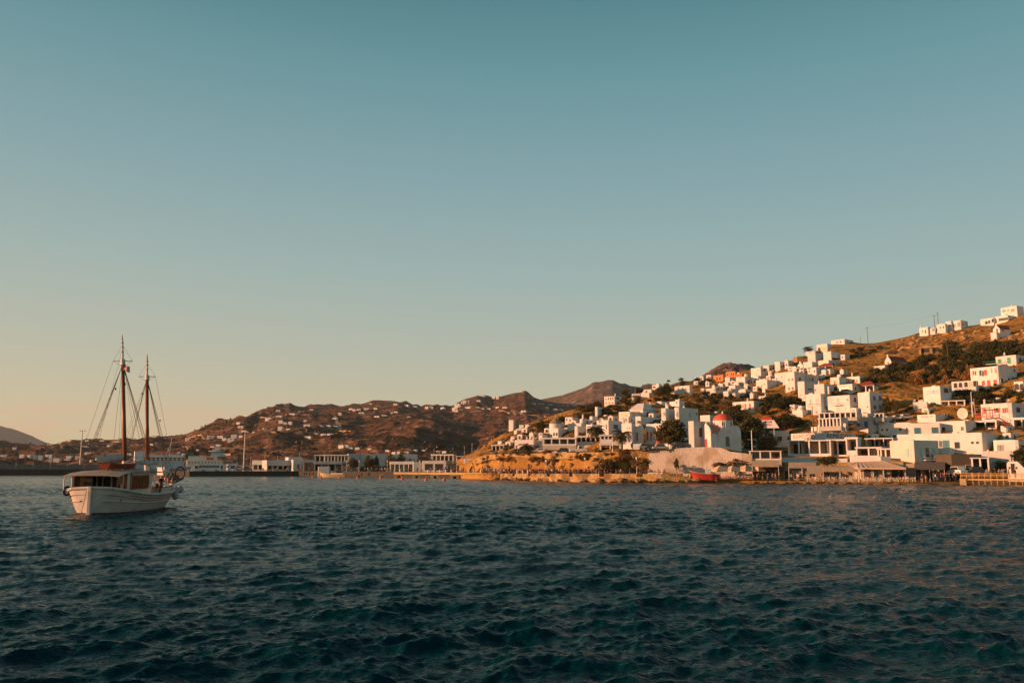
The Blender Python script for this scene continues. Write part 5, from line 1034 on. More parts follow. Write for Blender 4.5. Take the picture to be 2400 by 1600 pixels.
# scrub tufts on the dry slopes, one mass
r = np.random.RandomState(9); V = []; cnt = 0
for i in range(5200):
    px = r.uniform(1150, 2440); 
    top = np.interp(px, [1150, 1250, 1480, 1560, 1700, 1850, 1950, 2050, 2150, 2250, 2400], [1040, 995, 918, 905, 880, 850, 812, 805, 786, 768, 740])
    py = top+ (1060-top)*r.beta(1.1, 2.2)+1; C = TOWN.hit(px, py); s = r.uniform(.25, .8)
    for j in range(5):
        p = C+Vector((r.randn()*s*.4, r.randn()*s*.4, s*.3*r.rand())); u = Vector(r.randn(3)).normalized()*s*.55; w = u.cross(Vector(r.randn(3))).normalized()*s*.35
        V += [p-u, p+w, p+u, p-w]
sc = np_mesh('scrub', np.array(V), np.arange(len(V)).reshape(-1, 4), OLIVE, False); sc['kind'] = 'stuff'
# palms -------------------------------------------------------------------------------------------
def palm_meshes(seed, L=1.):
    r = random.Random(seed); m = MB()
    for i in range(34):
        az = r.uniform(0, 6.283); up = r.uniform(-.35, 1.25); pts = []; p = Vector((0, 0, 0)); n = 9; el = up
        for k in range(n+1):
            pts.append(p.copy()); p = p+Vector((math.cos(az)*math.cos(el), math.sin(az)*math.cos(el), math.sin(el)))*L/n; el -= .19
        for k in range(1, n):
            d = (pts[k+1]-pts[k]).normalized(); sd = d.cross(Vector((0, 0, 1))); sd = sd.normalized() if sd.length > .01 else Vector((1, 0, 0)); ll = .26*math.sin(math.pi*(k+.6)/(n+1.2))+.05
            for s_ in (-1, 1):
                for q in (0, .5):
                    a = pts[k].lerp(pts[k+1], q); t = a+sd*s_*ll+d*ll*.6-Vector((0, 0, ll*.35)); w = d*.026; m.add([a-w, a+w, t], [(0, 1, 2)])
        m.path([q for q in pts], .012, 3)
    return m.mesh('fronds', PALMG)
PF = [palm_meshes(s) for s in (1, 2)]
pt_ = MB(); 
for k in range(10): pt_.lathe([(.5, k/10), (.62, k/10+.06), (.5, k/10+.1)], 0, 0, 9)
PTK = pt_.mesh('trunk', BARK)
def palm(px, pyb, ytop, rpx, label, Y=None, tr=.4):
    C = TOWN.hit(px, pyb) if Y is None else PT(px, pyb, Y); k = C.y/F; rt = thing('palm_tree', label, 'palm tree', C, rnd.uniform(0, 6)); h = ZP(ytop, C.y)-C.z; L_ = rpx*k; th = max(.4, h-L_*.62)
    inst(PTK, 'trunk', rt, (0, 0, -.6), 0, (tr, tr, th+.6)); inst(rnd.choice(PF), 'fronds', rt, (0, 0, th), 0, (L_*1.12, L_*1.12, L_*1.05))
palm(1397, 1022, 992, 25, 'tall full palm above the restaurant terrace', Y=247, tr=.5); palm(1458, 1055, 1001, 27, 'palm with a bare orange lit trunk in front of the corner restaurant', Y=228, tr=.5)
palm(1234, 1059, 1034, 22, 'low spreading palm by the parked cars', Y=262); palm(1244, 1059, 1042, 12, 'small round palm right of the low spreading palm', Y=262)
palm(1895, 838, 809, 13, 'lone palm on the skyline left of the arched ridge villa'); palm(1866, 862, 847, 10, 'small palm below the ridge right of the three-villa row'); palm(1750, 930, 916, 12, 'small palm among the stacked hillside houses')
palm(1843, 945, 928, 12, 'small dark palm left of the tall plain house'); palm(2210, 1000, 990, 0.1, 'x', Y=240) if 0 else None
palm(2398, 1062, 1040, 14, 'palm fronds at the right edge above the gatehouse', Y=200)
# boulders ------------------------------------------------------------------------------------------
ROCK = mat('shore_rock', (.26, .17, .075), .95, .35, 1.5, .8); ROCKD = mat('wet_rock', (.035, .03, .02), .6, .2, 1.5, .5); ROCKH = mat('hill_rock', (.36, .22, .10), .95, .3, 1.2, .6)
def rock_mesh(seed, m):
    b = bmesh.new(); bmesh.ops.create_icosphere(b, subdivisions=2, radius=1); r = random.Random(seed)
    for v_ in b.verts:
        n = math.sin(v_.co.x*2.3+seed)*math.cos(v_.co.y*2.9+seed*2)*.22+math.sin(v_.co.z*4+seed*3)*.1+r.uniform(-.07, .07); v_.co *= 1+n; v_.co.z *= .7
    me = bpy.data.meshes.new('boulder'); b.to_mesh(me); b.free(); me.materials.append(m); return me
RK = [rock_mesh(i, ROCK) for i in range(3)]; RW = [rock_mesh(i+5, ROCKD) for i in range(3)]; RH = [rock_mesh(i+9, ROCKH) for i in range(3)]
SX = sorted(shore); SYv = [shore[q] for q in SX]
def shy(px): return float(np.interp(px, SX, SYv))
for i in range(104):
    px = rnd.uniform(1140, 1650); lay = rnd.random(); Y = shy(px)-1.8+lay*2.6; wet = lay < .35; s = rnd.uniform(.3, 1.0) if px > 1160 else .4
    P = PT(px, 1110, Y); P.z = .05+lay*.75*rnd.uniform(.4, 1.1)
    o = inst(rnd.choice(RW if wet else RK), 'boulder', None, P, rnd.uniform(0, 6), (s*rnd.uniform(.8, 1.6), s, s*rnd.uniform(.6, 1)))
    wh = 'left end by the pier' if px < 1240 else 'left half' if px < 1370 else 'middle' if px < 1480 else 'right half' if px < 1580 else 'right end by the red boat'
    sz = 'small' if s < .5 else 'large' if s > .8 else 'middling'
    tag(o, f'{sz} dark wet waterline boulder below the sea wall, '+wh if wet else f'{sz} ochre boulder under the sea wall, '+wh, 'boulder', 'wet boulders at the waterline' if wet else 'ochre boulders under the sea wall')
for i in range(34):
    px = rnd.uniform(1655, 2110); Y = shy(px)-.6+rnd.random()*1.2; P = PT(px, 1110, Y); P.z = rnd.uniform(0, .3); s = rnd.uniform(.2, .5)
    wh = 'in front of the parasols' if px < 1800 else 'in front of the awnings' if px < 1985 else 'in front of the pavilion canopy'
    tag(inst(rnd.choice(RW+RK), 'boulder', None, P, rnd.uniform(0, 6), (s*1.5, s, s*.8)), ('tiny' if s < .35 else 'flat')+' boulder on the low shore '+wh, 'boulder', 'small boulders below the tavernas')
for i in range(84):
    if i < 62: px = rnd.uniform(2090, 2330); t = (px-2090)/240; py = 800-38*t+rnd.random()*26
    else: px = rnd.uniform(2330, 2420); py = rnd.uniform(762, 800)
    C = TOWN.hit(px, py); s = rnd.uniform(.5, 1.7)
    wh = ('left of the two thin skyline poles' if px < 2160 else 'under the left half of the long ridge villas' if px < 2215 else 'under the right half of the long ridge villas' if px < 2275 else 'between the ridge villas and the rock chapel' if px < 2330 else 'right of the rock chapel')
    tag(inst(rnd.choice(RH), 'boulder', None, C, rnd.uniform(0, 6), (s*rnd.uniform(.8, 1.5), s, s*rnd.uniform(.5, .95))), ('small' if s < .9 else 'big' if s > 1.3 else 'rounded')+' ochre boulder on the dry slope '+wh, 'boulder', 'boulders on the upper right slope')
for i in range(42):
    px = rnd.uniform(1150, 1300); py = np.interp(px, [1150, 1300], [1046, 985])+rnd.uniform(0, 30); C = TOWN.hit(px, py); s = rnd.uniform(.5, 1.9)
    tag(inst(rnd.choice(RH), 'boulder', None, C, rnd.uniform(0, 6), (s*1.3, s, s*.9)), ('small' if s < 1 else 'big')+' pinkish rock on the slope '+('above the flat kiosk' if px < 1200 else 'above the two-chimney house' if px < 1250 else 'left of the windmill'), 'boulder', 'rocks left of the windmill')
for i in range(28):
    px = rnd.uniform(1115, 1540); C = TOWN.hit(px, rnd.uniform(1080, 1098)); s = rnd.uniform(.5, 1.5)
    tag(inst(rnd.choice(RK), 'boulder', None, C, rnd.uniform(0, 6), (s*1.2, s*.7, s)), ('small' if s < .9 else 'big')+' ochre boulder bulging from the '+('left end' if px < 1220 else 'left half' if px < 1330 else 'right half' if px < 1440 else 'right end')+' of the low cliff', 'boulder', 'boulders in the ochre cliff')
# ------------------------------------------------------------ left harbour
CONC = mat('wet_shaded_concrete', (.05, .045, .038), .85, .3, .5, .4); CONCL = mat('quay_concrete', (.22, .19, .15), .9, .25, .4, .3); PIERC = mat('ochre_pier_concrete', (.42, .30, .15), .85, .25, .6, .3)  # quay wall concrete is wet, and darkened further to carry its shade
QZ = 2.1
qf = [(225, 430), (330, 418), (445, 385), (580, 392), (700, 398), (790, 372), (866, 345), (1000, 318), (1120, 292)]
def q_xy(px, Y): a, _ = AS(px, 1100); return (a*Y, Y)
fr = [q_xy(p, Y) for p, Y in qf]; bk = [q_xy(p, 560) for p in (1150, 900, 700, 450, 200)]
MB().prism(fr+bk, -1.5, QZ).build('quay', CONCL)['kind'] = 'structure'
w = MB()
for a, b in zip(fr[:-1], fr[1:]): w.add([(a[0], a[1]-.25, -1), (b[0], b[1]-.25, -1), (b[0], b[1]-.25, QZ+.15), (a[0], a[1]-.25, QZ+.15), (a[0], a[1]+.5, QZ+.15), (b[0], b[1]+.5, QZ+.15)], [(0, 1, 2, 3), (3, 2, 5, 4)])
tag(w.build('quay_wall', CONC), 'wet shaded concrete quay wall on the left side of the harbour', 'wall')
bw = [q_xy(-420, 430), q_xy(228, 462)]; (x0, y0), (x1, y1) = bw; d = Vector((x1-x0, y1-y0, 0)); O = Vector((x0, y0, 0)); rt = thing('breakwater', 'long dark stone breakwater with a pale parapet and small lamps at the far left', 'breakwater', O, math.atan2(d.y, d.x)); L_ = d.length
MB().box(0, L_, 0, 9, -2, 3.0).build('base', CONC, rt); MB().box(0, L_, 5, 8, 2.95, 5.6, .1).build('parapet', mat('pale_breakwater', (.20, .19, .17), .9, .35, .8, .3), rt)
for i in range(9): x = L_*(.42+i*.065); l_ = MB().tube((x, 4.8, 3), (x, 4.8, 5.8), .06).ball((x, 4.8, 5.9), .28, 8).build('lamp', METAL, rt)
# pier -------------------------------------------------------------------------------------------
pp = [(866, 346), (935, 330), (1000, 316), (1065, 300), (1117, 288), (1169, 274), (1205, 264)]; P2 = [q_xy(*q) for q in pp]
O = Vector((P2[0][0], P2[0][1], 0)); rt = thing('pier', 'long ochre concrete pier deck on blocky supports in front of the low white buildings', 'pier', O)
dk = MB(); 
for a, b in zip(P2[:-1], P2[1:]):
    n = Vector((-(b[1]-a[1]), b[0]-a[0])).normalized()*6; vs = [(a[0], a[1]), (b[0], b[1]), (b[0]+n.x, b[1]+n.y), (a[0]+n.x, a[1]+n.y)]; dk.prism([(x-O.x, y-O.y) for x, y in vs], 1.25, 2.0)
dk.build('deck', PIERC, rt)
for i, px in enumerate((898, 935, 977, 1020, 1066, 1117, 1169)):
    Y = np.interp(px, [q[0] for q in pp], [q[1] for q in pp]); x, y = q_xy(px, Y); MB().box(x-O.x-1.6, x-O.x-.5, y-O.y-.5, y-O.y+4, -1.5, 1.3).box(x-O.x+.5, x-O.x+1.6, y-O.y-.5, y-O.y+4, -1.5, 1.3).box(x-O.x-1.7, x-O.x+1.7, y-O.y-.6, y-O.y+4, .75, 1.3).build('support', PIERC, rt)
def qy(px): return float(np.interp(px, [q[0] for q in qf], [q[1] for q in qf]))
def py_(px): return float(np.interp(px, [q[0] for q in pp], [q[1] for q in pp]))
BOL = mat('bollard_paint', (.72, .62, .45), .7)
bolm = MB().lathe([(.22, 0), (.2, .7), (.28, .8), (.28, .95), (.05, 1.05)], 0, 0, 10).mesh('bollard', BOL)
for i, px in enumerate((925, 938, 1003, 1018, 1031, 1045, 1058, 1098, 1110, 1127, 1145, 1212, 1225, 1237)):
    Y = py_(min(px, 1205))+1.2 if px < 1206 else shy(px)+2.2; x, y = q_xy(px, Y); tag(inst(bolm, 'bollard', None, (x, y, 2.0)), ('pale bollard on the pier, %s from its left end' % ('first', 'second', 'third', 'fourth', 'fifth', 'sixth', 'seventh', 'eighth', 'ninth', 'tenth', 'eleventh')[i]) if i < 11 else 'pale bollard on the promenade edge, %s right of the pier' % ('first', 'second', 'third')[i-11], 'bollard', 'pale bollards along the pier')
for i, px in enumerate((441, 449, 545, 620, 640, 688)):
    x, y = q_xy(px, qy(px)+.8); tag(inst(bolm, 'bollard', None, (x, y, QZ), 0, .9), 'small yellowish bollard on the left quay, %s from the left' % ('first', 'second', 'third', 'fourth', 'fifth', 'sixth')[i], 'bollard', 'bollards on the left quay')
# street lamps
def lamp(px, yt, Y, z, label, r=.07, kind='globe'):
    a, s_ = AS(px, yt); x = a*Y; h = CH+s_*Y-z; rt = thing('street_lamp', label, 'street lamp', (x, Y, z)); MB().tube((0, 0, -.3), (0, 0, h-.3), r*1.3, r, 8).lathe([(r*3, 0), (r*3, .5), (r*1.3, .7)], 0, 0, 8).build('post', METAL, rt)
    MB().lathe([(.1, h-.4), (.25, h-.1), (.25, h+.1), (.02, h+.3)], 0, 0, 8).build('lantern', mat('lamp_glass', (.8, .7, .55), .3), rt)
for i, (px, yt, dY) in enumerate(((812.6, 1080, 3), (842, 1080, 3), (908, 1080, 3), (984, 1080, 3), (1071, 1076, 3))):
    Y = (py_(px) if px > 866 else qy(px))+dY; lamp(px, yt, Y, 2.0, 'pale lamp post on the left quay, %s' % ('leftmost, by the low shrubs', 'second, between the quay trees', 'in front of the dark tree gap', 'in front of the colonnade building', 'beside the dark stone block')[i])
for i, (px, yt) in enumerate(((1170, 1080), (1280, 1079), (1371, 1074), (1492, 1073))): lamp(px, yt, shy(px)+4, 1.7, 'promenade lamp post, %s' % ('leftmost, at the end of the pier', 'second, in front of the bare cliff', 'third, left of the large cliff shrub', 'fourth, at the foot of the pale retaining wall')[i])
lamp(1640, 1020, 224, 8.3, 'lamp post on the terrace left of the domed chapel'); lamp(1436, 1042, 226, 7.8, 'short lamp left of the orange trunked palm')
lamp(2316, 1056, 196, .8, 'ornate street lamp beside the boat shelter')
for px, yt, Y, z, lab in ((187, 1008, 478, 2.9, 'tall harbour floodlight mast on the breakwater left of the ship masts'), (571, 1011, 440, QZ, 'tall harbour floodlight mast behind the coaches')):
    a, s_ = AS(px, yt); x = AS(px, 1095)[0]*Y; h = CH+s_*Y-z; rt = thing('floodlight_mast', lab, 'light mast', (x, Y, z)); MB().tube((0, 0, 0), (0, 0, h), .42, .22, 8).build('post', METAL, rt)
    MB().box(-1.5, 1.5, -.15, .15, h-.3, h, .05).build('crossbar', METAL, rt)
    for sx in (-1.4, 1.4): MB().box(sx-.5, sx+.5, -.5, .3, h-.55, h-.2, .1).build('floodlight', mat('lamp_glass', (.8, .7, .55), .3), rt)
for i, (px, yt, Y) in enumerate(((620, 1060, 450), (650, 1069, 440), (667, 1069, 440), (701, 1061, 440), (587, 1072, 440), (1010, 1064, 380), (1088, 1046, 420), (1106, 1040, 380), (1112, 1056, 360), (1017, 1052, 430))):
    x = AS(px, 1095)[0]*Y; h = CH+AS(px, yt)[1]*Y-QZ; rt = thing('light_pole', 'thin pole behind the quay buildings, %s' % ('third from the left', 'fourth from the left', 'fifth from the left', 'tall one by the roof block', 'leftmost', 'left of the palm', 'left of the flat roof', 'tallest beside the cliff end', 'short one at the cliff end', 'right of the colonnade trees')[i], 'pole', (x, Y, QZ)); MB().tube((0, 0, 0), (0, 0, h), .12, .07).build('post', METAL, rt); MB().box(-.4, .4, -.1, .1, h, h+.15).build('lamp_head', METAL, rt)
# quay buildings ---------------------------------------------------------------------------------
def qh(x0, xc, x2, yt, yb, lab, Y, **k): return house(x0, xc, x2, yt, yb, lab, Y=Y, base=2, **k)
porch(593, 628, 1078, 1100, 'sunlit left end bay of the long harbour terminal', 4, Y=416, yaw=20, back='d', deep=14, slab=2.2, cat='building', name='terminal')
porch(628, 686, 1078, 1100, 'long harbour terminal with a shaded colonnade', 6, Y=411, yaw=-14, back='dk', deep=10, slab=2.6, cat='building', name='terminal', m=GREYSHADE, post=.5)
qh(686, 713, 715, 1077, 1101, 'blank right end block of the long harbour terminal', 408, dphi=-8, F_=[(699,1092,4,9,'k')], m=GREYSHADE); qh(675, 709, 711, 1071, 1079, 'square roof block on the long harbour terminal', 416, dphi=-6)
qh(714, 736, 737, 1078, 1084, 'pale low terrace wall between the terminal and the pergola building', 412, dphi=-4)
MBs = H(712, 738, 742, 1083, 1103, 'dark stone wall with a slanting white stair left of the pergola building', Y=404, m=mat('brown_shaded_stone', (.16, .11, .08), .9), dphi=-4, name='building', cat='building')
porch(738, 760, 1065, 1081, 'left upper pergola pavilion with two open bays', 3, Y=402, yaw=4, back='n', deep=6, slab=.5, cat='building', name='pavilion')
porch(761, 815, 1065, 1081, 'sunlit upper gallery with amber curtains and thin pillars', 8, Y=400, yaw=10, back='ynyyn', deep=7, slab=.5, cat='building', name='pavilion')
porch(738, 800, 1081, 1103, 'shaded ground floor under the pergola building with dark openings', 5, Y=398, yaw=2, back='dk', deep=8, slab=1.2, m=GREYSHADE, cat='building', name='building')
qh(815, 842, 843, 1063, 1104, 'tall blank shaded hall left section behind the quay trees', 420, dphi=-4, m=GREYSHADE); qh(842, 905, 906, 1063.5, 1104, 'long blank shaded hall middle section behind the quay trees', 424, dphi=-3, m=GREYSHADE)
qh(905, 978, 980, 1064, 1104, 'long blank shaded hall right section with one small dark window', 428, dphi=-3, m=GREYSHADE, F_=[(961,1077,4,4,'d')])
porch(914, 968, 1081, 1107, 'white building with five tall sunlit pillars on the quay', 6, Y=345, yaw=12, back='wk', deep=5, slab=1.1, cat='building', name='colonnade')
qh(968, 988, 990, 1082, 1107, 'white middle block with a small blue door between the pillars and the dark openings', 344, dphi=-2, F_=[(978,1099,3,7,'b')], m=GREYSHADE)
qh(989, 1046, 1060, 1079, 1107, 'white building with two large square dark openings', 336, dphi=10, F_=[(1005,1094,17,14,'d'),(1029,1094,17,14,'d'),(1046,1096,4,8,'b')], m=GREYSHADE)
porch(1012, 1062, 1064, 1081, 'upper flat-roofed house with lit windows behind the square openings', 6, Y=372, yaw=12, back='ykdk', deep=6, slab=.6, cat='building', name='building')
porch(1070, 1112, 1068, 1086, 'building with a thin dark cantilevered roof at the end of the quay', 3, Y=352, yaw=6, back='kd', deep=6, slab=.35, cat='building', name='building', m=GREYSHADE)
qh(1054, 1086, 1087, 1090, 1108, 'dark rubble stone block near the end of the quay', 318, dphi=4, m=mat('brown_shaded_stone', (.16, .11, .08), .9), name='building', cat='building')
qh(1087, 1112, 1114, 1074, 1108, 'grey walled block with a tall dark gap against the cliff', 312, dphi=4, m=GREYSHADE, F_=[(1095,1094,4,20,'d'),(1106,1096,5,20,'d')])
qh(745, 772, 774, 1093, 1107, 'small white stepped kiosk with a railing near the water', 366, dphi=4)
for (px, w_, yt, kd, lab) in ((828, 24, 1071, 'o', 'leftmost brownish round tree on the left quay'), (865, 28, 1065, 'o', 'second round tree on the left quay'), (882, 12, 1066, 't', 'small dark tree right behind the second quay tree'), (916, 26, 1061, 'o', 'third round tree on the left quay above the lamp'), (939, 20, 1061, 't', 'dark slim fourth tree on the left quay')):
    tree(px, 1104, w_, yt, kd, lab, Y=378)
for (px, w_, yt, lab) in ((850, 30, 1092, 'dark low hedge bush between the first quay trees'), (884, 36, 1086, 'dark wide hedge bush under the quay trees'), (902, 22, 1088, 'dark hedge bush left of the colonnade'), (1082, 16, 1084, 'dark bush by the cantilevered roof building'), (1092, 14, 1090, 'low bush beside the grey walled block')): tree(px, 1106, w_, yt, 'b', lab, Y=370 if px < 1000 else 320)
palm(1001, 1104, 1071, 13, 'broad palm behind the building with square openings', Y=370)
# tyres and buoys
TYR = mat('rubber', (.02, .02, .02), .8)
def torus(R_, r_, n=14, m=6): 
    b = MB(); vs = []; fs = []
    for i in range(n):
        for j in range(m): t, u = 6.2832*i/n, 6.2832*j/m; vs.append(((R_+r_*math.cos(u))*math.cos(t), r_*math.sin(u), (R_+r_*math.cos(u))*math.sin(t))); fs.append((i*m+j, i*m+(j+1) % m, ((i+1) % n)*m+(j+1) % m, ((i+1) % n)*m+j))
    return b.add(vs, fs)
tm = torus(.5, .16).mesh('tyre', TYR)
for i, px in enumerate((715, 720, 728, 736, 794, 760, 850, 866)): x, y = q_xy(px, qy(px)-.5); tag(inst(tm, 'tyre', None, (x, y, 1.1)), 'black fender tyre on the quay wall, %s from the left' % ('first', 'second', 'third', 'fourth', 'sixth', 'fifth', 'seventh', 'eighth')[i], 'tyre', 'fender tyres on the quay wall')
BUO = mat('orange_plastic', (.75, .10, .02), .45)
bm_ = MB().lathe([(.01, -.5), (.32, -.4), (.47, -.05), (.42, .25), (.2, .5), (.12, .62), (.01, .66)], 0, 0, 14)
for i, (px, py) in enumerate(((733, 1117), (752.5, 1117.8), (796, 1118.5), (838, 1119), (892, 1120.5), (943, 1122), (998.5, 1124), (1041, 1124))):
    Y = 6600/(py-1098+1.2); x = AS(px, py)[0]*Y; rt = thing('mooring_buoy', 'orange mooring buoy, %s in the row along the quay' % ('leftmost', 'second from the left', 'third from the left', 'fourth from the left', 'fourth from the right', 'third from the right', 'second from the right', 'rightmost')[i], 'buoy', (x, Y, .1)); rt['group'] = 'orange mooring buoys'
    bm_.build('float', BUO, rt, True); torus(.12, .03, 8, 4).build('ring', METAL, rt, loc=(0, 0, .74))
# ------------------------------------------------------------ vehicles
TINT = mat('tinted_glass', (.02, .025, .03), .1, spec=.6)
WHEEL = MB().tube((0, -.11, 0), (0, .11, 0), .33, n=12).mesh('wheel', TYR)
RIM = MB().tube((0, -.13, 0), (0, .13, 0), .18, n=10).mesh('rim', METAL)
def car_meshes(col, kind):
    b = MB(); hb, ht, l = (.85, 1.45, 4.2) if kind == 'car' else (1.0, 1.8, 4.6) if kind == 'suv' else (1.1, 2.0, 5.0)
    pr = [(-l/2, .35), (-l/2, hb*.9), (-l/2+.15, hb), (-l*.36 if kind != 'pick' else -l*.02, hb+.02), (-l*.26 if kind != 'pick' else l*.03, ht), (l*.18, ht), (l*.30, hb+.03), (l/2-.1, hb*.85), (l/2, .6), (l/2, .35)]
    n = len(pr); body = MB().add([(x, -.85, z) for x, z in pr]+[(x, .85, z) for x, z in pr], [tuple(range(n)), tuple(range(2*n-1, n-1, -1))]+[(i, n+i, n+(i+1) % n, (i+1) % n) for i in range(n)])
    g_ = MB(); gp_ = [(pr[3][0]+.14, hb+.06), (pr[4][0]+.08, ht-.1), (l*.17, ht-.1), (l*.27, hb+.06)]
    for y_ in (-.86, .86): g_.add([(x, y_, z) for x, z in gp_], [(0, 1, 2, 3)])
    g_.add([(l*.185, -.75, ht-.08), (l*.305, -.75, hb+.08), (l*.305, .75, hb+.08), (l*.185, .75, ht-.08)], [(0, 1, 2, 3)]); 
    return body.mesh('body', col), g_.mesh('windows', TINT), l
CARM = {}
def car(px, pyb, Y, kind, c, label, rz=0, cat=None):
    key = (kind, c)
    if key not in CARM: CARM[key] = car_meshes(mat('car_paint_'+c, {'white': (.7, .68, .65), 'dark': (.04, .045, .05), 'grey': (.25, .27, .28), 'blue': (.05, .10, .16), 'silver': (.45, .43, .4)}[c], .3, .02, spec=.6), kind)
    bo, gl, l = CARM[key]; C = TOWN.hit(px, pyb) if Y is None else PT(px, pyb, Y)
    rt = thing('parked_car' if kind != 'pick' else 'pickup_truck', label, cat or 'car', C, R(rz)); inst(bo, 'body', rt); inst(gl, 'windows', rt)
    for sx in (-l*.31, l*.31):
        for sy in (-.8, .8): w_ = inst(WHEEL, 'wheel', rt, (sx, sy, .33)); inst(RIM, 'rim', w_)
for a in ((1213, 1062.5, 268, 'car', 'blue', 'dark blue parked car leftmost on the cliff road', 4), (1228, 1062, 266, 'car', 'silver', 'silver parked car between the dark blue and the white car', 10), (1245, 1062, 262, 'suv', 'white', 'white parked car beside the low palm', 3), (1266, 1061.5, 258, 'car', 'white', 'white parked car in front of the white ramp wall', 185),
          (1355, 1060.5, 245, 'pick', 'white', 'white pickup truck parked below the dark terrace bays', 3), (1322, 1061, 250, 'car', 'dark', 'dark scooter-low car behind the road parapet', 3), (1492, 1056.5, 220, 'suv', 'white', 'white van parked near the palm with an orange lit trunk', 80), (1513, 1055, 219, 'suv', 'silver', 'pale grey van parked left of the black car', 6), (1529, 1055, 219, 'car', 'dark', 'black parked car right of the pale grey van', 4),
          (1548, 1054, 218, 'car', 'silver', 'pale parked car at the courtyard wall corner', 5), (1595, 1051, 221, 'car', 'dark', 'black parked car in front of the courtyard wall', 4), (1728, 1061, 234, 'suv', 'dark', 'dark car with an open tailgate beside the chapel', 70), (1748, 1061, 234, 'suv', 'grey', 'grey estate car right of the open tailgate car', 185),
          (2104, 984, 262, 'car', 'silver', 'silver car parked on the upper road left of the pale wall house', 8), (2122, 982, 262, 'car', 'white', 'white car parked on the upper road right of the silver car', 8), (2244, 1112, 191, 'suv', 'white', 'pale van in the shade beside the stair block', 100), (2264, 1112, 191, 'car', 'grey', 'grey car deep in the shade of the cellar front', 10), (2288, 1112, 190, 'suv', 'dark', 'dark car in the shade by the boat shelter', 10),
          (561, 1100, 430, 'suv', 'white', 'white van parked right of the white coaches', 10), (579, 1100, 432, 'car', 'dark', 'dark car parked left of the terminal', 0), (586, 1099, 436, 'car', 'white', 'white car against the sunlit end of the terminal', 0), (431, 1103, 440, 'suv', 'dark', 'dark van by the bow of the blue-white ferry', 0)):
    car(a[0], a[1], a[2], a[3], a[4], a[5], a[6])
def coach(px, pyb, Y, label, L_=11.5, rz=0, c='coach_white'):
    C = PT(px, pyb, Y); C.z = QZ; rt = thing('coach', label, 'bus', C, R(rz)); m = mat(c, (.62, .62, .62), .35, .05, spec=.5)
    pr = [(-L_/2, .4), (-L_/2, 3.2), (-L_/2+.2, 3.4), (L_/2-.5, 3.4), (L_/2-.12, 2.9), (L_/2, 1.2), (L_/2, .4)]; n = len(pr)
    MB().add([(x, -1.25, z) for x, z in pr]+[(x, 1.25, z) for x, z in pr], [tuple(range(n)), tuple(range(2*n-1, n-1, -1))]+[(i, n+i, n+(i+1) % n, (i+1) % n) for i in range(n)]).build('body', m, rt)
    for y_ in (-1.265, 1.265):
        g_ = MB()
        for i in range(6): x = -L_/2+.5+i*(L_-1.2)/6; g_.add([(x, y_, 1.75), (x+(L_-1.2)/6-.08, y_, 1.75), (x+(L_-1.2)/6-.08, y_, 2.85), (x, y_, 2.85)], [(0, 1, 2, 3)])
        g_.build('side_windows', TINT, rt)
    MB().add([(L_/2+.01, -1.1, 1.3), (L_/2+.01, 1.1, 1.3), (L_/2-.1, 1.1, 2.85), (L_/2-.1, -1.1, 2.85)], [(0, 1, 2, 3)]).build('windscreen', TINT, rt)
    for sx in (-L_*.27, L_*.3):
        for sy in (-1.15, 1.15): w_ = inst(WHEEL, 'wheel', rt, (sx, sy, .48), 0, (1.45, 1, 1.45)); inst(RIM, 'rim', w_)
coach(493, 1100, 424, 'long white coach broadside on the quay', rz=-4); coach(541, 1099, 428, 'white coach with its dark windscreen facing the water', 10, -62, 'coach_cream'); coach(466, 1098, 440, 'coach end seen behind the long white coach', 9, -80, 'coach_cream')
# ------------------------------------------------------------ ships by the quay
def hull_mesh(L_, B, D, sheer=1.2, rake=2.5, tr=.8, n=18, flare=.75, z0=-.6):
    """bow at +x"""
    mb = MB(); rows = []
    for j, t in enumerate([i/n for i in range(n+1)]):
        x = -L_/2+L_*t; w_ = B/2*(tr+(1-tr)*min(1, t/.3)) if t < .3 else B/2*(1-max(0, (t-.55)/.45)**2.2); w_ = max(w_, .03); zt_ = D+sheer*max(0, t-.5)**2*4
        rows.append([(x+rake*max(0, t-.8)*5*0, -w_*flare, z0), (x+rake*t*t*.4, -w_*(.5+.5*flare), (z0+zt_)/2), (x+rake*t*t, -w_, zt_), (x+rake*t*t, w_, zt_), (x+rake*t*t*.4, w_*(.5+.5*flare), (z0+zt_)/2), (x, w_*flare, z0)])
    vs = [p for r_ in rows for p in r_]; fs = []
    for j in range(n):
        for k in range(5): a = j*6+k; fs.append((a, a+6, a+7, a+1))
    fs.append((0, 1, 2, 3, 4, 5)); fs.append(tuple(n*6+k for k in (5, 4, 3, 2, 1, 0))); return mb.add(vs, fs)
SHW = mat('ship_white', (.72, .72, .72), .4, .06); SHB = mat('ship_pale_blue', (.40, .50, .56), .4, .06); SHD = mat('ship_grey', (.33, .33, .34), .4, .06)
x = AS(385, 1100)[0]*420; rt = thing('ferry', 'white and pale blue ferry with a dark window band moored behind the sailing boat', 'ferry', (x-1, 418, 0), R(20)); rt.scale = (1, 1, .76)
hull_mesh(25, 7, 4.4, 1.6, 1.5).build('hull', SHD, rt); MB().box(-12, 10.5, -3.4, 3.4, 4.3, 9.2, .3).build('superstructure', SHB, rt); MB().box(-12.6, 11, -3.7, 3.7, 9.2, 9.5).box(-12.6, 11, -3.7, 3.7, 11.6, 11.9).build('deck', SHW, rt)
wh_ = MB().box(-7.5, 10.6, -3.2, 3.2, 9.5, 11.6).build('bridge', TINT, rt)
for i in range(9): x_ = -6.6+i*1.9; MB().box(x_, x_+1, -3.24, -3.2, 9.8, 11.2).build('window', PC['y'], wh_)
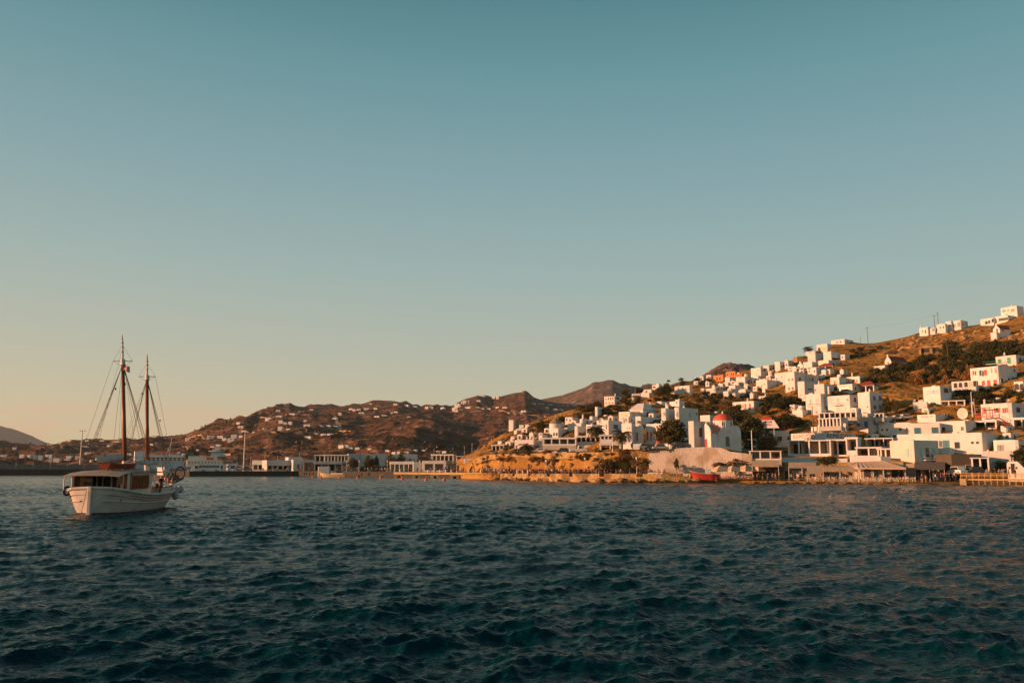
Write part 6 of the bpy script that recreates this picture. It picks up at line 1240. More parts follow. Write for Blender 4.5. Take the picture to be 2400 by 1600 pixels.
MB().box(-12, -7.5, -3.3, 3.3, 9.5, 15.2, .3).build('aft_house', SHW, rt); MB().box(-6, 10, -2.5, 2.5, 11.9, 13.0, .2).build('upper_house', SHW, rt)
ms = MB().tube((3.5, 0, 12), (4.3, 0, 24), .22, .08).tube((2.2, 0, 13), (4.1, 0, 20.5), .1).tube((3.4, 0, 16), (5.2, 0, 16), .07).build('mast', SHW, rt); MB().ball((8, 0, 14.6), .7).build('radar_dome', SHW, rt, True); MB().ball((10, 0, 13.6), .8).build('radar_dome', SHW, rt, True)
x = AS(488, 1090)[0]*470; rt = thing('ferry', 'large cream liner-like ferry with a mushroom funnel behind the coaches', 'ferry', (x, 475, 0), R(14)); rt.scale = (1, 1, .87)
hull_mesh(26, 8, 6.4, 1, 1).build('hull', SHW, rt)
SCR = mat('ship_cream', (.78, .68, .56), .5, .06); MB().box(-12.5, 6, -3.8, 3.8, 6.3, 8.8, .2).build('lower_deckhouse', SCR, rt)
for i in range(10): MB().box(-11.5+i*1.7, -11+i*1.7, -3.84, -3.8, 7.2, 8).build('window', TINT, rt)
MB().box(-13, 11, -4, 4, 8.8, 9.1).box(-12, 4, -3.4, 3.4, 11.4, 11.7).build('deck', SHW, rt); MB().box(-12, 3, -3.2, 3.2, 9.1, 11.4).build('upper_deckhouse', SCR, rt); MB().tube((-2.5, -3.4, 10.2), (1.0, -3.4, 10.2), .7, .6, 10).build('lifeboat', BUO, rt)
MB().frust([(-1, -2), (8.5, -2), (8.5, 2), (-1, 2)], [(1, -1), (4, -1), (4, 1), (1, 1)], 11.6, 15).build('funnel_base', SHB, rt); MB().lathe([(.01, 15.4), (2.2, 15.2), (4.2, 15.0), (4.4, 14.7), (1.2, 14.4)], 2.4, 0, 16).build('funnel_cap', SHB, rt); MB().frust([(1, -1), (4, -1), (4, 1), (1, 1)], [(1.8, -.7), (4, -.7), (4, .7), (1.8, .7)], 15.3, 18.2).build('funnel', SCR, rt)
# small motor launch hull behind the schooner's bow (dark workboat with a square white cabin)
x = AS(383, 1120)[0]*250; rt = thing('workboat', 'dark workboat with a square white cabin just beyond the sailing boat', 'boat', (x, 250, 0), R(160))
hull_mesh(9, 3.2, 1.5, 1.2, 1).build('hull', mat('dark_hull', (.04, .06, .06), .5), rt); MB().box(-1.2, 1.4, -1.2, 1.2, 1.4, 3.6, .1).build('cabin', SHW, rt); MB().box(-1.4, 1.6, -1.3, 1.3, 3.6, 3.75).build('cabin_roof', SHW, rt); MB().box(-.8, .8, -1.23, -1.2, 2.4, 3.1).build('window', TINT, rt)
# launch by the kiosk
x = AS(782, 1110)[0]*352; rt = thing('launch', 'small ochre lit launch moored below the stepped kiosk', 'boat', (x, 352, 0), R(175)); hull_mesh(10, 3, 1.2, .8, 1).build('hull', mat('ochre_hull', (.55, .38, .18), .5), rt); MB().box(-4, 1, -1, 1, 1.1, 1.6).build('cabin', SHW, rt)
# red wooden boat on the shore
C = PT(1656, 1114, 204); C.z = .9; rt = thing('wooden_boat', 'red wooden fishing boat with a white wheelhouse hauled out beside the parasols', 'boat', C, R(168)); rt.scale = (.92, .92, .74)
hm = hull_mesh(6.6, 2.3, 1.15, .8, .9, .35); hm.xf(Matrix.Translation((0, 0, .4))).build('hull', mat('boat_red', (.34, .03, .02), .5), rt)
g_ = MB()
for s_ in (-1, 1):
    pts = []
    for i in range(12): t = i/11; w_ = 1.25*(.35+.65*min(1, t/.3)) if t < .3 else 1.25*(1-max(0, (t-.55)/.45)**2.2); pts.append((-3.5+7*t+.9*t*t, s_*(w_+.03), 1.78+.9*max(0, t-.5)**2*4))
    g_.path(pts, .07)
g_.build('gunwale', mat('boat_trim', (.75, .4, .25), .5), rt)
MB().box(-1.2, .3, -.6, .6, 1.6, 3.1, .08).build('wheelhouse', SHB, rt); MB().box(-1.3, .4, -.7, .7, 3.1, 3.2).build('wheelhouse_roof', SHW, rt); MB().tube((.9, 0, 1.6), (.9, 0, 5.6), .05).build('mast', WOODP, rt)
MB().box(-2.5, -2.2, -1, 1, -.8, .4).box(1.8, 2.1, -.9, .9, -.8, .5).build('cradle', WOODP, rt)
# wooden pier on the right
A = PT(2252, 1126, 178); B = PT(2425, 1119, 171); A.z = 1.3; B.z = 1.75; d = B-A; L_ = Vector((d.x, d.y, 0)).length; rt = thing('boardwalk', 'sunlit timber boardwalk with rails and posts over the beach', 'boardwalk', A, math.atan2(d.y, d.x)); TB = mat('sunlit_timber', (.50, .32, .12), .8, .25, 1.5)
MB().box(0, L_, 0, 2.2, -.12, 0).build('deck', TB, rt); MB().box(0, L_, -.06, 0, -.35, -.1).build('beam', TB, rt)
for z in (.45, .75, 1.05): MB().box(0, L_, -.05, 0, z-.06, z+.06).build('rail', TB, rt)
for i in range(13): x_ = L_*i/12; MB().box(x_-.06, x_+.06, -.02, .1, -1.6, 1.15).build('post', TB, rt)
MB().box(-.2, 1.0, -.3, 2.4, -1.4, .02).build('abutment', PIERC, rt)
# ------------------------------------------------------------ people
SKIN = mat('skin', (.42, .22, .14), .6, .05); HAIR = mat('hair', (.04, .025, .015), .7)
CL = {n: mat('cloth_'+n, c, .9, .08) for n, c in {'black': (.015, .015, .018), 'navy': (.02, .03, .07), 'white': (.7, .68, .65), 'grey': (.18, .18, .19), 'red': (.45, .04, .03), 'orange': (.6, .18, .05), 'blue': (.08, .16, .32), 'tan': (.35, .24, .14), 'green': (.06, .1, .05), 'pink': (.5, .18, .2)}.items()}
def person_mesh(pose):
    J = {}; E = []
    def p(n, x, y, z, r, par=None): J[n] = (len(J), Vector((x, y, z)), r); E.append((par, n)) if par else None
    sit = pose == 'sit'; hip = .50 if sit else .93; o = hip-.93
    p('pelvis', 0, 0, hip, .14); p('waist', 0, 0, 1.10+o, .125, 'pelvis'); p('chest', 0, 0, 1.32+o, .15, 'waist'); p('neck', 0, .0, 1.49+o, .055, 'chest'); p('jaw', 0, -.02, 1.57+o, .075, 'neck'); p('head', 0, -.01, 1.66+o, .098, 'jaw'); p('crown', 0, .01, 1.745+o, .07, 'head')
    sw = {'stand': .04, 'walk': .26, 'sit': 0, 'talk': .05}[pose]
    for s, sg in (('l', 1), ('r', -1)):
        p('sh'+s, .17*sg, 0, 1.42+o, .065, 'chest'); 
        if pose == 'talk' and sg > 0: p('el'+s, .26, -.10, 1.17, .045, 'sh'+s); p('wr'+s, .18, -.32, 1.25, .033, 'el'+s); p('hd'+s, .15, -.40, 1.28, .038, 'wr'+s)
        elif sit: p('el'+s, .23*sg, -.10, 1.16+o, .045, 'sh'+s); p('wr'+s, .16*sg, -.33, 1.10+o, .033, 'el'+s); p('hd'+s, .13*sg, -.41, 1.10+o, .038, 'wr'+s)
        else: p('el'+s, .235*sg, sw*.5*sg, 1.14, .045, 'sh'+s); p('wr'+s, .24*sg, -.06+sw*.7*sg, .90, .033, 'el'+s); p('hd'+s, .235*sg, -.08+sw*.8*sg, .81, .038, 'wr'+s)
        p('hp'+s, .095*sg, 0, hip-.08, .10, 'pelvis')
        if sit: p('kn'+s, .12*sg, -.42, .50, .065, 'hp'+s); p('an'+s, .12*sg, -.40, .09, .045, 'kn'+s)
        else: p('kn'+s, .11*sg, -sw*.5*sg-.02, .49, .065, 'hp'+s); p('an'+s, .115*sg, -sw*.8*sg, .09, .045, 'kn'+s)
        a = J['an'+s][1]; p('ft'+s, a.x, a.y-.15, .045, .04, 'an'+s)
    me = bpy.data.meshes.new('pm'); names = list(J); me.from_pydata([J[n][1] for n in names], [(J[a][0], J[b][0]) for a, b in E], [])
    o_ = bpy.data.objects.new('pm', me); COL.objects.link(o_); md = o_.modifiers.new('s', 'SKIN')
    if not me.skin_vertices:
        b = bmesh.new(); b.from_mesh(me); b.verts.layers.skin.verify(); b.to_mesh(me); b.free()
    for i, n in enumerate(names): sv = me.skin_vertices[0].data[i]; sv.radius = (J[n][2], J[n][2]*(.75 if n in ('pelvis', 'waist', 'chest') else 1)); sv.use_root = (i == 0)
    sb_ = o_.modifiers.new('u', 'SUBSURF'); sb_.levels = 1; sb_.render_levels = 1
    dg = bpy.context.evaluated_depsgraph_get(); dg.update(); m2 = bpy.data.meshes.new_from_object(o_.evaluated_get(dg)); bpy.data.objects.remove(o_)
    m2.materials.clear()
    for m in (SKIN, HAIR, CL['black'], CL['navy']): m2.materials.append(m)
    for f_ in m2.polygons:
        c = f_.center; z = c.z-o; f_.use_smooth = True
        f_.material_index = 1 if (z > 1.70 or (z > 1.56 and c.y > .035)) else 0 if z > 1.475 else 2 if (z > 1.0 and abs(c.x) < .3 and not (abs(c.x) > .2 and z < 1.16) and c.y > -.28) else (3 if z > (.12-o if sit else .12) else 1) if abs(c.x) < .19 and c.y > -.47 and (z < 1.0) else 0
    return m2
PM = {k: person_mesh(k) for k in ('stand', 'walk', 'talk', 'sit')}
def person(x, y, z, pose, top, bot, label, group=None, rz=None, h=1.):
    o = inst(PM[pose], 'person', None, (x, y, z), rnd.uniform(0, 6.28) if rz is None else rz, h)
    for i, m in ((2, CL[top]), (3, CL[bot])): o.material_slots[i].link = 'OBJECT'; o.material_slots[i].material = m
    return tag(o, label, 'person', group)
TOPS = ['black']*5+['navy']*4+['white']*3+['grey']*3+['red', 'orange', 'blue', 'tan', 'green', 'pink']; BOTS = ['black', 'black', 'navy', 'navy', 'grey', 'tan', 'blue']
POSD = {'stand': 'standing', 'walk': 'walking', 'talk': 'gesturing', 'sit': 'seated'}
def crowd(n, xa, xb, Yf, zf, where, group, poses=('stand', 'stand', 'walk', 'talk'), spots=None):
    for i in range(n):
        px = rnd.uniform(xa, xb); Y = Yf(px); x = AS(px, 1108)[0]*Y; t, b = rnd.choice(TOPS), rnd.choice(BOTS); ps = rnd.choice(poses)
        fr_ = (px-xa)/(xb-xa); w = where[min(len(where)-1, int(fr_*len(where)))]
        person(x, Y, zf(x, Y), ps, t, b, f'{POSD[ps]} person in {t} top, {b} trousers, {w}', group, h=rnd.uniform(.92, 1.06))
crowd(112, 1122, 1425, lambda p: shy(p)+rnd.uniform(3.0, 8.5), lambda x, y: 1.68 if x/y > -.02 else 1.9, ['at the pier end of the crowd', 'below the left cliff lamp', 'in the thick of the crowd', 'right of the middle lamp', 'near the third lamp', 'below the large cliff shrub'], 'crowd on the promenade')
crowd(10, 1430, 1600, lambda p: shy(p)+rnd.uniform(3, 6), lambda x, y: 1.68, ['left of the fourth lamp', 'by the white covered boats'], 'people near the fourth lamp')
crowd(34, 745, 915, lambda p: qy(p)+rnd.uniform(2, 14), lambda x, y: QZ, ['before the pergola building', 'under the left quay trees', 'under the right quay trees'], 'people on the left quay')
crowd(24, 915, 1110, lambda p: py_(p)+rnd.uniform(1.5, 10), lambda x, y: 2.05, ['before the tall pillars', 'before the square openings', 'by the dark stone block'], 'people on the pier')
crowd(14, 600, 740, lambda p: qy(p)+rnd.uniform(2, 12), lambda x, y: QZ, ['before the terminal colonnade', 'right of the terminal'], 'people by the terminal')
crowd(22, 1768, 1892, lambda p: shy(p)+rnd.uniform(2.5, 6.5), lambda x, y: .55, ['right of the parasols', 'below the middle awnings', 'left of the steep awning'], 'people walking between the tavernas')
crowd(18, 2140, 2236, lambda p: shy(p)+rnd.uniform(5, 14), lambda x, y: .7, ['under the dark awning', 'at the end of the dark awning'], 'people under the dark awning')
crowd(13, 2236, 2300, lambda p: shy(p)+rnd.uniform(8, 20), lambda x, y: .9, ['in the cellar shade', 'by the boat shelter'], 'people in the shade')
crowd(12, 2302, 2398, lambda p: shy(p)+rnd.uniform(4, 8), lambda x, y: 1.5, ['behind the boardwalk', 'before the gatehouse'], 'people behind the boardwalk')
for px, py, Y, t, b, ps, lab in ((1659, 1052, 232, 'black', 'black', 'sit', 'person in black sitting on the wall before the red chapel door'), (1669, 1052, 232, 'navy', 'black', 'talk', 'person in navy on the wall edge right of the red chapel door'), (1687, 1053, 232, 'red', 'grey', 'stand', 'person in red at the wall below the arched chapel window'), (1689.5, 1053, 232, 'black', 'black', 'stand', 'person in black next to the person in red at the chapel'),
        (2161, 1132, 182, 'black', 'tan', 'stand', 'bare legged person in black at the water edge'), (2170, 1132, 182, 'orange', 'tan', 'walk', 'person in orange swimwear colours walking at the water edge'), (2331, 1110, 176, 'black', 'black', 'stand', 'tall person in black on the boardwalk'), (2221, 1088, 205, 'white', 'black', 'talk', 'person in white above the dark awning')):
    P = PT(px, py, Y); z = P.z if Y > 183 else (TOWN.z(P.x, Y) if px < 2200 else 1.6); person(P.x, Y, z, ps, t, b, lab, h=1.05)
# the rest of the packed promenade crowd, one mass
VV, FF, MI, no = [], [], [], 0; cm_ = [SKIN, HAIR]+[CL[k] for k in ('black', 'navy', 'grey', 'white', 'red', 'blue')]
for i in range(110):
    px = rnd.uniform(1122, 1425); Y = shy(px)+rnd.uniform(2.6, 9); x = AS(px, 1108)[0]*Y; me = PM[rnd.choice(('stand', 'walk', 'talk'))]; an = rnd.uniform(0, 6.28); ca, sa = math.cos(an), math.sin(an); t = rnd.choice((2, 2, 2, 3, 3, 4, 5, 6, 7)); b = rnd.choice((2, 3, 3, 4)); hh = rnd.uniform(.9, 1.05)
    VV += [((v.co.x*ca-v.co.y*sa)*hh+x, (v.co.x*sa+v.co.y*ca)*hh+Y, v.co.z*hh+1.7) for v in me.vertices]
    for f_ in me.polygons: FF.append([k+no for k in f_.vertices]); MI.append({0: 0, 1: 1, 2: t, 3: b}[f_.material_index])
    no += len(me.vertices)
me = bpy.data.meshes.new('crowd'); me.from_pydata(VV, [], FF); [me.materials.append(m) for m in cm_]; me.polygons.foreach_set('material_index', MI); me.update(); o = bpy.data.objects.new('crowd', me); COL.objects.link(o); o['kind'] = 'stuff'
# tables and chairs ------------------------------------------------------------------------------
CHW = mat('white_chair_paint', (.72, .62, .48), .6, .1); CHR = mat('orange_chair_paint', (.62, .25, .12), .6, .1)
def chair_mesh(m):
    c = MB()
    for x_ in (-.2, .2):
        c.box(x_-.025, x_+.025, -.22, -.17, 0, .45); c.box(x_-.025, x_+.025, .17, .22, 0, .95)
    c.box(-.23, .23, -.23, .23, .43, .48); c.box(-.2, .2, .18, .21, .85, .93); c.box(-.2, .2, .18, .21, .65, .72); return c.mesh('chair', m)
CM = [chair_mesh(CHW), chair_mesh(CHR)]
tb_ = MB().box(-.42, .42, -.42, .42, .70, .75)
for x_ in (-.37, .37):
    for y_ in (-.37, .37): tb_.box(x_-.03, x_+.03, y_-.03, y_+.03, 0, .7)
TBM = [tb_.mesh('table', m) for m in (CHW, mat('pale_cloth', (.75, .68, .58), .8))]
def tables(px_list, rows_, mi, z, where, group, seated=.4):
    for j, px in enumerate(px_list):
        for rI, dy in enumerate(rows_):
            Y = shy(px)+dy+rnd.uniform(-.15, .15); x = AS(px, 1120)[0]*Y; zz = z if z is not None else TOWN.z(x, Y); wn_ = where[min(len(where)-1, int(j/len(px_list)*len(where)))]; rn = ('front', 'second', 'rear')[rI]
            tag(inst(TBM[rnd.randint(0, 1)], 'table', None, (x, Y, zz), rnd.uniform(-.15, .15)), f'square {rn} row taverna table {wn_}', 'table', group+' tables')
            for k, (dx, dy2, rz) in enumerate(((-.75, 0, math.pi/2), (.75, 0, -math.pi/2), (0, -.75, math.pi), (0, .75, 0))):
                if rnd.random() < (.12 if k < 3 else .5): continue
                tag(inst(CM[mi if rnd.random() < .85 else 1-mi], 'chair', None, (x+dx, Y+dy2, zz), rz+rnd.uniform(-.3, .3)), f"{rn} row chair, {('left', 'right', 'sea', 'wall')[k]} side, {wn_}", 'chair', group+' chairs')
                if rnd.random() < seated*(.5 if mi else 1): t, b = rnd.choice(TOPS), rnd.choice(BOTS); person(x+dx*1.0, Y+dy2, zz-.03, 'sit', t, b, f'seated diner in {t}, {("left", "right", "sea", "wall")[k]} side of {rn} table {wn_}', group+' diners', rz=rz)
tables([1668, 1686, 1704, 1722, 1740, 1757], (2.0, 4.0), 1, .85, ['under the first parasol', 'under the middle parasols', 'under the last parasol'], 'parasol', .12)
tables([1902, 1920, 1937, 1954, 1972, 1990, 2006], (2.0, 4.2), 0, .55, ['under the steep awning', 'under the left awning', 'under the right awning'], 'awning', .3)
tables([2026, 2044, 2062, 2080, 2098, 2114, 2132], (2.2, 4.6), 0, .55, ['under the canopy left end', 'under the canopy middle', 'under the canopy right end'], 'canopy', .3)
for i, px in enumerate((1524, 1532, 1540, 1549)):
    Y = shy(px)+5; x = AS(px, 1105)[0]*Y; rt = thing('covered_dinghy', ['leftmost', 'second', 'third', 'rightmost'][i]+' small dinghy under a pale cover behind the sea wall', 'boat', (x, Y, 1.8), R(80+8*i), 'covered dinghies'); hull_mesh(3.6, 1.4, .55, .2, .3, .7, 10, z0=0).build('hull', SHW, rt); MB().add([(-1.7, -.55, .55), (1.7, -.3, .6), (1.7, .3, .6), (-1.7, .55, .55), (-1.2, 0, 1.0), (1.0, 0, 1.05)], [(0, 1, 5, 4), (1, 2, 5), (2, 3, 4, 5), (3, 0, 4)]).build('cover', CANVAS, rt)
# ------------------------------------------------------------ distant houses on the brown hills
ORD = ['first', 'second', 'third', 'fourth', 'fifth', 'sixth', 'seventh', 'eighth', 'ninth', 'tenth', 'eleventh', 'twelfth', 'thirteenth', 'fourteenth', 'fifteenth', 'sixteenth', 'seventeenth', 'eighteenth', 'nineteenth', 'twentieth', 'twenty-first', 'twenty-second', 'twenty-third', 'twenty-fourth']
DH = []
def dl(sc, ox, oy, lst):
    for cx, cy, w_, h_ in lst: DH.append((ox+cx/sc, oy+cy/sc, w_/sc, h_/sc))
dl(5.88, 400, 920, [(1490,250,80,35),(1685,293,120,25),(1350,360,100,40),(1500,330,85,30),(1520,400,70,45),(1580,420,60,30),(1650,420,60,55),(940,420,75,35),(975,475,110,40),(1015,530,85,15),(1150,540,60,20),(560,610,120,42),(690,612,120,42),(745,640,75,40),(880,600,100,50),(850,640,130,36),(970,600,60,30),(240,630,80,25),(1520,485,90,45),(1630,500,80,20),(1860,390,60,25),(1885,450,110,35),(2065,462,110,30),(2180,462,80,30),(2280,465,85,30),(1900,615,130,45),(2000,565,70,15),(2110,575,90,25),(2200,575,90,25),(2330,290,50,40),(2270,360,80,35),(665,725,90,28),(580,745,70,15),(375,790,50,25),(1940,235,60,22)])
dl(5.88, 700, 920, [(575,295,50,40),(500,365,90,32),(770,240,60,35),(830,240,60,35),(875,280,105,25),(720,225,60,20),(940,220,90,25),(1060,220,60,25),(1290,285,60,30),(1340,275,60,40),(1080,330,80,22),(1190,315,90,20),(1525,332,60,14),(1340,160,70,25),(1490,180,80,30),(1600,195,80,25),(1770,208,60,32),(1830,205,60,38),(1990,215,70,32),(2160,215,90,20),(2190,170,90,40),(2290,125,60,40),(2170,250,110,32),(1000,155,50,12),(590,740,90,50),(670,740,80,60),(715,768,90,35),(820,765,90,35),(980,775,65,20),(1230,800,80,35),(1310,835,60,36),(1385,828,60,44),(1490,825,80,40),(1610,800,70,30),(1720,800,60,25),(1930,820,70,35),(2010,822,70,33)])
dl(5.6, 1050, 860, [(455,380,100,28),(405,450,60,35),(260,450,60,38),(190,465,40,30),(600,402,45,35),(655,398,50,42),(140,510,80,20),(270,530,100,18),(385,530,80,18),(455,548,60,18),(535,548,60,18),(650,528,50,15),(750,530,80,18),(1110,480,80,28),(1225,482,90,15),(1340,495,90,15),(1540,508,110,15),(1300,535,50,28),(1410,562,70,34),(1480,562,80,26),(1660,500,60,28),(1000,580,90,28),(835,708,80,30),(970,772,80,40),(1050,765,80,40),(950,815,120,18)])
dl(5.88, 0, 900, [(690,835,90,25),(200,885,70,35),(830,810,50,20),(960,775,60,25),(1200,780,60,25),(60,980,110,20),(310,985,90,40),(400,1000,60,60),(480,1005,70,70),(560,1012,70,75),(685,985,130,45),(700,1042,60,60),(790,1042,130,60),(960,1005,100,35),(1080,1005,90,30),(930,1040,110,20),(1030,885,100,15),(1180,865,100,28),(1230,945,130,25),(1410,780,70,20),(1610,790,110,20),(1640,750,50,20),(1770,870,50,20),(2130,720,110,28),(1790,970,80,48),(2090,830,50,28),(1500,850,60,22)])
DH.sort(); zones = {}
def zone(px, py):
    if px < 230: return 'on the low ridge at the far left' if py < 1058 else 'in the settlement above the breakwater'
    if px < 420: return 'on the hill behind the ship masts'
    if px < 800: return 'high on the left brown hill' if py < 985 else ('on the middle slope of the left brown hill' if py < 1025 else 'low on the left brown hill')
    if px < 1040: return 'near the crest of the long brown hill' if py < 975 else ('on the dark slope above the quay trees' if py < 1040 else 'just above the long blank hall')
    if px < 1160: return 'on the pale knoll in the middle distance' if py < 950 else ('below the pale knoll' if py < 1000 else 'down by the rocks left of the town')
    return 'on the valley terrace under the far peaks' if py < 965 else 'in the hollow left of the windmill'
for q in DH: zones.setdefault(zone(q[0], q[1]), []).append(q)
for zn, L_ in zones.items():
    for i, (cx, cy, w_, h_) in enumerate(L_):
        yb = cy+h_/2; hit_ = TOWN if (cx > 1140 and cy > 985) else HILL
        big = 'wide' if w_/h_ > 3.2 else 'boxy' if w_/h_ < 1.7 else 'small'
        C = hit_.hit(cx+w_*.2, yb)
        if C.y > 3000: continue
        f, rt = house(cx-w_/2, cx+w_*(.22 if i % 2 else .32), cx+w_/2, yb-h_*rnd.uniform(.85, 1.05), yb, f'{big} pale house, {ORD[i]} from the left {zn}', name='distant_house', group='distant houses '+zn[:40], Y=C.y, base=9, m=GREYSHADE if i % 3 else WHITE, dphi=rnd.uniform(14, 40), r=.3, F_=(), S_=())
        nwin = min(3, int(f.w1/7))
        for j in range(nwin): opening(rt, -f.w1*(j+.5)/nwin, f.zt*.5, f.w1*.10+.8, f.zt*.34, rnd.choice('ksd'), 'F', 0, nm='window')
# tracks and terrace lines on the hills
def track(pts, wd, lab, hit_=HILL, m=None):
    W_ = [hit_.hit(*p) for p in pts]; P_ = []
    for a, b in zip(W_[:-1], W_[1:]):
        n = max(2, int((b-a).length/15))
        for i in range(n): q = a.lerp(b, i/n); q.z = hit_.z(q.x, q.y)+.8; P_.append(q)
    O = P_[0].copy(); mb = MB()
    for a, b in zip(P_[:-1], P_[1:]):
        d = (b-a); nn = Vector((-d.y, d.x, 0)).normalized()*wd; mb.add([a-nn-O, b-nn-O, b+nn-O, a+nn-O, a-nn-O-Vector((0, 0, 3)), b-nn-O-Vector((0, 0, 3)), b+nn-O-Vector((0, 0, 3)), a+nn-O-Vector((0, 0, 3))], [(3, 2, 1, 0), (0, 1, 5, 4), (2, 3, 7, 6)])
    o = mb.build('track', m or mat('dusty_track', (.42, .28, .17), .95), None, loc=O); o['kind'] = 'structure'
track([(604, 978), (625, 979), (650, 975), (675, 971), (700, 967), (724, 963)], 2.5, ''); track([(610, 1006), (625, 1009), (640, 1013), (660, 1017)], 3, ''); track([(448, 1024), (480, 1025), (500, 1028)], 2.5, '')
track([(1170, 962), (1190, 966), (1204, 970)], 2.5, ''); track([(1205, 966), (1225, 970), (1260, 974), (1290, 979)], 2, ''); track([(430, 1046), (442, 1050), (450, 1056)], 2, ''); track([(784, 975), (800, 1010), (840, 1014)], 2, ''); track([(520, 1063), (545, 1065), (570, 1066)], 2, '')
# low scrub and rubble that speckle the brown hills, one mass each
def speckle(name, T, n, s0, s1, m, k0, k1, seed, nq=3, flat=.5):
    r = np.random.RandomState(seed); sel = np.where((T.ts > k0) & (T.ts < k1))[0]; i = sel[r.randint(0, len(sel), n)]; j = r.randint(0, len(T.az), n)
    P = np.stack([T.X[i, j], T.Y[i, j], T.Z[i, j]], 1)+np.stack([r.uniform(-6, 6, n), r.uniform(-6, 6, n), np.zeros(n)], 1)
    d = vnoise(P[:, 0]/60, P[:, 1]/60)+.6*vnoise(P[:, 0]/17, P[:, 1]/17); P = P[d > .8]; n = len(P); s = r.uniform(s0, s1, n)
    V = []
    for q in range(nq):
        c = P+r.randn(n, 3)*s[:, None]*.3; c[:, 2] = P[:, 2]+s*.25*r.rand(n); u = r.randn(n, 3); u[:, 2] *= flat; u /= np.linalg.norm(u, axis=1)[:, None]; w = np.cross(u, r.randn(n, 3)); w /= np.linalg.norm(w, axis=1)[:, None]
        u = u*s[:, None]*.7; w = w*s[:, None]*.45; V.append(np.stack([c-u, c+w, c+u, c-w], 1))
    V = np.concatenate(V).reshape(-1, 3); o = np_mesh(name, V, np.arange(len(V)).reshape(-1, 4), m, False); o['kind'] = 'stuff'
speckle('hill_scrub', HILL, 11000, 1.2, 3.4, LEAF, 1.5, 6, 1); speckle('hill_rubble', HILL, 4500, .9, 2.4, mat('hill_rubble', (.34, .19, .11), .95, .3), 1.5, 6, 2, 3, 1.2)
# ------------------------------------------------------------ the two-masted boat
HW = mat('boat_white', (.56, .51, .46), .5, .22, 1.1); WD = mat('varnished_wood', (.24, .065, .02), .4, .2, 2); WDK = mat('dark_wood', (.05, .022, .012), .5, .2, 2); ROPE = mat('rigging_rope', (.10, .075, .055), .9); SAILC = mat('furled_sailcloth', (.44, .45, .44), .9, .12, 2)
BO = Vector((-30.95, 63.6, 0)); LB = 14.2; BET = R(3.0)
def W2L(px, py, Y):
    p = PT(px, py, Y)-BO; c, s = math.cos(-BET), math.sin(-BET); return Vector((p.x*c-p.y*s, p.x*s+p.y*c, p.z))
boat = thing('sailing_boat', 'white two-masted wooden boat with furled sails and a red dinghy on its cabin roof', 'sailing boat', BO, BET)
# local y runs from the near stem to the far end, local x is to the right
def plan(t): u = min(max(t, 0), 1); return (1-abs(1-2*u)**(3.0 if u < .5 else 2.4))**(.31 if u < .5 else .62)
def secs(t):
    """half-breadth at several heights for station t: list of (x, z)"""
    g = 1.28+.62*(1-t/.42)**2.0 if t < .42 else 1.28+.40*((t-.42)/.58)**2.2
    b = 2.72*plan(t); bw_ = 2.1*plan(min(max((t-.03)/.94, 0), 1))**1.25
    Z = [-.5, 0, .35, .7, 1.0, g-.05, g]; out = []
    for z in Z:
        k = min(max((z+.0)/max(g, .1), 0), 1); x = bw_+(b-bw_)*k**.85
        if z < 0: x = bw_*.8
        out.append((max(x, .05), z))
    return out, g, b
NS = 40; STN = [i/NS for i in range(NS+1)]; hm = MB(); vs = []; fs = []
def yy(t, z): return t*LB - (.28*(z/1.8) if t < .02 else 0) if False else t*LB
for t in STN:
    s_, g_, b_ = secs(t); vs += [(x, yy(t, z), z) for x, z in s_]
K = 7
for i in range(NS):
    for k in range(K-1): a = i*K+k; fs.append((a, a+K, a+K+1, a+1))
n0 = len(vs); vs += [(-x, y, z) for x, y, z in vs]; fs += [tuple(n0+q for q in reversed(f_)) for f_ in fs[:]]
fs += [(k, k+1, n0+k+1, n0+k) for k in range(K-1)]+[(NS*K+k+1, NS*K+k, n0+NS*K+k, n0+NS*K+k+1) for k in range(K-1)]
hull = MB().add(vs, fs).build('hull', HW, boat, True)
# anti-fouling line, rails, rubbing strakes
def strip(zf, off, r_, name, m, t0=0, t1=1, sides=(1, -1)):
    for sg in sides:
        mb = MB(); pts = []
        for i in range(49):
            t = t0+(t1-t0)*i/48; s_, g_, b_ = secs(t); z = zf(g_); xs = np.interp(z, [q[1] for q in s_], [q[0] for q in s_]); pts.append((sg*(xs+off), t*LB, z))
        mb.path(pts, r_, 8).build(name, m, hull)
strip(lambda g: g+.02, .03, .11, 'cap_rail', HW); strip(lambda g: g*.52, .02, .055, 'rubbing_strake', HW, .02, .98); strip(lambda g: g-.27, .012, .035, 'wooden_strip', WD, .12, .97); strip(lambda g: .05, .0, .05, 'waterline_stripe', mat('bottom_paint', (.10, .03, .02), .6), 0, 1)
MB().box(-.14, .14, -.22, .14, -.6, 2.02, .04).build('stem_post', HW, boat)
dk = MB(); dv = []
for i in range(NS+1): s_, g_, b_ = secs(i/NS); dv.append((b_-.05, i/NS*LB, g_-.45)); 
dk.add([(x, y, z) for x, y, z in dv]+[(-x, y, z) for x, y, z in dv], [(i, i+1, NS+2+i, NS+1+i) for i in range(NS)]); dk.build('deck', mat('deck_planks', (.36, .22, .12), .7, .2, 3), boat)
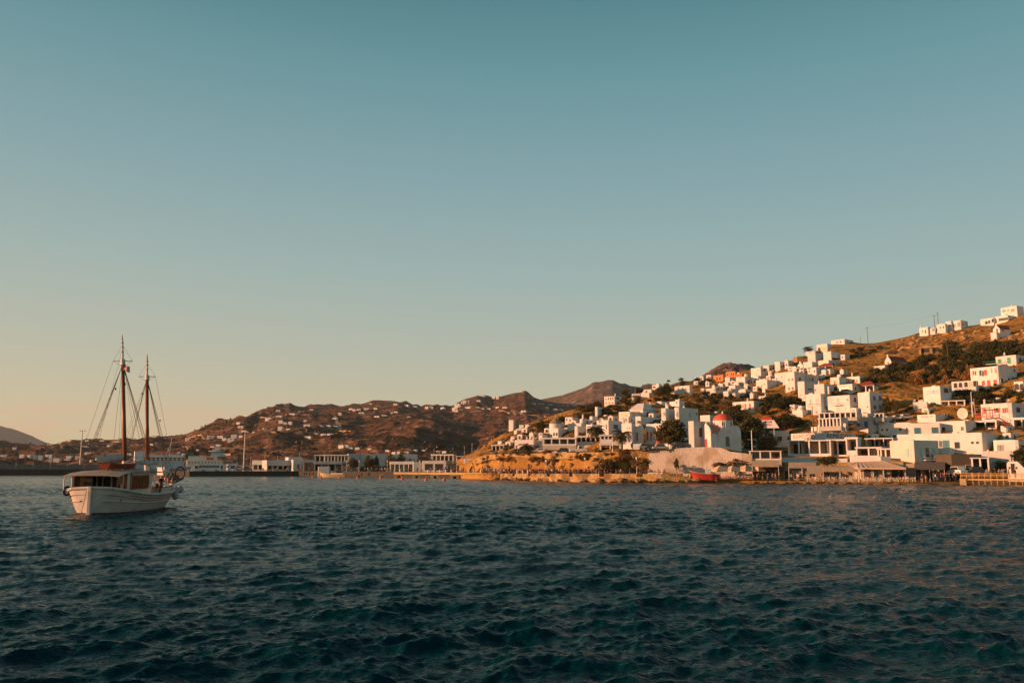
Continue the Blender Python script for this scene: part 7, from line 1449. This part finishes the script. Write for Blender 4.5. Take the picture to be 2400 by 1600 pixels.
# bulwark forward block (raised white side on the right quarter)
for sg in (1, -1):
    mb = MB(); a = []
    for i in range(13): t = .50+.42*i/12; s_, g_, b_ = secs(t); a.append((sg*(b_-.06), t*LB, g_))
    for p, q in zip(a[:-1], a[1:]): mb.add([p, q, (q[0], q[1], q[2]+.48), (p[0], p[1], p[2]+.48), (p[0]-sg*.07, p[1], p[2]+.48), (q[0]-sg*.07, q[1], q[2]+.48), (q[0]-sg*.07, q[1], q[2]), (p[0]-sg*.07, p[1], p[2])], [(0, 1, 2, 3), (3, 2, 5, 4), (4, 5, 6, 7)])
    mb.build('bulwark', HW, boat)
    MB().path([(p[0], p[1], p[2]+.52) for p in a], .05).build('bulwark_rail', WDK, boat)
# deckhouse
H0, H1 = 1.15, 7.4; WH = 1.75; zt = 3.02
body_ = MB().box(-WH, WH, 2.95, H1, .9, zt).build('deckhouse', mat('boat_cream', (.56, .50, .41), .5, .08), boat)
for i in range(6):
    y = 3.3+i*.60
    for sg in (1, -1):
        o = opening(body_, 0, 0, .27, .98, 'k', 'F', 0, arch=True, nm='window'); o.data.materials[0] = WD; o.location = (sg*(WH+.01), y, 2.28); o.rotation_euler.z = R(90*sg)
# open cockpit under the awning: posts, panels, wood darkened for the shade inside
for x in (-WH, WH):
    for y in (H0, 2.0, 2.82): MB().box(x-.06, x+.06, y-.06, y+.06, .9, zt).build('post', WD, boat)
MB().box(WH-.03, WH+.03, 2.12, 2.7, 1.0, zt).build('side_panel', mat('boat_cream', (.56, .50, .41), .5, .08), boat); MB().box(WH-.03, WH+.03, 1.25, 1.42, 1.0, zt).build('side_panel', mat('boat_cream', (.56, .50, .41), .5, .08), boat)
MB().box(-WH, WH, H0, H0+.06, .9, 1.75).box(-WH, -.4, H0, H0+.06, 1.75, zt).build('front_panel', WDK, boat); bk_ = MB().box(-WH+.02, WH-.02, 2.88, 2.96, .9, zt-.02).build('bulkhead', WDK, boat); [opening(bk_, x_, 2.25, .6, 1.1, 'k', 'F', 2.88, arch=True, nm='window') for x_ in (-1.1, 0, 1.1)]; MB().box(-WH-.02, -WH+.04, H0, 2.9, .9, zt-.03).build('side_panel', WDK, boat)  # full-height left panel added to keep the sun out of the cockpit
MB().box(-.5, .5, 2.2, 2.8, .9, 1.9).build('helm_seat', WDK, boat); MB().box(-WH+.1, WH-.1, 1.2, 2.85, .82, .9).build('cockpit_sole', WDK, boat)
# roof: long slightly arched canopy
rf = MB(); pts = [(-.1, 2.78), (1.2, 3.0), (3, 3.12), (5, 3.14), (7, 3.12), (8.8, 3.06)]
for (ya, za), (yb_, zb_) in zip(pts[:-1], pts[1:]):
    for a, b in ((-2.05, -1), (-1, 1), (1, 2.05)):
        z1 = 0 if abs(a) > 1.5 else .08; z2 = 0 if abs(b) > 1.5 else .08
        rf.add([(a, ya, za+z1), (b, ya, za+z2), (b, yb_, zb_+z2), (a, yb_, zb_+z1), (a, ya, za+z1-.07), (b, ya, za+z2-.07), (b, yb_, zb_+z2-.07), (a, yb_, zb_+z1-.07)], [(0, 1, 2, 3), (7, 6, 5, 4), (0, 4, 5, 1), (1, 5, 6, 2), (2, 6, 7, 3), (3, 7, 4, 0)])
rf.build('awning_roof', mat('boat_roof_white', (.38, .33, .26), .6), boat)
MB().box(-1.9, 1.9, 8.7, 10.6, 2.98, 3.04).build('forward_awning', SAILC, boat)
for x in (-1.85, 1.85): MB().box(x-.03, x+.03, 10.5, 10.56, 1.2, 3).build('awning_post', METAL, boat)
# stern frame on the left
fr_ = MB(); fr_.path([(-2.35, .9, 1.75), (-2.35, .9, 2.55), (-2.1, .6, 2.8), (-1.2, .2, 2.82), (1.2, .2, 2.82), (2.0, .6, 2.8)], .045, 6); fr_.path([(-1.5, .25, 1.85), (-1.5, .25, 2.8)], .04, 6); fr_.path([(-2.1, .6, 2.8), (-2.0, 2.4, 3.0)], .04, 6); fr_.build('awning_frame', METAL, boat)
tor = torus(.30, .09).build('lifebuoy', WDK, boat, loc=W2L(157, 1150, 64.9)); tor.rotation_euler.z = R(70)
MB().ball((-1.3, 1.3, 1.6), .3).ball((-.9, 1.5, 1.75), .28).box(-1.6, -.6, 1.1, 1.6, 1.2, 1.5).build('rope_heap', WDK, boat)
# dinghy on the roof
dm = hull_mesh(6.2, 1.5, .42, .25, .2, .6, 14, .7, 0); dm.xf(Matrix.Translation((.1, 4.9, 3.28)) @ Matrix.Rotation(R(90), 4, 'Z')).build('dinghy', mat('mahogany_red', (.28, .045, .02), .45, .15, 2), boat)
# masts ------------------------------------------------------------------------------------------
M1b, M1t = W2L(293, 1096, 69.6), W2L(286.5, 783, 69.6); M2b, M2t = W2L(344.3, 1100, 73.9), W2L(345, 829, 73.9)
TOPM = mat('white_topmast', (.66, .58, .52), .6); rig = {}
def mast(b, t, frac, rb, rt_, y):
    b = b.copy(); d = t-b; foot = b-d.normalized()*2.0; hd = b+d*frac
    m = MB().tube(foot, hd, rb, rb*.8, 10).build('mast', WD, boat, True); MB().tube(b-d*.02, b+d*.05, rb*1.35, rb*1.3, 10).build('mast_boot', HW, m)
    tm_ = MB().tube(hd-d*.06, b+d*.955, rb*.62, rb*.42, 8).build('topmast', TOPM, m, True); MB().tube(b+d*.94, t, rb*.45, .01, 8).build('masthead', WDK, m)
    for q in (.86, .90, .93): MB().tube(b+d*q, b+d*(q+.004), rb*.7, n=8).build('band', WDK, m)
    MB().tube(hd-d*.03, hd+d*.012, rb*1.25, rb*1.2, 8).build('mast_cap', METAL, m); return hd, d
h1, d1 = mast(M1b, M1t, .795, .165, .1, 0); h2, d2 = mast(M2b, M2t, .80, .165, .1, 0)
def line(name, pts, r_=.014, m=None): return MB().path([tuple(p) for p in pts], r_, 4).build(name, m or ROPE, boat)
for hd, d, hw_, tp in ((h1, d1, .78, M1t), (h2, d2, .70, M2t)):
    sp = MB().tube(hd+Vector((-hw_, 0, 0)), hd+Vector((hw_, 0, 0)), .035).build('spreader', METAL, boat)
    for s_ in (-1, 1): line('topmast_stay', [hd+Vector((s_*hw_, 0, 0)), hd+d*.12], .009); line('topmast_stay', [hd+Vector((s_*hw_, 0, 0)), hd-d*.045], .009)
def dkp(t, sg, up=.1): s_, g_, b_ = secs(t); return Vector((sg*b_, t*LB, g_+up))
j1 = h1-d1*.02; j2 = h2-d2*.02
for t in (.20, .24, .28): line('shroud', [j1, dkp(t, -1)], .019)
for k in range(15):        # ratlines on the left shrouds
    q = .12+.055*k; a = j1.lerp(dkp(.20, -1), q); b = j1.lerp(dkp(.28, -1), q); line('ratline', [a, b], .013, WDK)
for t in (.34, .42): line('shroud', [j1, dkp(t, 1)], .015)
line('backstay', [h1+Vector((-.78, 0, 0)), dkp(.10, -1)], .011); line('backstay', [h1+d1*.1, dkp(.03, -.3)], .008); line('halyard', [j1, W2L(262, 1070, 66)], .012); line('halyard', [j1, W2L(284, 1085, 69)], .012); line('halyard', [j1, W2L(276, 1085, 68)], .008)
line('stay', [j1, M2b+d2*.22], .03); line('stay', [j1, M2b+d2*.16], .018); line('stay', [j1+Vector((.1, 0, 0)), W2L(322, 1092, 72)], .009)
line('shroud', [j2, W2L(297, 1080, 70)], .02); line('shroud', [j2, W2L(290, 1092, 70)], .012)
for t in (.66, .70, .74): line('shroud', [j2, dkp(t, 1)], .012)
for t in (.62, .68, .74): line('shroud', [j2, dkp(t, -1)], .010)
line('forestay', [j2, W2L(404, 1108, 78)], .028); line('forestay', [h2+Vector((.7, 0, 0)), W2L(410, 1120, 78.5)], .012); line('forestay', [j2, W2L(398, 1106, 77.5)], .012); line('halyard', [j2, W2L(352, 1090, 74)], .012); line('halyard', [j2, W2L(339, 1090, 74)], .012)
for p in (W2L(271, 911, 69.5), W2L(293, 900, 69.6)): MB().ball(tuple(p), .07, 6, 1.6).build('block', WDK, boat)
for p in (W2L(333, 922, 74), W2L(375, 985, 76)): MB().ball(tuple(p), .06, 6, 1.6).build('block', WDK, boat)
# furled sails on booms
a, b = W2L(219, 1077, 67.2), W2L(289, 1071, 69.4)
n = 14; vsx = []; fsx = []; prof_ = MB()
for i in range(n+1):
    q = a.lerp(b, .06+.92*i/n); r_ = .28+.03*math.sin(i*2.1)+(-.08 if i in (0, n) else 0); u = Vector((0, 0, 1)); sd = (b-a).normalized().cross(u)
    for k in range(12): t_ = 6.2832*k/12; vsx.append(q+sd*r_*.8*math.cos(t_)+u*r_*math.sin(t_))
for i in range(n):
    for k in range(12): fsx.append((i*12+k, i*12+(k+1) % 12, (i+1)*12+(k+1) % 12, (i+1)*12+k))
fsx += [tuple(range(12)), tuple(range(n*12+11, n*12-1, -1))]
prof_.add(vsx, fsx).build('furled_sail', SAILC, boat, True); bo_ = MB().tube(a-(b-a)*.06-Vector((0, 0, .12)), b-Vector((0, 0, .12)), .08, .09).build('boom', WDK, boat); MB().ball(tuple(a-(b-a)*.06-Vector((0, 0, .1))), .13).build('boom_end', HW, boat)
for q in (.25, .5, .62): p = a.lerp(b, q); MB().tube(p-Vector((.0, 0, .30)), p+Vector((0, 0, .30)), .3, n=12).xf(Matrix.Identity(4)) if 0 else None
a2, b2 = W2L(316, 1083, 71), W2L(369, 1084, 75.5); q_ = MB()
q_.tube(a2, a2.lerp(b2, .3), .12, .22, 10).tube(a2.lerp(b2, .3), a2.lerp(b2, .8), .22, .2, 10).tube(a2.lerp(b2, .8), b2, .2, .12, 10).build('furled_sail', SAILC, boat, True)
line('boom_sheet', [W2L(226, 1080, 67.2), W2L(232, 1104, 66)], .015); line('boom_sheet', [W2L(243, 1082, 68), W2L(238, 1104, 67)], .012); line('gaff_line', [b, W2L(352, 1092, 73)], .025)
for px in (253, 262): MB().box(0, 0, 0, 0, 0, 0) if 0 else None
p1_ = W2L(254, 1103, 67); MB().box(p1_.x-.04, p1_.x+.04, p1_.y-.04, p1_.y+.04, 3.0, 3.75).build('boom_crutch', WD, boat); p1_ = W2L(262, 1103, 67.5); MB().box(p1_.x-.04, p1_.x+.04, p1_.y-.04, p1_.y+.04, 3.0, 3.75).build('boom_crutch', WD, boat)
# striped flag under the spreader
fg = boat; o0 = W2L(288, 853, 69.4); e = Vector((.58, -.05, -.18)); dn = Vector((.03, 0, -.5)); nst = 13
red_ = mat('flag_red', (.42, .04, .04), .8); wht = mat('flag_white', (.62, .5, .44), .8); blu = mat('flag_blue', (.03, .05, .14), .8); fl = MB()
for k in range(nst):
    fl.m = k % 2
    for i in range(8):
        def fp(u, v): return o0+e*u+dn*v+Vector((0, .05*math.sin(u*7+v), .04*math.sin(u*6)))
        fl.add([fp(i/8, k/nst), fp((i+1)/8, k/nst), fp((i+1)/8, (k+1)/nst), fp(i/8, (k+1)/nst)], [(0, 1, 2, 3)])
fo = fl.build('flag', [red_, wht], boat); cn = MB(); cn.add([o0+Vector((0, -.02, 0)), o0+e*.4+Vector((0, -.02+.05*math.sin(2.8), .04*math.sin(2.4))), o0+e*.4+dn*.54+Vector((0, -.02, .03)), o0+dn*.54+Vector((0, -.02, 0))], [(0, 1, 2, 3)]); cn.build('canton', blu, fo)
# anchor gear and fenders at the far end
FEN = mat('fender_grey', (.42, .38, .36), .6, .15, 2)
for px, py, Y, r_, el in ((399, 1147, 76, .42, 1), (411, 1148, 77.5, .36, 1), (421, 1146, 78, .34, 1), (411, 1160, 77, .30, 1.35), (405, 1152, 77, .30, 1.1)):
    p = W2L(px, py, Y); MB().ball((p.x, p.y, p.z), r_, 14, el).build('fender', FEN, boat, True)
cg = MB()
for (ax, ay), (bx, by) in (((392, 1128), (408, 1108)), ((396, 1130), (409, 1120)), ((386, 1125), (378, 1078)), ((404, 1132), (412, 1108)), ((409, 1131), (430, 1121)), ((398, 1120), (410, 1132)), ((404, 1110), (396, 1100)), ((390, 1118), (400, 1105))): cg.tube(W2L(ax, ay, 76.5), W2L(bx, by, 77.5), .07, .05)
cg.build('anchor_gear', WDK, boat); cq = torus(.42, .06); cq.xf(Matrix.Translation(W2L(422, 1108, 78)) @ Matrix.Scale(1.3, 4, Vector((0, 0, 1)))).build('davit_ring', WDK, boat)
for px, py in ((388, 1121), (381, 1119), (394, 1124), (403, 1128)): p = W2L(px, py, 76); MB().ball(tuple(p), .12, 8, 1.8).build('float', mat('float_orange', (.6, .25, .12), .6), boat)
for px, py in ((367, 1138), (315, 1138), (377, 1136)): p = W2L(px, py, 73 if px > 350 else 70); MB().ball(tuple(p), .2, 8, 1.2).build('bollard', WDK, boat)
# mooring lines
tag(MB().path([PT(203, 1150, 63.6), PT(197, 1175, 61.8), PT(188, 1212, 60.3)], .018, 4).build('mooring_line', ROPE), 'mooring line slanting from the near stem into the water', 'rope')
tag(MB().path([PT(153, 1168, 64.6), PT(158, 1196, 63.9)], .014, 4).build('mooring_line', ROPE), 'short line hanging down on the sunlit left quarter', 'rope')
pb = W2L(0, 1100, 70)
pl = person(0, 0, 0, 'stand', 'black', 'black', 'crew member in dark clothes on the foredeck', rz=1); q = W2L(377, 1142, 75.0); c_, s_ = math.cos(BET), math.sin(BET); pl.location = (BO.x+q.x*c_-q.y*s_, BO.y+q.x*s_+q.y*c_, 1.0)
# ------------------------------------------------------------ haze (one even box of air)
HZ = MB().box(-9300, 9300, -60, 7900, -4.8, 470).build('haze', None)
HZ.data.materials.clear()
mh = bpy.data.materials.new('haze_air'); mh.use_nodes = True; N, L = nodes_of(mh); N.remove(N['Principled BSDF'])
pv = N.new('ShaderNodeVolumePrincipled'); pv.inputs['Color'].default_value = (.86, .9, .95, 1); pv.inputs['Density'].default_value = 4e-5
pv.inputs['Anisotropy'].default_value = .2; L(pv.outputs[0], N['Material Output'].inputs['Volume'])
HZ.data.materials.append(mh); HZ['kind'] = 'stuff'
